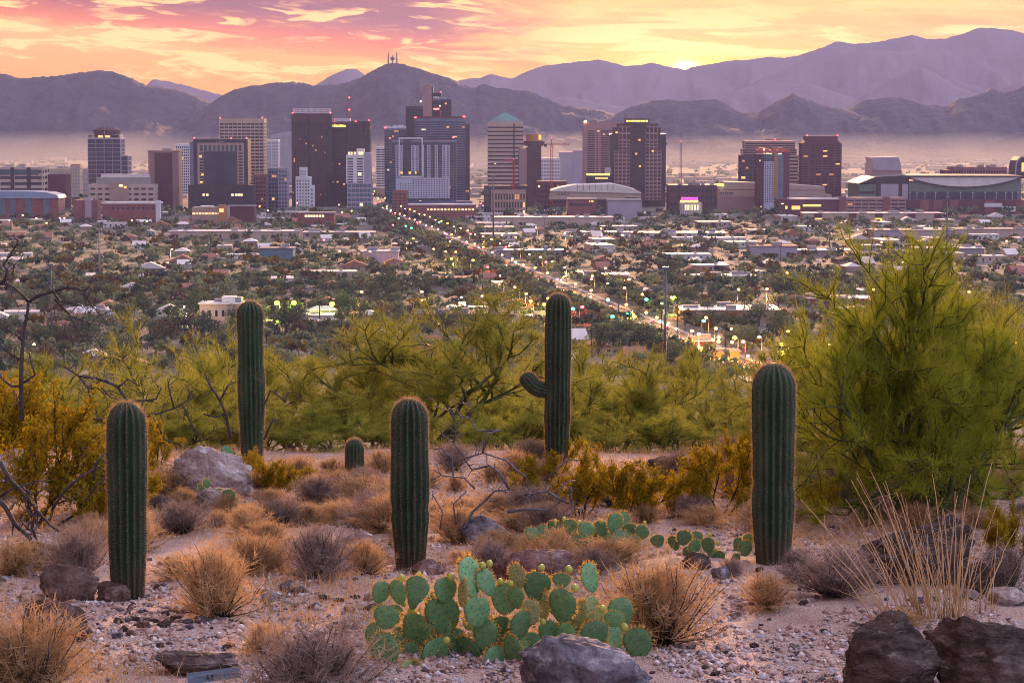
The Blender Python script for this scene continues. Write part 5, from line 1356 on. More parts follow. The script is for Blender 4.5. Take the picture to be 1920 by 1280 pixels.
pear('large green prickly pear cactus with orange spines in the front centre', 18.6, [
    (714, 1110, 36, 44), (746, 1110, 32, 48), (781, 1106, 47, 54), (835, 1106, 50, 50), (881, 1082, 40, 78), (912, 1092, 30, 52), (830, 1155, 64, 80), (894, 1147, 52, 60), (948, 1122, 56, 60),
    (784, 1187, 60, 86), (724, 1157, 48, 48), (721, 1222, 54, 76, 'b'), (815, 1232, 50, 80, 'b'), (880, 1232, 54, 86, 'b'), (775, 1127, 22, 32), (945, 1192, 52, 78, 'b'), (868, 1112, 18, 52, 'y'),
    (765, 1260, 26, 50, 'y'), (785, 1260, 22, 50, 'y'), (742, 1262, 32, 36, 'b'), (1006, 1099, 52, 58), (970, 1080, 30, 48, 'y'), (1054, 1135, 58, 68), (1053, 1088, 38, 28, 'b'), (1106, 1083, 30, 58),
    (1020, 1137, 18, 58, 'y'), (996, 1147, 34, 48, 'y'), (1085, 1152, 22, 56, 'y'), (1107, 1140, 28, 50, 'y'), (1121, 1152, 20, 30, 'y'), (1150, 1160, 36, 30), (1115, 1190, 54, 56), (1150, 1198, 36, 56),
    (1196, 1206, 54, 60), (1059, 1197, 36, 60), (976, 1172, 40, 62), (998, 1228, 42, 68, 'b'), (1028, 1184, 36, 48, 'b'), (968, 1120, 30, 44), (962, 1220, 36, 62, 'b'), (850, 1205, 46, 60, 'b'), (910, 1190, 46, 60, 'b'),
    (1090, 1230, 44, 50, 'b'), (1040, 1240, 44, 52, 'b'), (930, 1240, 40, 60, 'b'), (1135, 1225, 40, 44, 'b'), (702, 1190, 36, 50, 'b'), (860, 1262, 44, 40, 'b'), (975, 1262, 44, 40, 'b')],
    [(753, 1083, 13), (784, 1077, 12), (845, 1081, 14), (905, 1060, 14), (918, 1056, 13), (940, 1090, 13), (956, 1093, 11), (1013, 1063, 14), (1068, 1066, 15), (773, 1143, 14), (706, 1142, 12), (836, 1199, 14), (757, 1130, 12),
     (912, 1187, 13), (1018, 1165, 12), (1170, 1176, 16), (1047, 1231, 14), (1128, 1140, 14), (1078, 1102, 15)], 940, 1272)
pear('dark green prickly pear clump below the armed cactus', 24.2, [
    (997, 1000, 26, 24), (1018, 996, 26, 26), (1040, 990, 30, 30), (1070, 988, 30, 30), (1098, 994, 30, 32), (1126, 992, 30, 32), (1152, 980, 28, 38), (1168, 974, 26, 32), (1182, 996, 30, 30), (1204, 998, 28, 28), (1120, 1012, 30, 32),
    (1142, 1014, 30, 34), (1166, 1010, 32, 34), (1190, 1018, 28, 30), (1130, 1036, 26, 36), (1150, 1040, 24, 34), (1106, 1024, 26, 30), (1172, 1034, 24, 30), (1084, 1010, 24, 26)],
    [(1041, 978, 9), (1056, 973, 9), (1088, 979, 10), (1126, 978, 9), (1208, 980, 8), (1196, 990, 9)], 1140, 1058)
pear('low prickly pear clump left of the thick right cactus', 24.0, [
    (1233, 1014, 26, 26), (1264, 1018, 20, 30), (1282, 1008, 28, 30), (1306, 1012, 26, 34), (1302, 1026, 24, 32), (1328, 1022, 28, 30), (1336, 1040, 18, 26), (1348, 1046, 26, 28), (1340, 1062, 22, 24), (1358, 1066, 22, 20),
    (1384, 1020, 20, 26), (1398, 1028, 24, 30), (1378, 1050, 18, 28), (1404, 1012, 22, 24), (1290, 1036, 22, 24), (1316, 1048, 22, 24)], [(1331, 1003, 8), (1345, 1018, 8)], 1330, 1072)
pear('small pale prickly pear on the slope right of the golden bushes', 29.5, [(1336, 976, 16, 18, 'y'), (1346, 982, 14, 18, 'y'), (1342, 990, 14, 14), (1329, 984, 12, 14)], [], 1340, 996)
pear('few bright prickly pear pads on top of the large pale boulder', 33.5, [(425, 846, 20, 22), (434, 853, 18, 18), (446, 858, 16, 14)], [], 436, 868)
pear('small prickly pear tucked under the large pale boulder', 28.6, [(388, 906, 14, 18), (378, 912, 14, 14), (428, 930, 30, 26), (412, 924, 18, 18), (442, 938, 14, 16)], [], 410, 948)

# ------------------------------------------------------------------ dry shrubs, golden bushes, straw
def shrub_mesh(seed, n=210, sub=30, mt=None, tipw=.0035):
    """bare bush 1 high, about 1.3 wide: dark stems and pale twigs"""
    rng = np.random.default_rng(seed); M = MB(); tipP, tipD = [], []
    for i in range(n):
        a = rng.uniform(0, 6.283); th = abs(rng.normal(0, .62)); th = min(th, 1.35); L = rng.uniform(.55, 1.0) * (1 - .16 * th)
        d = Vector((math.sin(th) * math.cos(a), math.sin(th) * math.sin(a), math.cos(th))); p = Vector((rng.normal(0, .05), rng.normal(0, .05), -.02)); pts = [p.copy()]
        for s in range(4):
            d = (d + Vector(rng.normal(size=3)) * .16 + Vector((0, 0, .06))).normalized(); p = p + d * (L / 4); pts.append(p.copy())
        if i % 2 == 0: M.tube(pts, [.012, .010, .007, .005, .003], 3)
        for s in range(1, 4):
            for q in range(sub // 3 + (3 if s == 3 else 0)):
                t = rng.random(); tipP.append(tuple(pts[s].lerp(pts[s + 1], t))); tipD.append(tuple(d + Vector(rng.normal(size=3)) * .95 + Vector((0, 0, .35))))
    V, T = strand_arrays(np.array(tipP), np.array(tipD), rng.uniform(.07, .24, len(tipP)), tipw * 2.0, rng, .25)
    return M.mesh('stems', STEM, True), mesh_np('twigs', V, tris=T, mat=mt)
SH = [shrub_mesh(401, mt=STRAW), shrub_mesh(402, 190, mt=STRAW), shrub_mesh(403, 230, mt=GREYT), shrub_mesh(404, 200, mt=GREYT), shrub_mesh(405, 130, 36, STRAW)]
def golden_mesh(seed):
    rng = np.random.default_rng(seed); M, seats = branchy(rng, 1.0, 7, 2, kids=(4, 4), spread=(.2, 1.0), up=.3, r0=.014, wob=.2)
    A = np.array([tuple(a) for a, b in seats]); B = np.array([tuple(b) for a, b in seats]); per = 26; rep = np.repeat(np.arange(len(A)), per)
    t = rng.random((len(rep), 1)); P = A[rep] * (1 - t) + B[rep] * t + rng.normal(size=(len(rep), 3)) * .028
    clump = rng.random(len(A)) > .25; P = P[clump[rep]]
    V, Q = leaf_arrays(P, rng.uniform(.018, .045, len(P)), rng, 1.7, np.array([0, 0, .6]))
    kz = 1.0 / np.percentile(V[:, 2], 99.5)
    V *= kz; M.v = [tuple(np.array(p) * kz) for p in M.v]
    return M.mesh('stems', STEM, True), mesh_np('leaves', V, quads=Q, mat=GOLD)
GB = [golden_mesh(501 + i) for i in range(3)]
def bush(name, label, meshes, px, py, w, h, cat, group, names=('stems', 'twigs'), wn=1.12, d=None):
    if d is None: p, k = gp(px, py)
    else: x = pt(px, HORIZ, d).x; p = Vector((x, d, gz(x, d))); k = d / F
    o = empty(name, p, random.uniform(0, 6.28)); o.scale = (w * k / wn * random.uniform(.85, 1.2), w * k / wn * random.uniform(.8, 1.15), h * k)
    o.rotation_euler = (random.uniform(-.2, .2), random.uniform(-.2, .2), random.uniform(0, 6.28))
    for m, nm in zip(meshes, names): link(nm, m, o)
    tag(o, label, cat, group); return o
SHRUBS = []
for (px, py, w, h, v, lab) in [
    (410, 1158, 185, 155, 0, 'straw coloured dry shrub with dark stems right of the front left cactus'),
    (600, 1084, 150, 105, 2, 'dark grey dry shrub left of the middle cactus'),
    (590, 1318, 300, 165, 3, 'bare purple grey shrub at the bottom edge before the whitish rock'),
    (60, 1300, 230, 180, 0, 'golden straw shrub filling the bottom left corner'),
    (150, 1080, 150, 110, 3, 'dark bare shrub between the flat black rock and front left cactus'),
    (1240, 1200, 235, 175, 1, 'large orange straw shrub right of the front prickly pear'),
    (1040, 1062, 130, 75, 4, 'straw shrub right behind the reddish flat rock'),
    (1440, 1140, 130, 75, 1, 'straw tuft at the foot of the thick right cactus'),
    (1570, 1122, 190, 105, 3, 'grey dry shrub between the thick right cactus and layered rock'),
    (1890, 1108, 110, 95, 2, 'grey dry shrub at the right edge behind the tall straw'),
    (480, 1075, 140, 80, 0, 'straw shrub on the slope behind the big front left shrub'),
    (1500, 1095, 90, 70, 2, 'small grey shrub touching the thick right cactus'),
    (700, 990, 150, 75, 2, 'grey shrub left behind the middle cactus'),
    (690, 945, 130, 60, 4, 'pale straw shrub below the short young cactus'),
    (600, 945, 110, 60, 2, 'grey mound shrub left of the short young cactus'),
    (1000, 965, 150, 60, 3, 'dark grey shrub beneath the dead branches near the armed cactus'),
    (1300, 975, 100, 50, 2, 'mauve grey shrub right of the golden bushes'),
    (1280, 905, 100, 60, 2, 'mauve shrub in the hollow above the golden bushes'),
    (340, 1000, 130, 70, 3, 'grey twiggy shrub under the smaller pale rock'),
    (940, 1040, 130, 60, 4, 'straw shrub in front of the pale bluish rock'),
    (860, 1010, 120, 75, 1, 'straw shrub right beside the middle cactus'),
    (30, 1075, 120, 80, 4, 'straw shrub at the left edge above the flat black rock'),
    (1370, 1085, 60, 40, 3, 'tiny grey shrub left of the thick right cactus foot'),
    (555, 905, 110, 55, 4, 'straw shrub behind the large pale boulder'),
    (690, 1080, 110, 75, 4, 'pale straw tuft left beside the foot of the middle cactus'),
    (520, 990, 120, 60, 2, 'grey shrub right of the large pale boulder'),
    (250, 1000, 120, 60, 4, 'straw shrub behind the front left cactus'),
    (1110, 1085, 90, 60, 3, 'grey straw shrub under the dark prickly pear clump'),
    (500, 1235, 130, 70, 4, 'low straw shrub left of the front prickly pear near the bottom'),
    (1690, 1180, 90, 40, 4, 'low straw tuft above the cracked boulder'),
    (1880, 1290, 150, 70, 4, 'thin straw weeds before the cracked boulder, right one'),
    (1680, 1300, 150, 60, 4, 'thin straw weeds before the cracked boulder, left one')]:
    bush('dry_shrub', lab, SH[v], px, py, w, h, 'shrub', 'dry shrubs')
rs = random.Random(11); FILL = []
for i in range(210):
    py = rs.choice([rs.uniform(875, 960), rs.uniform(900, 1030), rs.uniform(950, 1080)]); px = rs.uniform(-20, 1940); s = rs.uniform(50, 135) * (py / 1000) ** 2
    if any(abs(px - q[0]) < 38 and abs(py - q[1]) < 20 for q in FILL): continue
    if py > 1000 and (1190 < px or px < 150): continue
    o = bush('dry_shrub', None, SH[rs.choice([0, 1, 2, 3, 4, 4, 1])], px, py, s, s * rs.uniform(.35, .75), 'shrub', 'small dry shrubs on the slope'); FILL.append((px, py, o, s))
for (px, py, w, h, v, lab) in [
    (70, 985, 300, 270, 0, 'large golden leaved bush at the left edge with dark branches'),
    (215, 965, 230, 190, 1, 'golden bush directly behind the front left cactus'),
    (10, 900, 200, 210, 2, 'golden bush rising at the left edge below the dead tree'),
    (290, 880, 110, 90, 1, 'small golden bush between front left cactus and pale boulder'),
    (1090, 965, 200, 135, 0, 'golden bush right of the foot of the armed cactus'),
    (1185, 975, 160, 125, 2, 'golden bush above the dark prickly pear clump'),
    (1010, 930, 110, 85, 1, 'golden bush left of the foot of the armed cactus'),
    (1345, 965, 170, 140, 1, 'golden bush left of the thick right cactus'),
    (1395, 905, 120, 100, 2, 'golden bush further back beside the thick right cactus'),
    (520, 935, 110, 80, 2, 'sparse yellow green bush right of the large pale boulder'),
    (1545, 960, 110, 70, 0, 'golden bush right of the thick right cactus in the shade'),
    (1890, 1060, 110, 110, 2, 'yellow green bush at the right edge under the big tree'),
    (470, 905, 90, 60, 0, 'yellow green bush at the foot of the tall slim cactus'),
    (1060, 880, 60, 70, 2, 'golden sprig in front of the armed cactus trunk')]:
    bush('golden_bush', lab, GB[v], px, py, w, h, 'bush', 'golden bushes', ('stems', 'leaves'), 1.5)

def dead(name, label, px, py, d, lines, seed, mt, r0=.02, kids=3, klen=.5, gr='dead branches', thick=1.35):
    """bare crooked wood: traced limbs with crooked side shoots"""
    rng = np.random.default_rng(seed); base = pt(px, py, d); o = empty(name, base); tag(o, label, 'branch' if 'branch' in name else 'tree', gr)
    M = MB()
    def crook(p, dr, L, r, k):
        n = max(3, int(L / .055)); pts = [p.copy()]; q = p.copy()
        for i in range(n):
            dr = (dr + Vector(rng.normal(size=3)) * .42).normalized(); q = q + dr * (L / n); pts.append(q.copy())
            if k > 0 and rng.random() < .30: crook(q, (dr + Vector(rng.normal(size=3)) * 1.0).normalized(), L * rng.uniform(.35, .7), r * .62, k - 1)
        M.tube(pts, [r * (1 - .75 * i / n) for i in range(n + 1)], 4)
    for li, (r, pl) in enumerate(lines):
        j = rng.normal(0, .12); P = [pt(a, b, d + j * (i / len(pl)) + rng.normal(0, .05)) - base for i, (a, b) in enumerate(pl)]
        r *= thick; M.tube(P, [r * (1 - .6 * i / len(P)) for i in range(len(P))], 6)
        for i in range(1, len(P)):
            for q in range(kids):
                if rng.random() < .5: crook(P[i - 1].lerp(P[i], rng.random()), ((P[i] - P[i - 1]).normalized() + Vector(rng.normal(size=3)) * .8).normalized(), klen * rng.uniform(.3, 1.0), r * .45, 1)
    M.build('limbs', mt, o, True); return o
Zt = lambda L: [(a / 2.909, 380 + b / 2.909) for a, b in L]
dead('dead_tree', 'leafless crooked dark tree rising at the left edge', 40, 790, 26, [
    (.032, Zt([(118, 1190), (118, 1075), (115, 950), (118, 850), (130, 700), (150, 600), (155, 545)])),
    (.018, Zt([(155, 545), (130, 510), (80, 465), (30, 445), (-30, 446)])),
    (.020, Zt([(155, 545), (200, 510), (290, 485), (360, 465), (420, 470), (460, 482), (490, 452), (500, 480)])),
    (.012, Zt([(460, 482), (480, 530), (510, 572), (540, 598)])), (.013, Zt([(290, 487), (330, 540), (400, 545), (420, 565)])),
    (.018, Zt([(-20, 440), (25, 425), (40, 370), (20, 340), (50, 290), (95, 225), (95, 200)])), (.010, Zt([(70, 262), (125, 265), (125, 285)])),
    (.012, Zt([(45, 330), (80, 340), (70, 390), (80, 415)])), (.015, Zt([(300, 530), (390, 620), (470, 650), (560, 670)])), (.012, Zt([(380, 610), (440, 720), (520, 735), (560, 790)])),
    (.014, Zt([(118, 860), (50, 820), (0, 770), (-40, 760)])), (.016, Zt([(112, 1000), (60, 1000), (0, 950)])), (.014, Zt([(130, 980), (190, 940), (170, 870), (160, 820)]))], 31, DEADW, kids=3, klen=.38, thick=1.0)
dead('dead_branch', 'tangle of crooked dark branches behind the front left cactus', 230, 870, 29, [
    (.024, Zt([(690, 1250), (690, 1075), (640, 1000), (540, 960), (430, 945), (350, 895)])), (.016, Zt([(430, 945), (480, 1010), (560, 1015), (600, 1060), (690, 1085)])),
    (.016, Zt([(690, 1085), (780, 1080), (850, 1070), (880, 1010), (850, 990)])), (.016, Zt([(720, 1180), (830, 1160), (950, 1120), (1060, 1060), (1010, 990)])),
    (.013, Zt([(950, 1120), (920, 1010), (915, 960)])), (.013, Zt([(830, 1160), (900, 1290), (1000, 1330)])), (.013, Zt([(640, 1010), (700, 960), (760, 1000), (780, 950)])),
    (.013, Zt([(480, 1010), (500, 1090), (440, 1180), (380, 1190)])), (.014, Zt([(560, 1180), (480, 1180), (410, 1220), (350, 1280)])), (.013, Zt([(1000, 1110), (1060, 1240), (1100, 1300)]))], 32, DEADW, kids=4, klen=.42, thick=.95)
dead('dead_branch', 'thin leafless shrub between tangle and the tall slim cactus', 425, 850, 34, [
    (.018, Zt([(1260, 1290), (1230, 1150), (1200, 1080), (1150, 1000), (1120, 940)])), (.012, Zt([(1230, 1150), (1170, 1170), (1110, 1150)])), (.012, Zt([(1200, 1080), (1240, 1000), (1285, 975)])),
    (.012, Zt([(1440, 1290), (1480, 1200), (1505, 1170)])), (.012, Zt([(1440, 1100), (1480, 1020), (1560, 1090), (1560, 1040)]))], 33, DEADW, kids=3, klen=.3)
Zc = lambda L: [(480 + a / 4, 720 + b / 4) for a, b in L]
dead('dead_branch', 'silvery blue dead branches between middle cactus and armed cactus', 940, 985, 25.5, [
    (.020, Zc([(1560, 1080), (1620, 960), (1720, 870), (1790, 800), (1900, 790)])), (.020, Zc([(1900, 790), (1820, 660), (1750, 610), (1620, 640), (1560, 560), (1700, 515), (1860, 565)])),
    (.015, Zc([(1700, 515), (1730, 370), (1830, 345), (1660, 350), (1600, 250), (1530, 245), (1490, 150)])), (.013, Zc([(1610, 250), (1615, 180), (1600, 120)])), (.014, Zc([(1560, 545), (1480, 440), (1400, 380), (1390, 340)])),
    (.013, Zc([(1480, 440), (1500, 340), (1470, 210), (1350, 165)])), (.014, Zc([(1640, 780), (1560, 700), (1400, 685), (1330, 640)])), (.013, Zc([(1480, 700), (1470, 560), (1390, 480), (1330, 490)])),
    (.022, Zc([(1880, 960), (2000, 940), (2200, 940), (2300, 870), (2180, 800), (2010, 830)])), (.016, Zc([(2300, 870), (2370, 900), (2360, 780), (2300, 740), (2400, 720)])), (.015, Zc([(2160, 720), (2250, 640), (2350, 560), (2430, 570)])),
    (.013, Zc([(2370, 920), (2450, 940), (2460, 1010)])), (.014, Zc([(1860, 560), (1960, 650), (2020, 690), (2060, 760)])), (.012, Zc([(1380, 1090), (1400, 960), (1340, 850), (1320, 830)])), (.013, Zc([(1500, 1050), (1480, 900), (1580, 800)]))], 34, DEADB, kids=3, klen=.28, thick=.85)
dead('dead_branch', 'thick dark branches crossing at the lower left behind the golden bush', 60, 1010, 23.5, [
    (.035, [(-20, 920), (10, 950), (30, 985), (60, 1010)]), (.028, [(0, 865), (20, 900), (50, 930), (68, 955), (60, 990), (70, 1015)]), (.020, [(98, 955), (120, 920), (150, 895), (185, 873)]), (.016, [(0, 930), (25, 915), (60, 905)]),
    (.018, [(68, 955), (95, 985), (120, 1000)]), (.014, [(160, 940), (180, 910), (205, 890)]), (.014, [(175, 900), (178, 870), (195, 850)])], 35, DEADW, kids=4, klen=.40, thick=.9)

def tall_straw(label, stems, base_rows, seed, n_short=36):
    rng = np.random.default_rng(seed); p0, k = gp(1740, 1168); o = empty('dry_grass_tuft', p0); tag(o, label, 'grass', None); M = MB()
    def stem(x0, y0, x1, y1, r):
        a, _ = gp(x0, y0); e = pt(x1, y1, a.y + rng.uniform(-.4, .4)); mid = a.lerp(e, .5) + Vector(((x1 - x0) * -.10 * k + rng.normal(0, .02), rng.normal(0, .05), 0.03))
        P = [(a * (1 - t) ** 2 + mid * 2 * t * (1 - t) + e * t * t) - p0 + Vector(rng.normal(0, .004, 3)) for t in np.linspace(0, 1, 8)]
        M.tube(P, [r * (1 - .7 * t) for t in np.linspace(0, 1, 8)], 4)
        if rng.random() < .6:
            q = Vector(P[5]); M.tube([q, q + Vector((rng.normal(0, .05), 0, .07)), q + Vector((rng.normal(0, .09), 0, .16))], [r * .4, r * .3, r * .15], 3)
    for s in stems: stem(*s, .0095); stem(s[0] + rng.normal(0, 9), s[1] + rng.normal(0, 5), s[2] + rng.normal(0, 26), s[3] + rng.uniform(0, 90), .005)
    for i in range(n_short):
        x = rng.uniform(1640, 1860); y = rng.uniform(1150, 1185); stem(x, y, x + rng.normal(-20, 40), y - rng.uniform(40, 240), .0045)
    M.build('stalks', GRASS, o, True); return o
tall_straw('tall arching pale straw stalks in front of the layered dark rock', [
    (1665, 1168, 1540, 1015), (1668, 1168, 1575, 990), (1662, 1166, 1500, 935), (1720, 1165, 1595, 900), (1725, 1166, 1608, 895), (1728, 1168, 1640, 895), (1730, 1165, 1632, 880), (1722, 1165, 1660, 900), (1745, 1165, 1655, 905),
    (1750, 1168, 1680, 920), (1748, 1165, 1690, 925), (1700, 1168, 1585, 935), (1752, 1166, 1740, 1000), (1760, 1166, 1760, 990), (1770, 1167, 1748, 890), (1775, 1168, 1795, 930), (1785, 1165, 1790, 920), (1790, 1166, 1820, 890), (1795, 1165, 1860, 865),
    (1800, 1166, 1805, 960), (1782, 1167, 1770, 960), (1735, 1168, 1700, 960), (1790, 1168, 1812, 1000), (1810, 1164, 1835, 1010), (1812, 1164, 1822, 1040), (1846, 1146, 1905, 990), (1640, 1176, 1560, 1060), (1838, 1150, 1842, 1010),
    (1690, 1170, 1620, 1000), (1712, 1166, 1655, 1000), (1765, 1170, 1715, 980), (1778, 1166, 1735, 930)], None, 61)

def ground_straw():
    rng = np.random.default_rng(88); n = 90000
    d = 17 + 24 * rng.random(n) ** 1.1; x = rng.uniform(-1, 1, n) * (.235 * d + .3)
    f = np.array([mnoise.noise(Vector((a * .55, b * .40, 7.7))) for a, b in zip(x, d)])
    keep = (f + .35 * (d > 24) + rng.normal(0, .12, n)) > .08; path = (d < 22.3) & (x > .28 * 4.2); keep &= ~path
    x, d = x[keep], d[keep]; P = np.stack([x, d, [gz(a, b) for a, b in zip(x, d)]], 1)
    D = rng.normal(size=(len(P), 3)) * .45 + np.array([0, 0, 1.0])
    V, T = strand_arrays(P, D, rng.uniform(.04, .20, len(P)), .0055, rng, .25)
    tag(link('dry_grass', mesh_np('dry_grass', V, tris=T, mat=STRAW)), 'short straw grass scattered over the slope', 'grass', None, 'stuff')
ground_straw()

# ------------------------------------------------------------------ labels for the small repeats, by where they lie
MARKS_F = [(240, 'the front left cactus'), (410, 'the large pale boulder'), (600, 'the dark grey dry shrub'), (770, 'the middle cactus'), (940, 'the front prickly pear'), (1140, 'the dark prickly pear clump'),
           (1300, 'the big orange shrub'), (1449, 'the thick right cactus'), (1700, 'the tall straw'), (1890, 'the right edge')]
ORD = ['first', 'second', 'third', 'fourth', 'fifth', 'sixth', 'seventh', 'eighth', 'ninth', 'tenth', 'eleventh', 'twelfth', 'thirteenth', 'fourteenth', 'fifteenth', 'sixteenth', 'seventeenth', 'eighteenth', 'nineteenth', 'twentieth']
def ordn(i): return ORD[i] if i < len(ORD) else '%dth' % (i + 1)
def name_by_place(items, fmt, cat, group, marks, bands):
    """items: (object, px, py, adjective); one label each, counted from the left within its spot"""
    cells = {}
    for it in items:
        mk = min(marks, key=lambda m: abs(m[0] - it[1]))[1]; bd = next(t for lim, t in bands if it[2] >= lim)
        cells.setdefault((it[3], mk, bd), []).append(it)
    for (adj, mk, bd), its in cells.items():
        its.sort(key=lambda t: t[1])
        for i, it in enumerate(its):
            lab = fmt.format(adj=adj, mark=mk, band=bd)
            if len(its) > 1: lab += ', %s from left' % ordn(i)
            tag(it[0], lab, cat, group)
name_by_place([(o, a, b, ('large ' if s > 20 else 'small ') + c) for o, a, b, c, s in STONES], '{adj} stone {band} by {mark}', 'stone', 'loose stones on the ground', MARKS_F,
              [(1200, 'at the bottom'), (1120, 'on the open gravel'), (1040, 'further back'), (0, 'far up the slope')])
name_by_place([(o, a, b, 'little') for a, b, o, s in FILL], '{adj} dry shrub {band} near {mark}', 'shrub', 'small dry shrubs on the slope', MARKS_F,
              [(1000, 'in the second row'), (930, 'further back'), (0, 'far up the slope')])

# ================================================================== THE CITY ON THE PLAIN
AV0 = Vector((89.0, 1059.0)); AVU = (Vector((-171.0, 2903.0)) - AV0).normalized(); AVV = Vector((AVU.y, -AVU.x))
AVANG = math.atan2(-AVU.x, AVU.y)
def st(s, t): q = AV0 + AVU * s + AVV * t; return q.x, q.y
ASPH = mat('asphalt', (0.055, 0.05, 0.055), .9, .2, .2); KERB = mat('kerb_concrete', (0.33, 0.29, 0.27), .9, .12, .3)
PAINT = mat('road_paint', (0.62, 0.55, 0.42), .8, .15, .5)
def strip(M, s0, s1, t0, t1, z, h=0.0):
    P = [st(s0, t0), st(s0, t1), st(s1, t1), st(s1, t0)]
    if h: M.prism(P, 0.0, z)
    else: M.quad(*[(x, y, z) for x, y in P])
o = MB(); strip(o, -250, 2600, -8.5, 8.5, .10); o = o.build('road', ASPH); tag(o, 'wide avenue running straight from the near plain into downtown', 'road', None, 'structure')
for t0, t1 in ((-12, -8.6), (8.6, 12)):
    o = MB(); strip(o, -250, 2600, t0, t1, .22, 1); tag(o.build('pavement', KERB), 'pavement along the avenue', 'pavement', None, 'structure')
o = MB()
for t0 in (-.3, .1): strip(o, -250, 2600, t0, t0 + .2, .115)
for k in range(300):
    for t0 in (-4.4, 4.3): strip(o, -250 + k * 9.5, -246 + k * 9.5, t0, t0 + .15, .115)
tag(o.build('road_markings', PAINT), 'lane lines on the avenue', 'marking', None, 'stuff')
CROSS = [-90, 70, 210, 380, 560, 760, 980, 1230, 1500]
for s in CROSS:
    o = MB(); strip(o, s - 6, s + 6, -640, 640, .05); tag(o.build('road', ASPH), 'cross street between the blocks of the plain', 'road', None, 'structure')
OCC = []
def free(x, y, r): return all((x - a) ** 2 + (y - b) ** 2 > (r + q) ** 2 for a, b, q in OCC)
def to_st(x, y): d = Vector((x, y)) - AV0; return d.dot(AVU), d.dot(AVV)
def off_road(x, y, r):
    s, t = to_st(x, y)
    return abs(t) > 12 + r and all(abs(s - c) > 6 + r for c in CROSS)
def in_view(x, y, m=1.03): return abs(x) < 960 / F * y * m
def occ_line(x0, x1, y, r=9):
    n = max(1, int((x1 - x0) / (2 * r)) + 1)
    for i in range(n + 1): OCC.append((x0 + (x1 - x0) * i / n, y + 5, r))

def lowrise(name, label, px0, px1, ytop, ybase, wm, rm, deep=24, wins=0, lit=0, doors=0, over=.8, extra=None):
    d = plain_d(ybase); b = Bld(name, label, (px0 + px1) / 2, d)
    b.box('wall', wm, px0, px1, ytop, None, 0, deep)
    z = b.Z(ytop); b.part('roof', rm).box(b.X(px0) - over, b.X(px1) + over, -over, deep + over, z + .02, z + .5)
    if wins: b.wins('window', GL['navy'], px0, px1, ytop + (ybase - ytop) * .3, ytop + (ybase - ytop) * .65, wins, 1, .35, .9)
    for i in range(doors):
        x = px0 + (px1 - px0) * (i + .5) / doors; b.box('door', WL['brown'], x - 2, x + 2, ytop + (ybase - ytop) * .45, None, -.25, .1)
    for i in range(lit):
        x = px0 + (px1 - px0) * (i + .5) / lit; b.glowbox(b.rnd.choice((LIT, LITW)), x - 2.2, x + 2.2, ytop + (ybase - ytop) * .4, ytop + (ybase - ytop) * .8, -.35)
    b.clutter(px0 + 3, px1 - 3, ytop, 3, deep - 3, max(1, int((px1 - px0) / 25)))
    if extra: extra(b)
    occ_line(b.c.x + b.X(px0), b.c.x + b.X(px1), d, max(8, deep * .5)); return b.done()
W_, R_ = WL, WL
lowrise('warehouse', 'long beige warehouse front below the art deco building', 316, 560, 434, 447, W_['beige'], R_['roofw'], 26, doors=9)
lowrise('warehouse', 'beige warehouse running right to the avenue', 566, 700, 436, 446, W_['tan'], R_['roofw'], 22, wins=8)
lowrise('warehouse', 'long beige freight hall under the arena', 925, 1150, 408, 426, W_['beige'], R_['roofw'], 30)
lowrise('warehouse', 'white roofed shed right of the long freight hall', 1060, 1180, 436, 445, W_['white'], R_['roofw'], 24, lit=5)
lowrise('warehouse', 'pale shed with a blue roof edge', 1186, 1362, 437, 446, W_['white'], WL['seam'], 26, wins=9)
lowrise('shop_building', 'long cream store row with maroon panels and yellow lit windows', 1508, 1770, 400, 417, W_['beige'], R_['roofw'], 26,
        extra=lambda b: [b.box('panel', WL['maroon'], x, x + 14, 400.4, 409, -1.2, 0) for x in (1529, 1594, 1643, 1705, 1755)] + [b.glowbox(YELLOW, x, x + 13, 409, 417, -.6) for x in (1530, 1643)])
lowrise('warehouse', 'lavender beige warehouse at the right, behind the tall light pole', 1640, 1790, 432, 450, W_['lav'], R_['roofg'], 30)
lowrise('warehouse', 'beige warehouse at the right edge of the plain', 1795, 1930, 430, 446, W_['beige'], R_['roofg'], 30)
lowrise('warehouse', 'dull lavender brown hall below the maroon tower', 1408, 1498, 462, 482, W_['lav'], R_['roofb'], 26)
lowrise('warehouse', 'long low hall with orange lit corner below the ballpark', 1500, 1600, 470, 480, W_['tan'], R_['roofw'], 22, extra=lambda b: b.glowbox(LIT, 1584, 1592, 471, 479, -.6))
lowrise('warehouse', 'white roofed hall under the ballpark behind palms', 1720, 1850, 466, 478, W_['grey'], R_['roofw'], 24)
lowrise('container_building', 'teal blue metal building on the left plain', 484, 547, 466, 488, mat('teal_metal', (0.11, 0.20, 0.25), .6, .12, .2), WL['steel'], 22)
lowrise('warehouse', 'long thin white roof left of the teal building', 400, 484, 478, 485, W_['white'], R_['roofw'], 14)
lowrise('warehouse', 'bluish metal shed left of the avenue', 682, 745, 472, 494, W_['lav'], WL['seam'], 20)
lowrise('shop_building', 'yellow glowing shop beside the avenue near the sheds', 734, 772, 458, 470, W_['orange'], R_['roofw'], 12, lit=6)
lowrise('warehouse', 'blue roofed shed right of the avenue', 930, 1056, 470, 482, W_['grey'], WL['seam'], 24, wins=6)
lowrise('warehouse', 'pink roofed shed below the pyramid tower', 810, 882, 522, 536, W_['rose'], WL['tile'], 20)
lowrise('warehouse', 'white flat hall right of the avenue in mid plain', 1095, 1180, 516, 526, W_['white'], R_['roofw'], 20, lit=4)
lowrise('warehouse', 'large flat white roofed building right of the armed cactus top', 1282, 1466, 582, 604, W_['tan'], R_['roofw'], 34, wins=10)
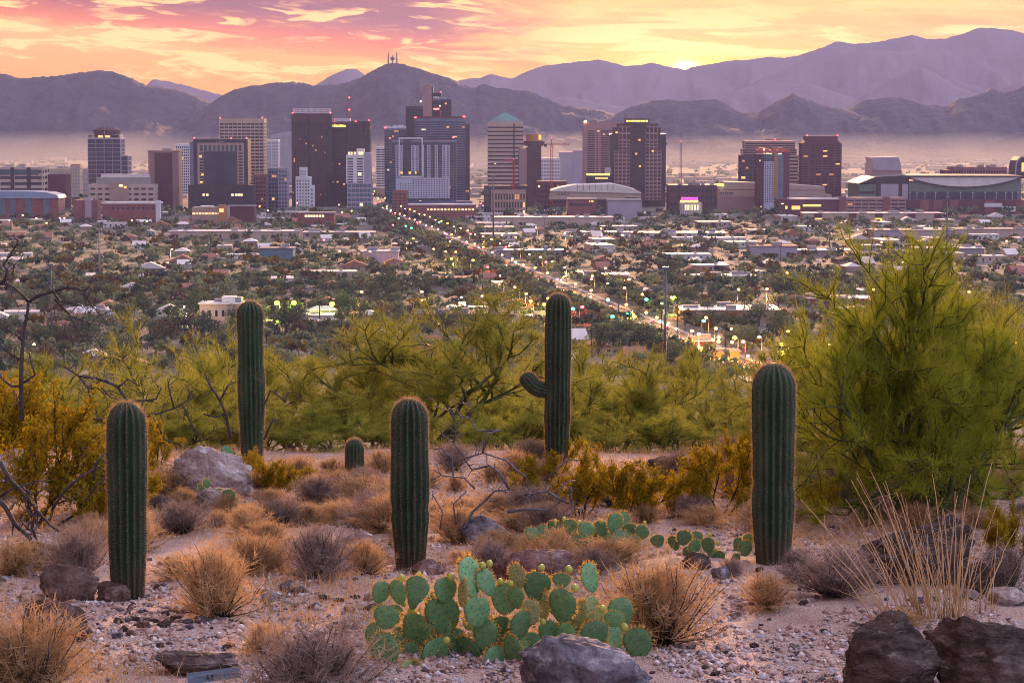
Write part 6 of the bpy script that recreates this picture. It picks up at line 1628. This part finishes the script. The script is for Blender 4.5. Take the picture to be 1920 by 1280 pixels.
lowrise('house_block', 'brown brick building left of the armed cactus top', 776, 960, 590, 612, W_['brick'], R_['roofb'], 26, wins=9, lit=2)
lowrise('shop_building', 'white shop with blue awning and bright front by the avenue', 838, 912, 578, 592, W_['white'], WL['seam'], 14, lit=9)
lowrise('house_block', 'white two storey building among trees on the left plain', 370, 446, 570, 606, W_['beige'], R_['roofw'], 18, wins=6, extra=lambda b: b.box('stair_tower', WL['white'], 411, 436, 557, 570, 2, 12))
lowrise('warehouse', 'long white roof among dark trees at the left', 118, 200, 582, 592, W_['white'], R_['roofw'], 18, wins=6)
lowrise('shop_building', 'white low building with lime light beside palms', 540, 620, 592, 604, W_['white'], R_['roofw'], 14, lit=3)
lowrise('gas_station', 'brightly lit orange building right of the armed cactus', 1288, 1340, 640, 664, W_['maroon'], R_['roofw'], 10, lit=6)
lowrise('gas_station', 'orange glowing low shop left of the thick right cactus top', 1330, 1390, 660, 684, W_['orange'], WL['tile'], 12, lit=7)
lowrise('shop_building', 'small building with red lit sign beside the avenue', 985, 1020, 594, 608, W_['brick'], R_['roofw'], 10, lit=4, extra=lambda b: b.glowbox(REDS, 988, 1012, 592, 596, -.7, 'sign'))
lowrise('warehouse', 'long reddish hall behind the big green tree', 1520, 1640, 560, 575, W_['brick'], R_['roofw'], 22)
lowrise('warehouse', 'wide pale flat building at the right, middle of the plain', 1290, 1420, 518, 528, W_['white'], R_['roofw'], 20)
lowrise('house_block', 'dark roofed house block below the armed cactus arm level', 1120, 1200, 736, 752, W_['tan'], R_['roofb'], 12)

# ---- houses
WH = [mat('house_wall_%s' % n, c, .9, .12, .3, hue_by_object=.15) for n, c in (('cream', (0.44, 0.35, 0.29)), ('pink', (0.38, 0.26, 0.235)), ('white', (0.58, 0.55, 0.54)), ('tan', (0.30, 0.22, 0.18)))]
HN = ['cream', 'pinkish', 'white', 'tan']
def house_parts(kind, w, l, h, wm, rm):
    P = []
    P.append(('wall', MB().box(-w / 2, w / 2, -l / 2, l / 2, 0, h).mesh('wall', wm)))
    M = MB(); o = .6
    if kind == 'gable':
        r = h + w * .22; n = 0; M._b()
        M.v += [(-w / 2 - o, -l / 2 - o, h), (0, -l / 2 - o, r), (w / 2 + o, -l / 2 - o, h), (-w / 2 - o, l / 2 + o, h), (0, l / 2 + o, r), (w / 2 + o, l / 2 + o, h)]
        M.f += [(0, 1, 4, 3), (1, 2, 5, 4), (0, 2, 1), (3, 4, 5), (0, 3, 5, 2)]
    elif kind == 'hip': M.prism([(-w / 2 - o, -l / 2 - o), (w / 2 + o, -l / 2 - o), (w / 2 + o, l / 2 + o), (-w / 2 - o, l / 2 + o)], h, h + 2.2, [(-w * .22, -l * .05), (w * .22, -l * .05), (w * .22, l * .05), (-w * .22, l * .05)])
    else: M.box(-w / 2 - .3, w / 2 + .3, -l / 2 - .3, l / 2 + .3, h + .01, h + .55)
    P.append(('roof', M.mesh('roof', rm)))
    n = max(2, int(w / 4.5))
    wm_ = MB().box(-.8, .8, -l / 2 - .12, -l / 2 + .1, h * .38, h * .72).mesh('window', GL['navy'])
    for i in range(n): P.append(('window', wm_, (-w / 2 + w * (i + .5) / n, 0, 0)))
    P.append(('door', MB().box(-.5, .5, -l / 2 - .1, -l / 2 + .1, 0, 2.1).mesh('door', WL['brown']), (w * .5 / n * (1 if n > 2 else 0) - w / 2 + w / n, 0, 0)))
    if kind == 'flat': P.append(('roof_unit', MB().box(-1.1, 1.1, -1, 1, h + .56, h + 1.7).mesh('roof_unit', WL['grey']), (w * .2, 0, 0)))
    return P
HP = []
for i, (k, w, l, h) in enumerate([('gable', 14, 10, 3.2), ('hip', 16, 11, 3.1), ('flat', 18, 12, 3.6), ('gable', 11, 15, 3.2), ('flat', 26, 14, 4.4), ('hip', 13, 12, 3.0), ('flat', 34, 18, 5.5), ('gable', 20, 9, 3.4)]):
    for j in (i % 4, (i + 2) % 4):
        rm = WL['roofw'] if k == 'flat' else [WL['tile'], WL['roofg'], WL['roofw'], WL['roofb']][(i + j) % 4]
        HP.append((house_parts(k, w, l, h, WH[j], rm), max(w, l), ('%s flat roofed' if k == 'flat' else '%s pitched roof') % HN[j], w > 24))
HOUSES = []; rh = random.Random(21)
def put_house(x, y, i, rz):
    P, size, adj, big = HP[i]; o = empty('warehouse' if big else 'house', (x, y, 0), rz)
    for nm, me, *loc in P:
        c = link(nm, me, o)
        if loc: c.location = loc[0]
    OCC.append((x, y, size * .55)); p = row_col(x, y); HOUSES.append((o, p[0], p[1], adj))
def row_col(x, y):
    k = -CAMH / y; v = (math.sin(PITCH) + k * math.cos(PITCH)) / (math.cos(PITCH) - k * math.sin(PITCH)) if False else None
    sl = CAMH / y; v = (math.sin(PITCH) - sl * math.cos(PITCH)) / (math.cos(PITCH) + sl * math.sin(PITCH)); py = 640 - v * F
    dep = y * math.cos(PITCH) + CAMH * math.sin(PITCH); return 960 + x / dep * F, py
cand = []
s = -150
while s < 1650:
    t = -640
    while t < 640:
        x, y = st(s + rh.uniform(-6, 6), t + rh.uniform(-7, 7))
        if in_view(x, y) and 930 < y < 2680: cand.append((y, x))
        t += rh.uniform(30, 44)
    s += rh.uniform(40, 58)
rh.shuffle(cand); nh = 0
for y, x in cand:
    if nh >= 215: break
    i = rh.randrange(16) if y > 1500 else rh.choice([0, 1, 2, 3, 4, 5, 6, 7, 10, 11, 14, 15])
    if HP[i][3] and y < 1300: continue
    r = HP[i][1] * .5
    if free(x, y, r) and off_road(x, y, r * .8): put_house(x, y, i, AVANG + rh.choice([0, 0, math.pi / 2, -math.pi / 2]) + rh.uniform(-.03, .03)); nh += 1

# ---- trees
LEAF = [mat('leaf_dark', (0.045, 0.075, 0.048), .8, col2=(0.095, 0.13, 0.075), scale=.25, trans=.25, spec=.1, hue_by_object=.25),
        mat('leaf_olive', (0.10, 0.135, 0.075), .8, col2=(0.18, 0.205, 0.105), scale=.25, trans=.3, spec=.1, hue_by_object=.25),
        mat('leaf_gold', (0.15, 0.105, 0.022), .8, col2=(0.22, 0.16, 0.03), scale=.25, trans=.3, spec=.1, hue_by_object=.25),
        mat('leaf_brown', (0.085, 0.062, 0.045), .8, col2=(0.13, 0.095, 0.065), scale=.25, trans=.2, spec=.1, hue_by_object=.25)]
LN = ['dark green', 'olive green', 'golden', 'brownish']
TRUNK = mat('tree_bark', (0.085, 0.06, 0.05), .9, .3, 1.0)
def crown_pts(rng, n, clumps, shape):
    c = rng.normal(size=(clumps, 3)); c = unit(c) * rng.random((clumps, 1)) ** .5; c[:, 2] = np.abs(c[:, 2]) * .9 - .12
    k = rng.integers(0, clumps, n); q = unit(rng.normal(size=(n, 3))) * rng.random((n, 1)) ** .4 * rng.uniform(.28, .42, (clumps, 1))[k]
    return (c[k] * .72 + q) * np.array(shape)
def tree_meshes(seed, w, h, trunk_h, m, n=900, leaf=.55):
    rng = np.random.default_rng(seed); sh = (w / 2, w / 2, (h - trunk_h) / 1.15)
    P = crown_pts(rng, n, 13, sh) + np.array([0, 0, trunk_h + sh[2] * .22])
    V, Q = leaf_arrays(P, rng.uniform(.6, 1.4, n) * leaf, rng, 1.4)
    M = MB().tube([(0, 0, -.2), (.1, .05, trunk_h * .6), (.05, .1, trunk_h * 1.2)], [w * .035, w * .028, w * .02], 6)
    for a in np.linspace(0, 6.28, 6)[:5]:
        e = Vector((math.cos(a) * w * .26, math.sin(a) * w * .26, trunk_h + sh[2] * .5)); M.tube([(0.05, .1, trunk_h * .9), e * .55 + Vector((0, 0, trunk_h * .4)), e], [w * .016, w * .011, w * .005], 4)
    return M.mesh('trunk', TRUNK, True), mesh_np('crown', V, quads=Q, mat=m)
TR = []
for i, (w, h, th, m) in enumerate([(11, 9.5, 2.5, 0), (14, 11, 2.8, 0), (9, 8, 2.2, 1), (12, 9, 2.4, 1), (8, 7, 2, 2), (9, 13, 2.5, 0), (10, 8.5, 2.2, 3), (7, 6.0, 1.6, 1), (16, 13, 3, 0), (6.5, 5.5, 1.5, 2)]):
    TR.append((tree_meshes(700 + i, w, h, th, LEAF[m]), w, LN[m], h))
def palm_meshes(seed, h):
    rng = np.random.default_rng(seed); M = MB().tube([(0, 0, -.2), (.15, .1, h * .5), (.1, .2, h)], [.38, .28, .24], 6); V, Q = [], []
    for i in range(34):
        a = rng.uniform(0, 6.28); e = rng.uniform(-.9, 1.2); L = rng.uniform(1.6, 2.5); d = np.array([math.cos(a) * math.cos(e), math.sin(a) * math.cos(e), math.sin(e)]); s = np.array([-math.sin(a), math.cos(a), 0])
        p0 = np.array([.1, .2, h]); p1 = p0 + d * L * .55; p2 = p0 + d * L + np.array([0, 0, -.45 * L * (1 if e > -.2 else .4)]); n = len(V)
        V += [p0 - s * .05, p0 + s * .05, p1 + s * .42, p1 - s * .42, p2 + s * .16, p2 - s * .16]; Q += [(n, n + 1, n + 2, n + 3), (n + 3, n + 2, n + 4, n + 5)]
    return M.mesh('trunk', TRUNK, True), mesh_np('crown', np.array(V), quads=Q, mat=LEAF[0])
PM = [(palm_meshes(801, 11), 'medium'), (palm_meshes(802, 16), 'tall'), (palm_meshes(803, 7), 'short')]
TREES, PALMS = [], []
def put_tree(x, y, i, sc=1.0, lst=None):
    (t, c), w, adj, h = TR[i]; o = empty('street_tree', (x, y, 0), rh.uniform(0, 6.28), sc * rh.uniform(.85, 1.15)); link('trunk', t, o); link('crown', c, o)
    p = row_col(x, y); TREES.append((o, p[0], p[1], adj)); OCC.append((x, y, w * .3 * sc))
def put_palm(x, y, i, sc=1.0):
    (t, c), adj = PM[i]; o = empty('palm_tree', (x, y, 0), rh.uniform(0, 6.28), sc * rh.uniform(.85, 1.15)); link('trunk', t, o); link('crown', c, o)
    p = row_col(x, y); PALMS.append((o, p[0], p[1], adj)); OCC.append((x, y, 1.2))
# those that stand out in the photograph: (column, row of the foot, kind, scale)
for px, py, i, sc in [(255, 640, 8, 1.25), (330, 610, 1, .9), (405, 600, 1, .8), (335, 620, 6, 1.1), (800, 565, 1, 1.0), (430, 640, 8, 1.0), (600, 640, 1, .9), (80, 640, 8, 1.0), (100, 620, 6, 1.2), (165, 660, 1, 1.0), (1080, 640, 1, 1.0), (1150, 650, 8, .8),
                      (1230, 660, 1, 1.0), (950, 610, 0, 1.0), (1900, 600, 8, 1.0), (1860, 575, 5, 1.0), (530, 560, 5, .9), (1340, 560, 1, .9), (700, 560, 3, 1.1), (640, 610, 0, 1.0), (500, 640, 3, 1.0), (30, 560, 3, 1.2), (60, 540, 1, 1.0), (180, 500, 1, 1.2), (90, 500, 1, 1.1),
                      (1460, 560, 3, 1.2), (1250, 520, 1, 1.0), (1080, 500, 0, 1.0), (1020, 545, 3, 1.1), (700, 620, 1, .9), (860, 640, 0, .9), (1190, 610, 1, .9), (590, 590, 5, .8)]:
    q = plain(px, py); put_tree(q.x, q.y, i, sc)
for px, py, i in [(427, 605, 0), (385, 602, 0), (515, 640, 1), (535, 625, 1), (600, 610, 0), (585, 650, 0), (640, 640, 0), (695, 600, 0), (1395, 600, 1), (1300, 640, 0), (1240, 640, 1), (1270, 620, 1), (1180, 650, 1), (1110, 670, 0), (1090, 700, 0), (1130, 690, 2), (1290, 700, 0), (1000, 580, 1), (975, 575, 1),
                  (940, 560, 1), (230, 690, 0), (225, 660, 2), (465, 560, 0), (1700, 480, 0), (1715, 482, 0), (1735, 480, 0), (1760, 481, 0), (1690, 478, 0), (880, 520, 1), (890, 535, 1), (905, 540, 1), (868, 510, 1), (920, 545, 1), (850, 500, 0), (1650, 600, 0), (1440, 650, 0), (1360, 650, 0), (1420, 640, 1), (1590, 620, 0), (20, 700, 0), (120, 690, 2),
                  (1860, 640, 0), (1820, 610, 0), (660, 690, 2), (700, 670, 0), (1065, 600, 0), (1160, 600, 1), (560, 690, 0), (500, 690, 2)]:
    q = plain(px, py); put_palm(q.x, q.y, i)
nt_ = 0
while nt_ < 265:
    y = rh.uniform(930, 1400); x = rh.uniform(-1, 1) * 960 / F * y * 1.02; i = rh.choice([0, 0, 1, 2, 2, 3, 3, 4, 5, 6, 7, 7, 8, 9, 2, 3])
    nt_ += 1
    for _ in range(12):
        if free(x, y, TR[i][1] * .25) and off_road(x, y, TR[i][1] * .25): break
        y = rh.uniform(930, 1400); x = rh.uniform(-1, 1) * 960 / F * y * 1.02
    put_tree(x, y, i, rh.uniform(1.1, 1.7))
def far_wood():
    """trees too far and too many to count"""
    rng = np.random.default_rng(99); VV, QQ = {0: [], 1: [], 2: [], 3: []}, {0: [], 1: [], 2: [], 3: []}
    base = [crown_pts(np.random.default_rng(900 + i), 46, 7, (1, 1, .85)) for i in range(6)]
    placed = 0; tries = 0
    while placed < 7000 and tries < 120000:
        tries += 1
        y = 1480 + (7200 - 1480) * rng.random() ** 1.7 if placed < 3000 else rng.uniform(1400, 2700) if placed < 4700 else rng.uniform(930, 1560); x = rng.uniform(-1, 1) * 960 / F * y * 1.03
        if 2700 < y < 3250 and rng.random() < .6: continue
        line = placed >= 6200
        if line: x, y = st(rng.uniform(-140, 1650), rng.choice([-1, -1, -1, 1]) * rng.uniform(14, 30))
        w = rng.uniform(3.2, 7.6) * (1 if y < 2600 else 1.35)
        if line: w = rng.uniform(5.0, 8.5)
        if y < 2700 and not (off_road(x, y, 0.5 if line else w * .7) and free(x, y, w * .35)): continue
        k = int(rng.choice([0, 0, 0, 1, 1, 1, 1, 2, 3])); P = base[placed % 6] * np.array([w, w, w * rng.uniform(.7, 1.1)]) @ np.array(Matrix.Rotation(rng.uniform(0, 6.28), 3, 'Z')) + np.array([x, y, w * .62])
        V, Q = leaf_arrays(P, w * rng.uniform(.26, .48, len(P)), rng, 1.3); o_ = sum(len(a) for a in VV[k]); VV[k].append(V); QQ[k].append(Q + o_); placed += 1
    for k in VV:
        if VV[k]: tag(link('distant_trees', mesh_np('distant_trees', np.concatenate(VV[k]), quads=np.concatenate(QQ[k]), mat=LEAF[k])), '%s trees far across the plain, too many to count' % LN[k], 'trees', None, 'stuff')
    # the city beyond downtown: specks of roofs
    M = MB()
    for i in range(420):
        y = 3300 + 4500 * rng.random() ** 1.3; x = rng.uniform(-1, 1) * 960 / F * y * 1.03; w = rng.uniform(6, 30); M.box(x - w, x + w, y, y + rng.uniform(10, 30), 0, rng.uniform(4, 12))
    tag(M.build('distant_buildings', WL['beige']), 'pale low roofs of the far city in the mist', 'buildings', None, 'stuff')
far_wood()

# ---- street lamps, signals, poles
POLE = mat('pole_steel', (0.11, 0.12, 0.16), .5, .15, .5, metal=.4); WOOD = mat('pole_wood', (0.09, 0.065, 0.05), .9, .2, 1)
LAMPS, SIGNALS, POLES, CARS = [], [], [], []
def lamp_proto(m, h, r):
    return [('pole', MB().tube([(0, 0, 0), (0, 0, h * .9), (.3, -.4, h), (.8, -1.2, h + .15)], [.16, .12, .09, .07], 5).mesh('pole', POLE)), ('luminaire', MB().ball((.9, -1.4, h), r, 8, 5, .75).mesh('luminaire', m))]
LP = {'orange': lamp_proto(AMBER, 11, .85), 'warm white': lamp_proto(WARM, 10, .65), 'lime': lamp_proto(LIME, 9, 1.5), 'green': lamp_proto(GREEN, 9, 1.0), 'red': lamp_proto(REDS, 9, 1.0), 'yellow': lamp_proto(YELLOW, 10, 1.1)}
PTC = {'orange': (1.0, .42, .10), 'warm white': (1.0, .68, .34), 'lime': (.7, 1.0, .05), 'yellow': (1.0, .7, .1), 'red': (1, .08, .06), 'green': (.05, 1, .4)}
def lamp(x, y, kind, power=0.0, rz=0.0):
    o = empty('traffic_signal' if kind in ('green', 'red') else 'street_lamp', (x, y, 0), rz)
    for nm, me in LP[kind]: link(nm, me, o)
    p = row_col(x, y); (SIGNALS if kind in ('green', 'red') else LAMPS).append((o, p[0], p[1], kind))
    if power:
        l = bpy.data.lights.new('bulb', 'POINT'); l.energy = power * 1.7; l.color = PTC[kind]; l.shadow_soft_size = .8; L = bpy.data.objects.new('bulb', l); COL.objects.link(L); L.parent = o; L.location = (.9, -1.4, 6.0)
for k in range(34):
    s = -120 + k * 52
    for t in (-12.5, 12.5):
        x, y = st(s + (t > 0) * 20, t)
        if in_view(x, y): lamp(x, y, 'orange' if (k + (t > 0)) % 3 else 'warm white', 2600 if k < 24 and (k + (t > 0)) % 2 == 0 else 0, AVANG + (math.pi / 2 if t < 0 else -math.pi / 2))
for px, py, kd, pw in [(525, 600, 'lime', 9000), (545, 600, 'lime', 6000), (618, 602, 'lime', 5000), (1143, 628, 'green', 0), (1080, 612, 'green', 0), (1175, 622, 'green', 0), (711, 386, 'green', 0), (760, 442, 'green', 0), (775, 446, 'green', 0), (740, 440, 'red', 0), (735, 412, 'red', 0), (905, 400, 'red', 0), (897, 402, 'red', 0), (912, 398, 'red', 0),
                      (900, 396, 'red', 0), (701, 378, 'yellow', 0), (704, 372, 'yellow', 0), (698, 384, 'orange', 0), (715, 392, 'red', 0), (706, 396, 'red', 0), (722, 388, 'orange', 0), (1340, 680, 'orange', 9000), (1310, 672, 'orange', 9000), (1365, 690, 'orange', 9000), (1382, 580, 'orange', 5000), (1437, 578, 'orange', 5000), (1632, 580, 'orange', 4000), (1815, 585, 'orange', 3000),
                      (960, 575, 'orange', 7000), (985, 588, 'orange', 7000), (1000, 600, 'yellow', 5000), (1015, 607, 'yellow', 5000), (1180, 628, 'yellow', 5000), (1195, 632, 'yellow', 3000), (900, 590, 'warm white', 6000), (860, 592, 'warm white', 6000), (680, 585, 'orange', 4000), (790, 585, 'orange', 5000), (690, 500, 'orange', 4000), (815, 495, 'orange', 4000), (850, 512, 'yellow', 4000),
                      (840, 500, 'orange', 4000), (1140, 535, 'orange', 4000), (1170, 545, 'orange', 4000), (320, 492, 'warm white', 6000), (1060, 462, 'orange', 3000), (1128, 452, 'orange', 3000), (1008, 450, 'orange', 3000), (945, 465, 'orange', 3000), (965, 470, 'orange', 3000), (70, 430, 'orange', 0), (85, 440, 'orange', 0), (40, 424, 'orange', 0), (180, 388, 'yellow', 0), (250, 435, 'orange', 0), (275, 437, 'orange', 0),
                      (300, 415, 'orange', 0), (20, 432, 'warm white', 0), (110, 428, 'warm white', 0), (610, 420, 'warm white', 0), (640, 418, 'orange', 0), (660, 415, 'orange', 0), (560, 398, 'orange', 0), (575, 396, 'green', 0), (635, 402, 'orange', 0), (485, 405, 'orange', 0), (500, 412, 'warm white', 0), (1275, 486, 'orange', 2000), (1650, 480, 'orange', 2000), (1890, 478, 'orange', 2000), (1605, 452, 'warm white', 0),
                      (1740, 545, 'warm white', 2000), (1480, 545, 'orange', 2500), (1695, 520, 'warm white', 2000), (1900, 690, 'orange', 3000), (1880, 680, 'yellow', 4000), (1480, 668, 'orange', 4000), (1270, 590, 'lime', 4000), (1640, 690, 'warm white', 3000), (1560, 690, 'warm white', 3000), (1460, 690, 'yellow', 3000), (60, 690, 'warm white', 2000), (350, 612, 'warm white', 4000), (120, 430, 'orange', 0)]:
    q = plain(px, py); lamp(q.x, q.y, kd, pw, rh.uniform(0, 6.28))
for s in CROSS[1:8]:
    for t in (-10.5, 10.5):
        x, y = st(s - 8, t)
        if in_view(x, y): lamp(x, y, rh.choice(['green', 'red']), 0)
def pole(label, px, ytop, ybase, r=.38, m=None, arms=0, hd=True):
    r *= 1.5
    q = plain(px, ybase); h = pt(px, ytop, q.y).z; o = empty('tall_pole', (q.x, q.y, 0)); tag(o, label, 'pole', 'tall poles on the plain')
    MB().tube([(0, 0, -.1), (0, 0, h * .5), (0, 0, h)], [r, r * .8, r * .55], 8).build('shaft', m or POLE, o, True)
    if hd: MB().box(-r * 2.2, r * 2.2, -r, r, h, h + r * 2).build('head', m or POLE, o)
    for i in range(arms): MB().box(-2.2, 2.2, -.12, .12, h - 1.0 - i * 2.2, h - .75 - i * 2.2).build('crossarm', m or WOOD, o)
pole('tall blue steel pole right of the armed cactus', 1247, 506, 712, .42)
pole('pale steel pole on the left plain', 187, 432, 522, .5, WL['grey'])
pole('steel pole behind the leafless tree at left', 98, 500, 662, .36, arms=0)
pole('dark light mast below the pyramid tower', 925, 332, 455, .55)
pole('dark light mast in front of the ballpark', 1775, 372, 470, .55)
pole('thin pole below the maroon tower', 1555, 434, 472, .4)
pole('short pole with cross arm left of the avenue', 683, 530, 592, .3, WOOD, 1, False)
pole('wooden pole left of the brown brick building', 775, 575, 616, .3, WOOD, 1, False)
for k in range(46):
    q = plain(*[(870, 500), (890, 515), (905, 525), (850, 480), (940, 548), (955, 560), (1030, 600), (1045, 612), (1060, 606), (1210, 640), (1240, 655), (1265, 600), (1320, 655), (1350, 672), (1375, 676), (735, 430), (745, 418), (720, 405), (700, 392), (760, 470), (600, 470), (640, 500), (1130, 590), (1150, 560)][k % 24])
    if k < 24: lamp(q.x + rh.uniform(-8, 8), q.y + rh.uniform(-15, 15), ['orange', 'yellow', 'red', 'orange', 'warm white', 'orange'][k % 6], 3000 if k < 15 else 0, rh.uniform(0, 6.28))
    y = rh.uniform(1000, 2300); x = rh.uniform(-1, 1) * 960 / F * y; h = rh.uniform(9, 14); o = empty('utility_pole', (x, y, 0), AVANG)
    MB().tube([(0, 0, 0), (0, 0, h)], [.2, .14], 5).build('shaft', WOOD, o); MB().box(-1.3, 1.3, -.1, .1, h - .9, h - .65).build('crossarm', WOOD, o)
    p = row_col(x, y); POLES.append((o, p[0], p[1], 'tall' if h > 11.5 else 'short'))
# ---- cars on the avenue
HEAD = glow_mat('headlight', (1.0, .82, .58), 9.0); TAIL = glow_mat('taillight', (1.0, .04, .03), 7.0); TYRE = mat('tyre', (.02, .02, .02))
CP = [mat('car_paint_%s' % n, c, .3, .05, 1, spec=.5) for n, c in (('white', (.6, .6, .62)), ('silver', (.32, .33, .36)), ('red', (.30, .03, .03)), ('black', (.03, .03, .035)))]; CN = ['white', 'silver', 'red', 'dark']
def car_parts(m):
    body = MB().prism([(-.9, -2.2), (.9, -2.2), (.9, 2.2), (-.9, 2.2)], .35, .95, [(-.85, -2.1), (.85, -2.1), (.85, 2.1), (-.85, 2.1)]).mesh('body', m)
    cab = MB().prism([(-.82, -1.5), (.82, -1.5), (.82, .9), (-.82, .9)], .96, 1.5, [(-.66, -1.0), (.66, -1.0), (.66, .3), (-.66, .3)]).mesh('cabin', GL['black'])
    wh = MB(); wh.tube([(-.12, 0, 0), (.12, 0, 0)], .34, 10); wh = wh.mesh('wheel', TYRE)
    hl = MB().ball((0, 0, 0), .24, 6, 4).mesh('headlight', HEAD); tl = MB().ball((0, 0, 0), .26, 6, 4).mesh('taillight', TAIL)
    return [('body', body, None), ('cabin', cab, None)] + [('wheel', wh, (x, y, .34)) for x in (-.85, .85) for y in (-1.4, 1.4)] + [('headlight', hl, (x, 2.2, .7)) for x in (-.6, .6)] + [('taillight', tl, (x, -2.2, .75)) for x in (-.6, .6)]
CPT = [car_parts(m) for m in CP]
for k in range(70):
    s = -110 + k * 26.5 + rh.uniform(-6, 6); away = rh.random() < .5; t = rh.choice([2.3, 6.2]) * (1 if away else -1); x, y = st(s, t)
    if not in_view(x, y): continue
    i = rh.randrange(4); o = empty('car', (x, y, .11), AVANG + (0 if away else math.pi))
    for nm, me, loc in CPT[i]:
        c = link(nm, me, o)
        if loc: c.location = loc
    p = row_col(x, y); CARS.append((o, p[0], p[1], CN[i] + (' car driving away' if away else ' oncoming car')))

MARKS_C = [(40, 'the banded left office'), (200, 'the domed dark tower'), (305, 'the brown slab tower'), (413, 'the black framed block'), (500, 'the pale grid tower'), (584, 'the lattice crowned tower'), (672, 'the white apartment block'), (796, 'the hotel'), (880, 'the dark light mast'),
           (947, 'the pyramid tower'), (1010, 'the round topped tower'), (1117, 'the arena'), (1196, 'the stepped grid tower'), (1290, 'the magenta sign'), (1390, 'the convention hall'), (1451, 'the unfinished tower'), (1541, 'the maroon tower'), (1640, 'the parking garage'), (1764, 'the ballpark'), (1890, 'the right edge')]
BANDS = [(640, 'just past the slope'), (590, 'on the near plain'), (545, 'in near midplain'), (500, 'in midplain'), (455, 'in far midplain'), (0, 'near downtown')]
name_by_place(HOUSES, '{adj} building {band} below {mark}', 'house', 'houses on the plain', MARKS_C, BANDS)
name_by_place(TREES, '{adj} tree {band} below {mark}', 'tree', 'trees on the plain', MARKS_C, BANDS)
name_by_place(PALMS, '{adj} palm {band} below {mark}', 'palm', 'palms on the plain', MARKS_C, BANDS)
name_by_place(LAMPS, '{adj} street lamp {band} below {mark}', 'lamp', 'street lamps', MARKS_C, BANDS)
name_by_place(SIGNALS, '{adj} traffic light {band} below {mark}', 'traffic light', 'traffic lights', MARKS_C, BANDS)
name_by_place(POLES, '{adj} wooden utility pole {band} below {mark}', 'pole', 'utility poles', MARKS_C, BANDS)
name_by_place(CARS, '{adj} {band} below {mark}', 'car', 'cars on the avenue', MARKS_C, BANDS)
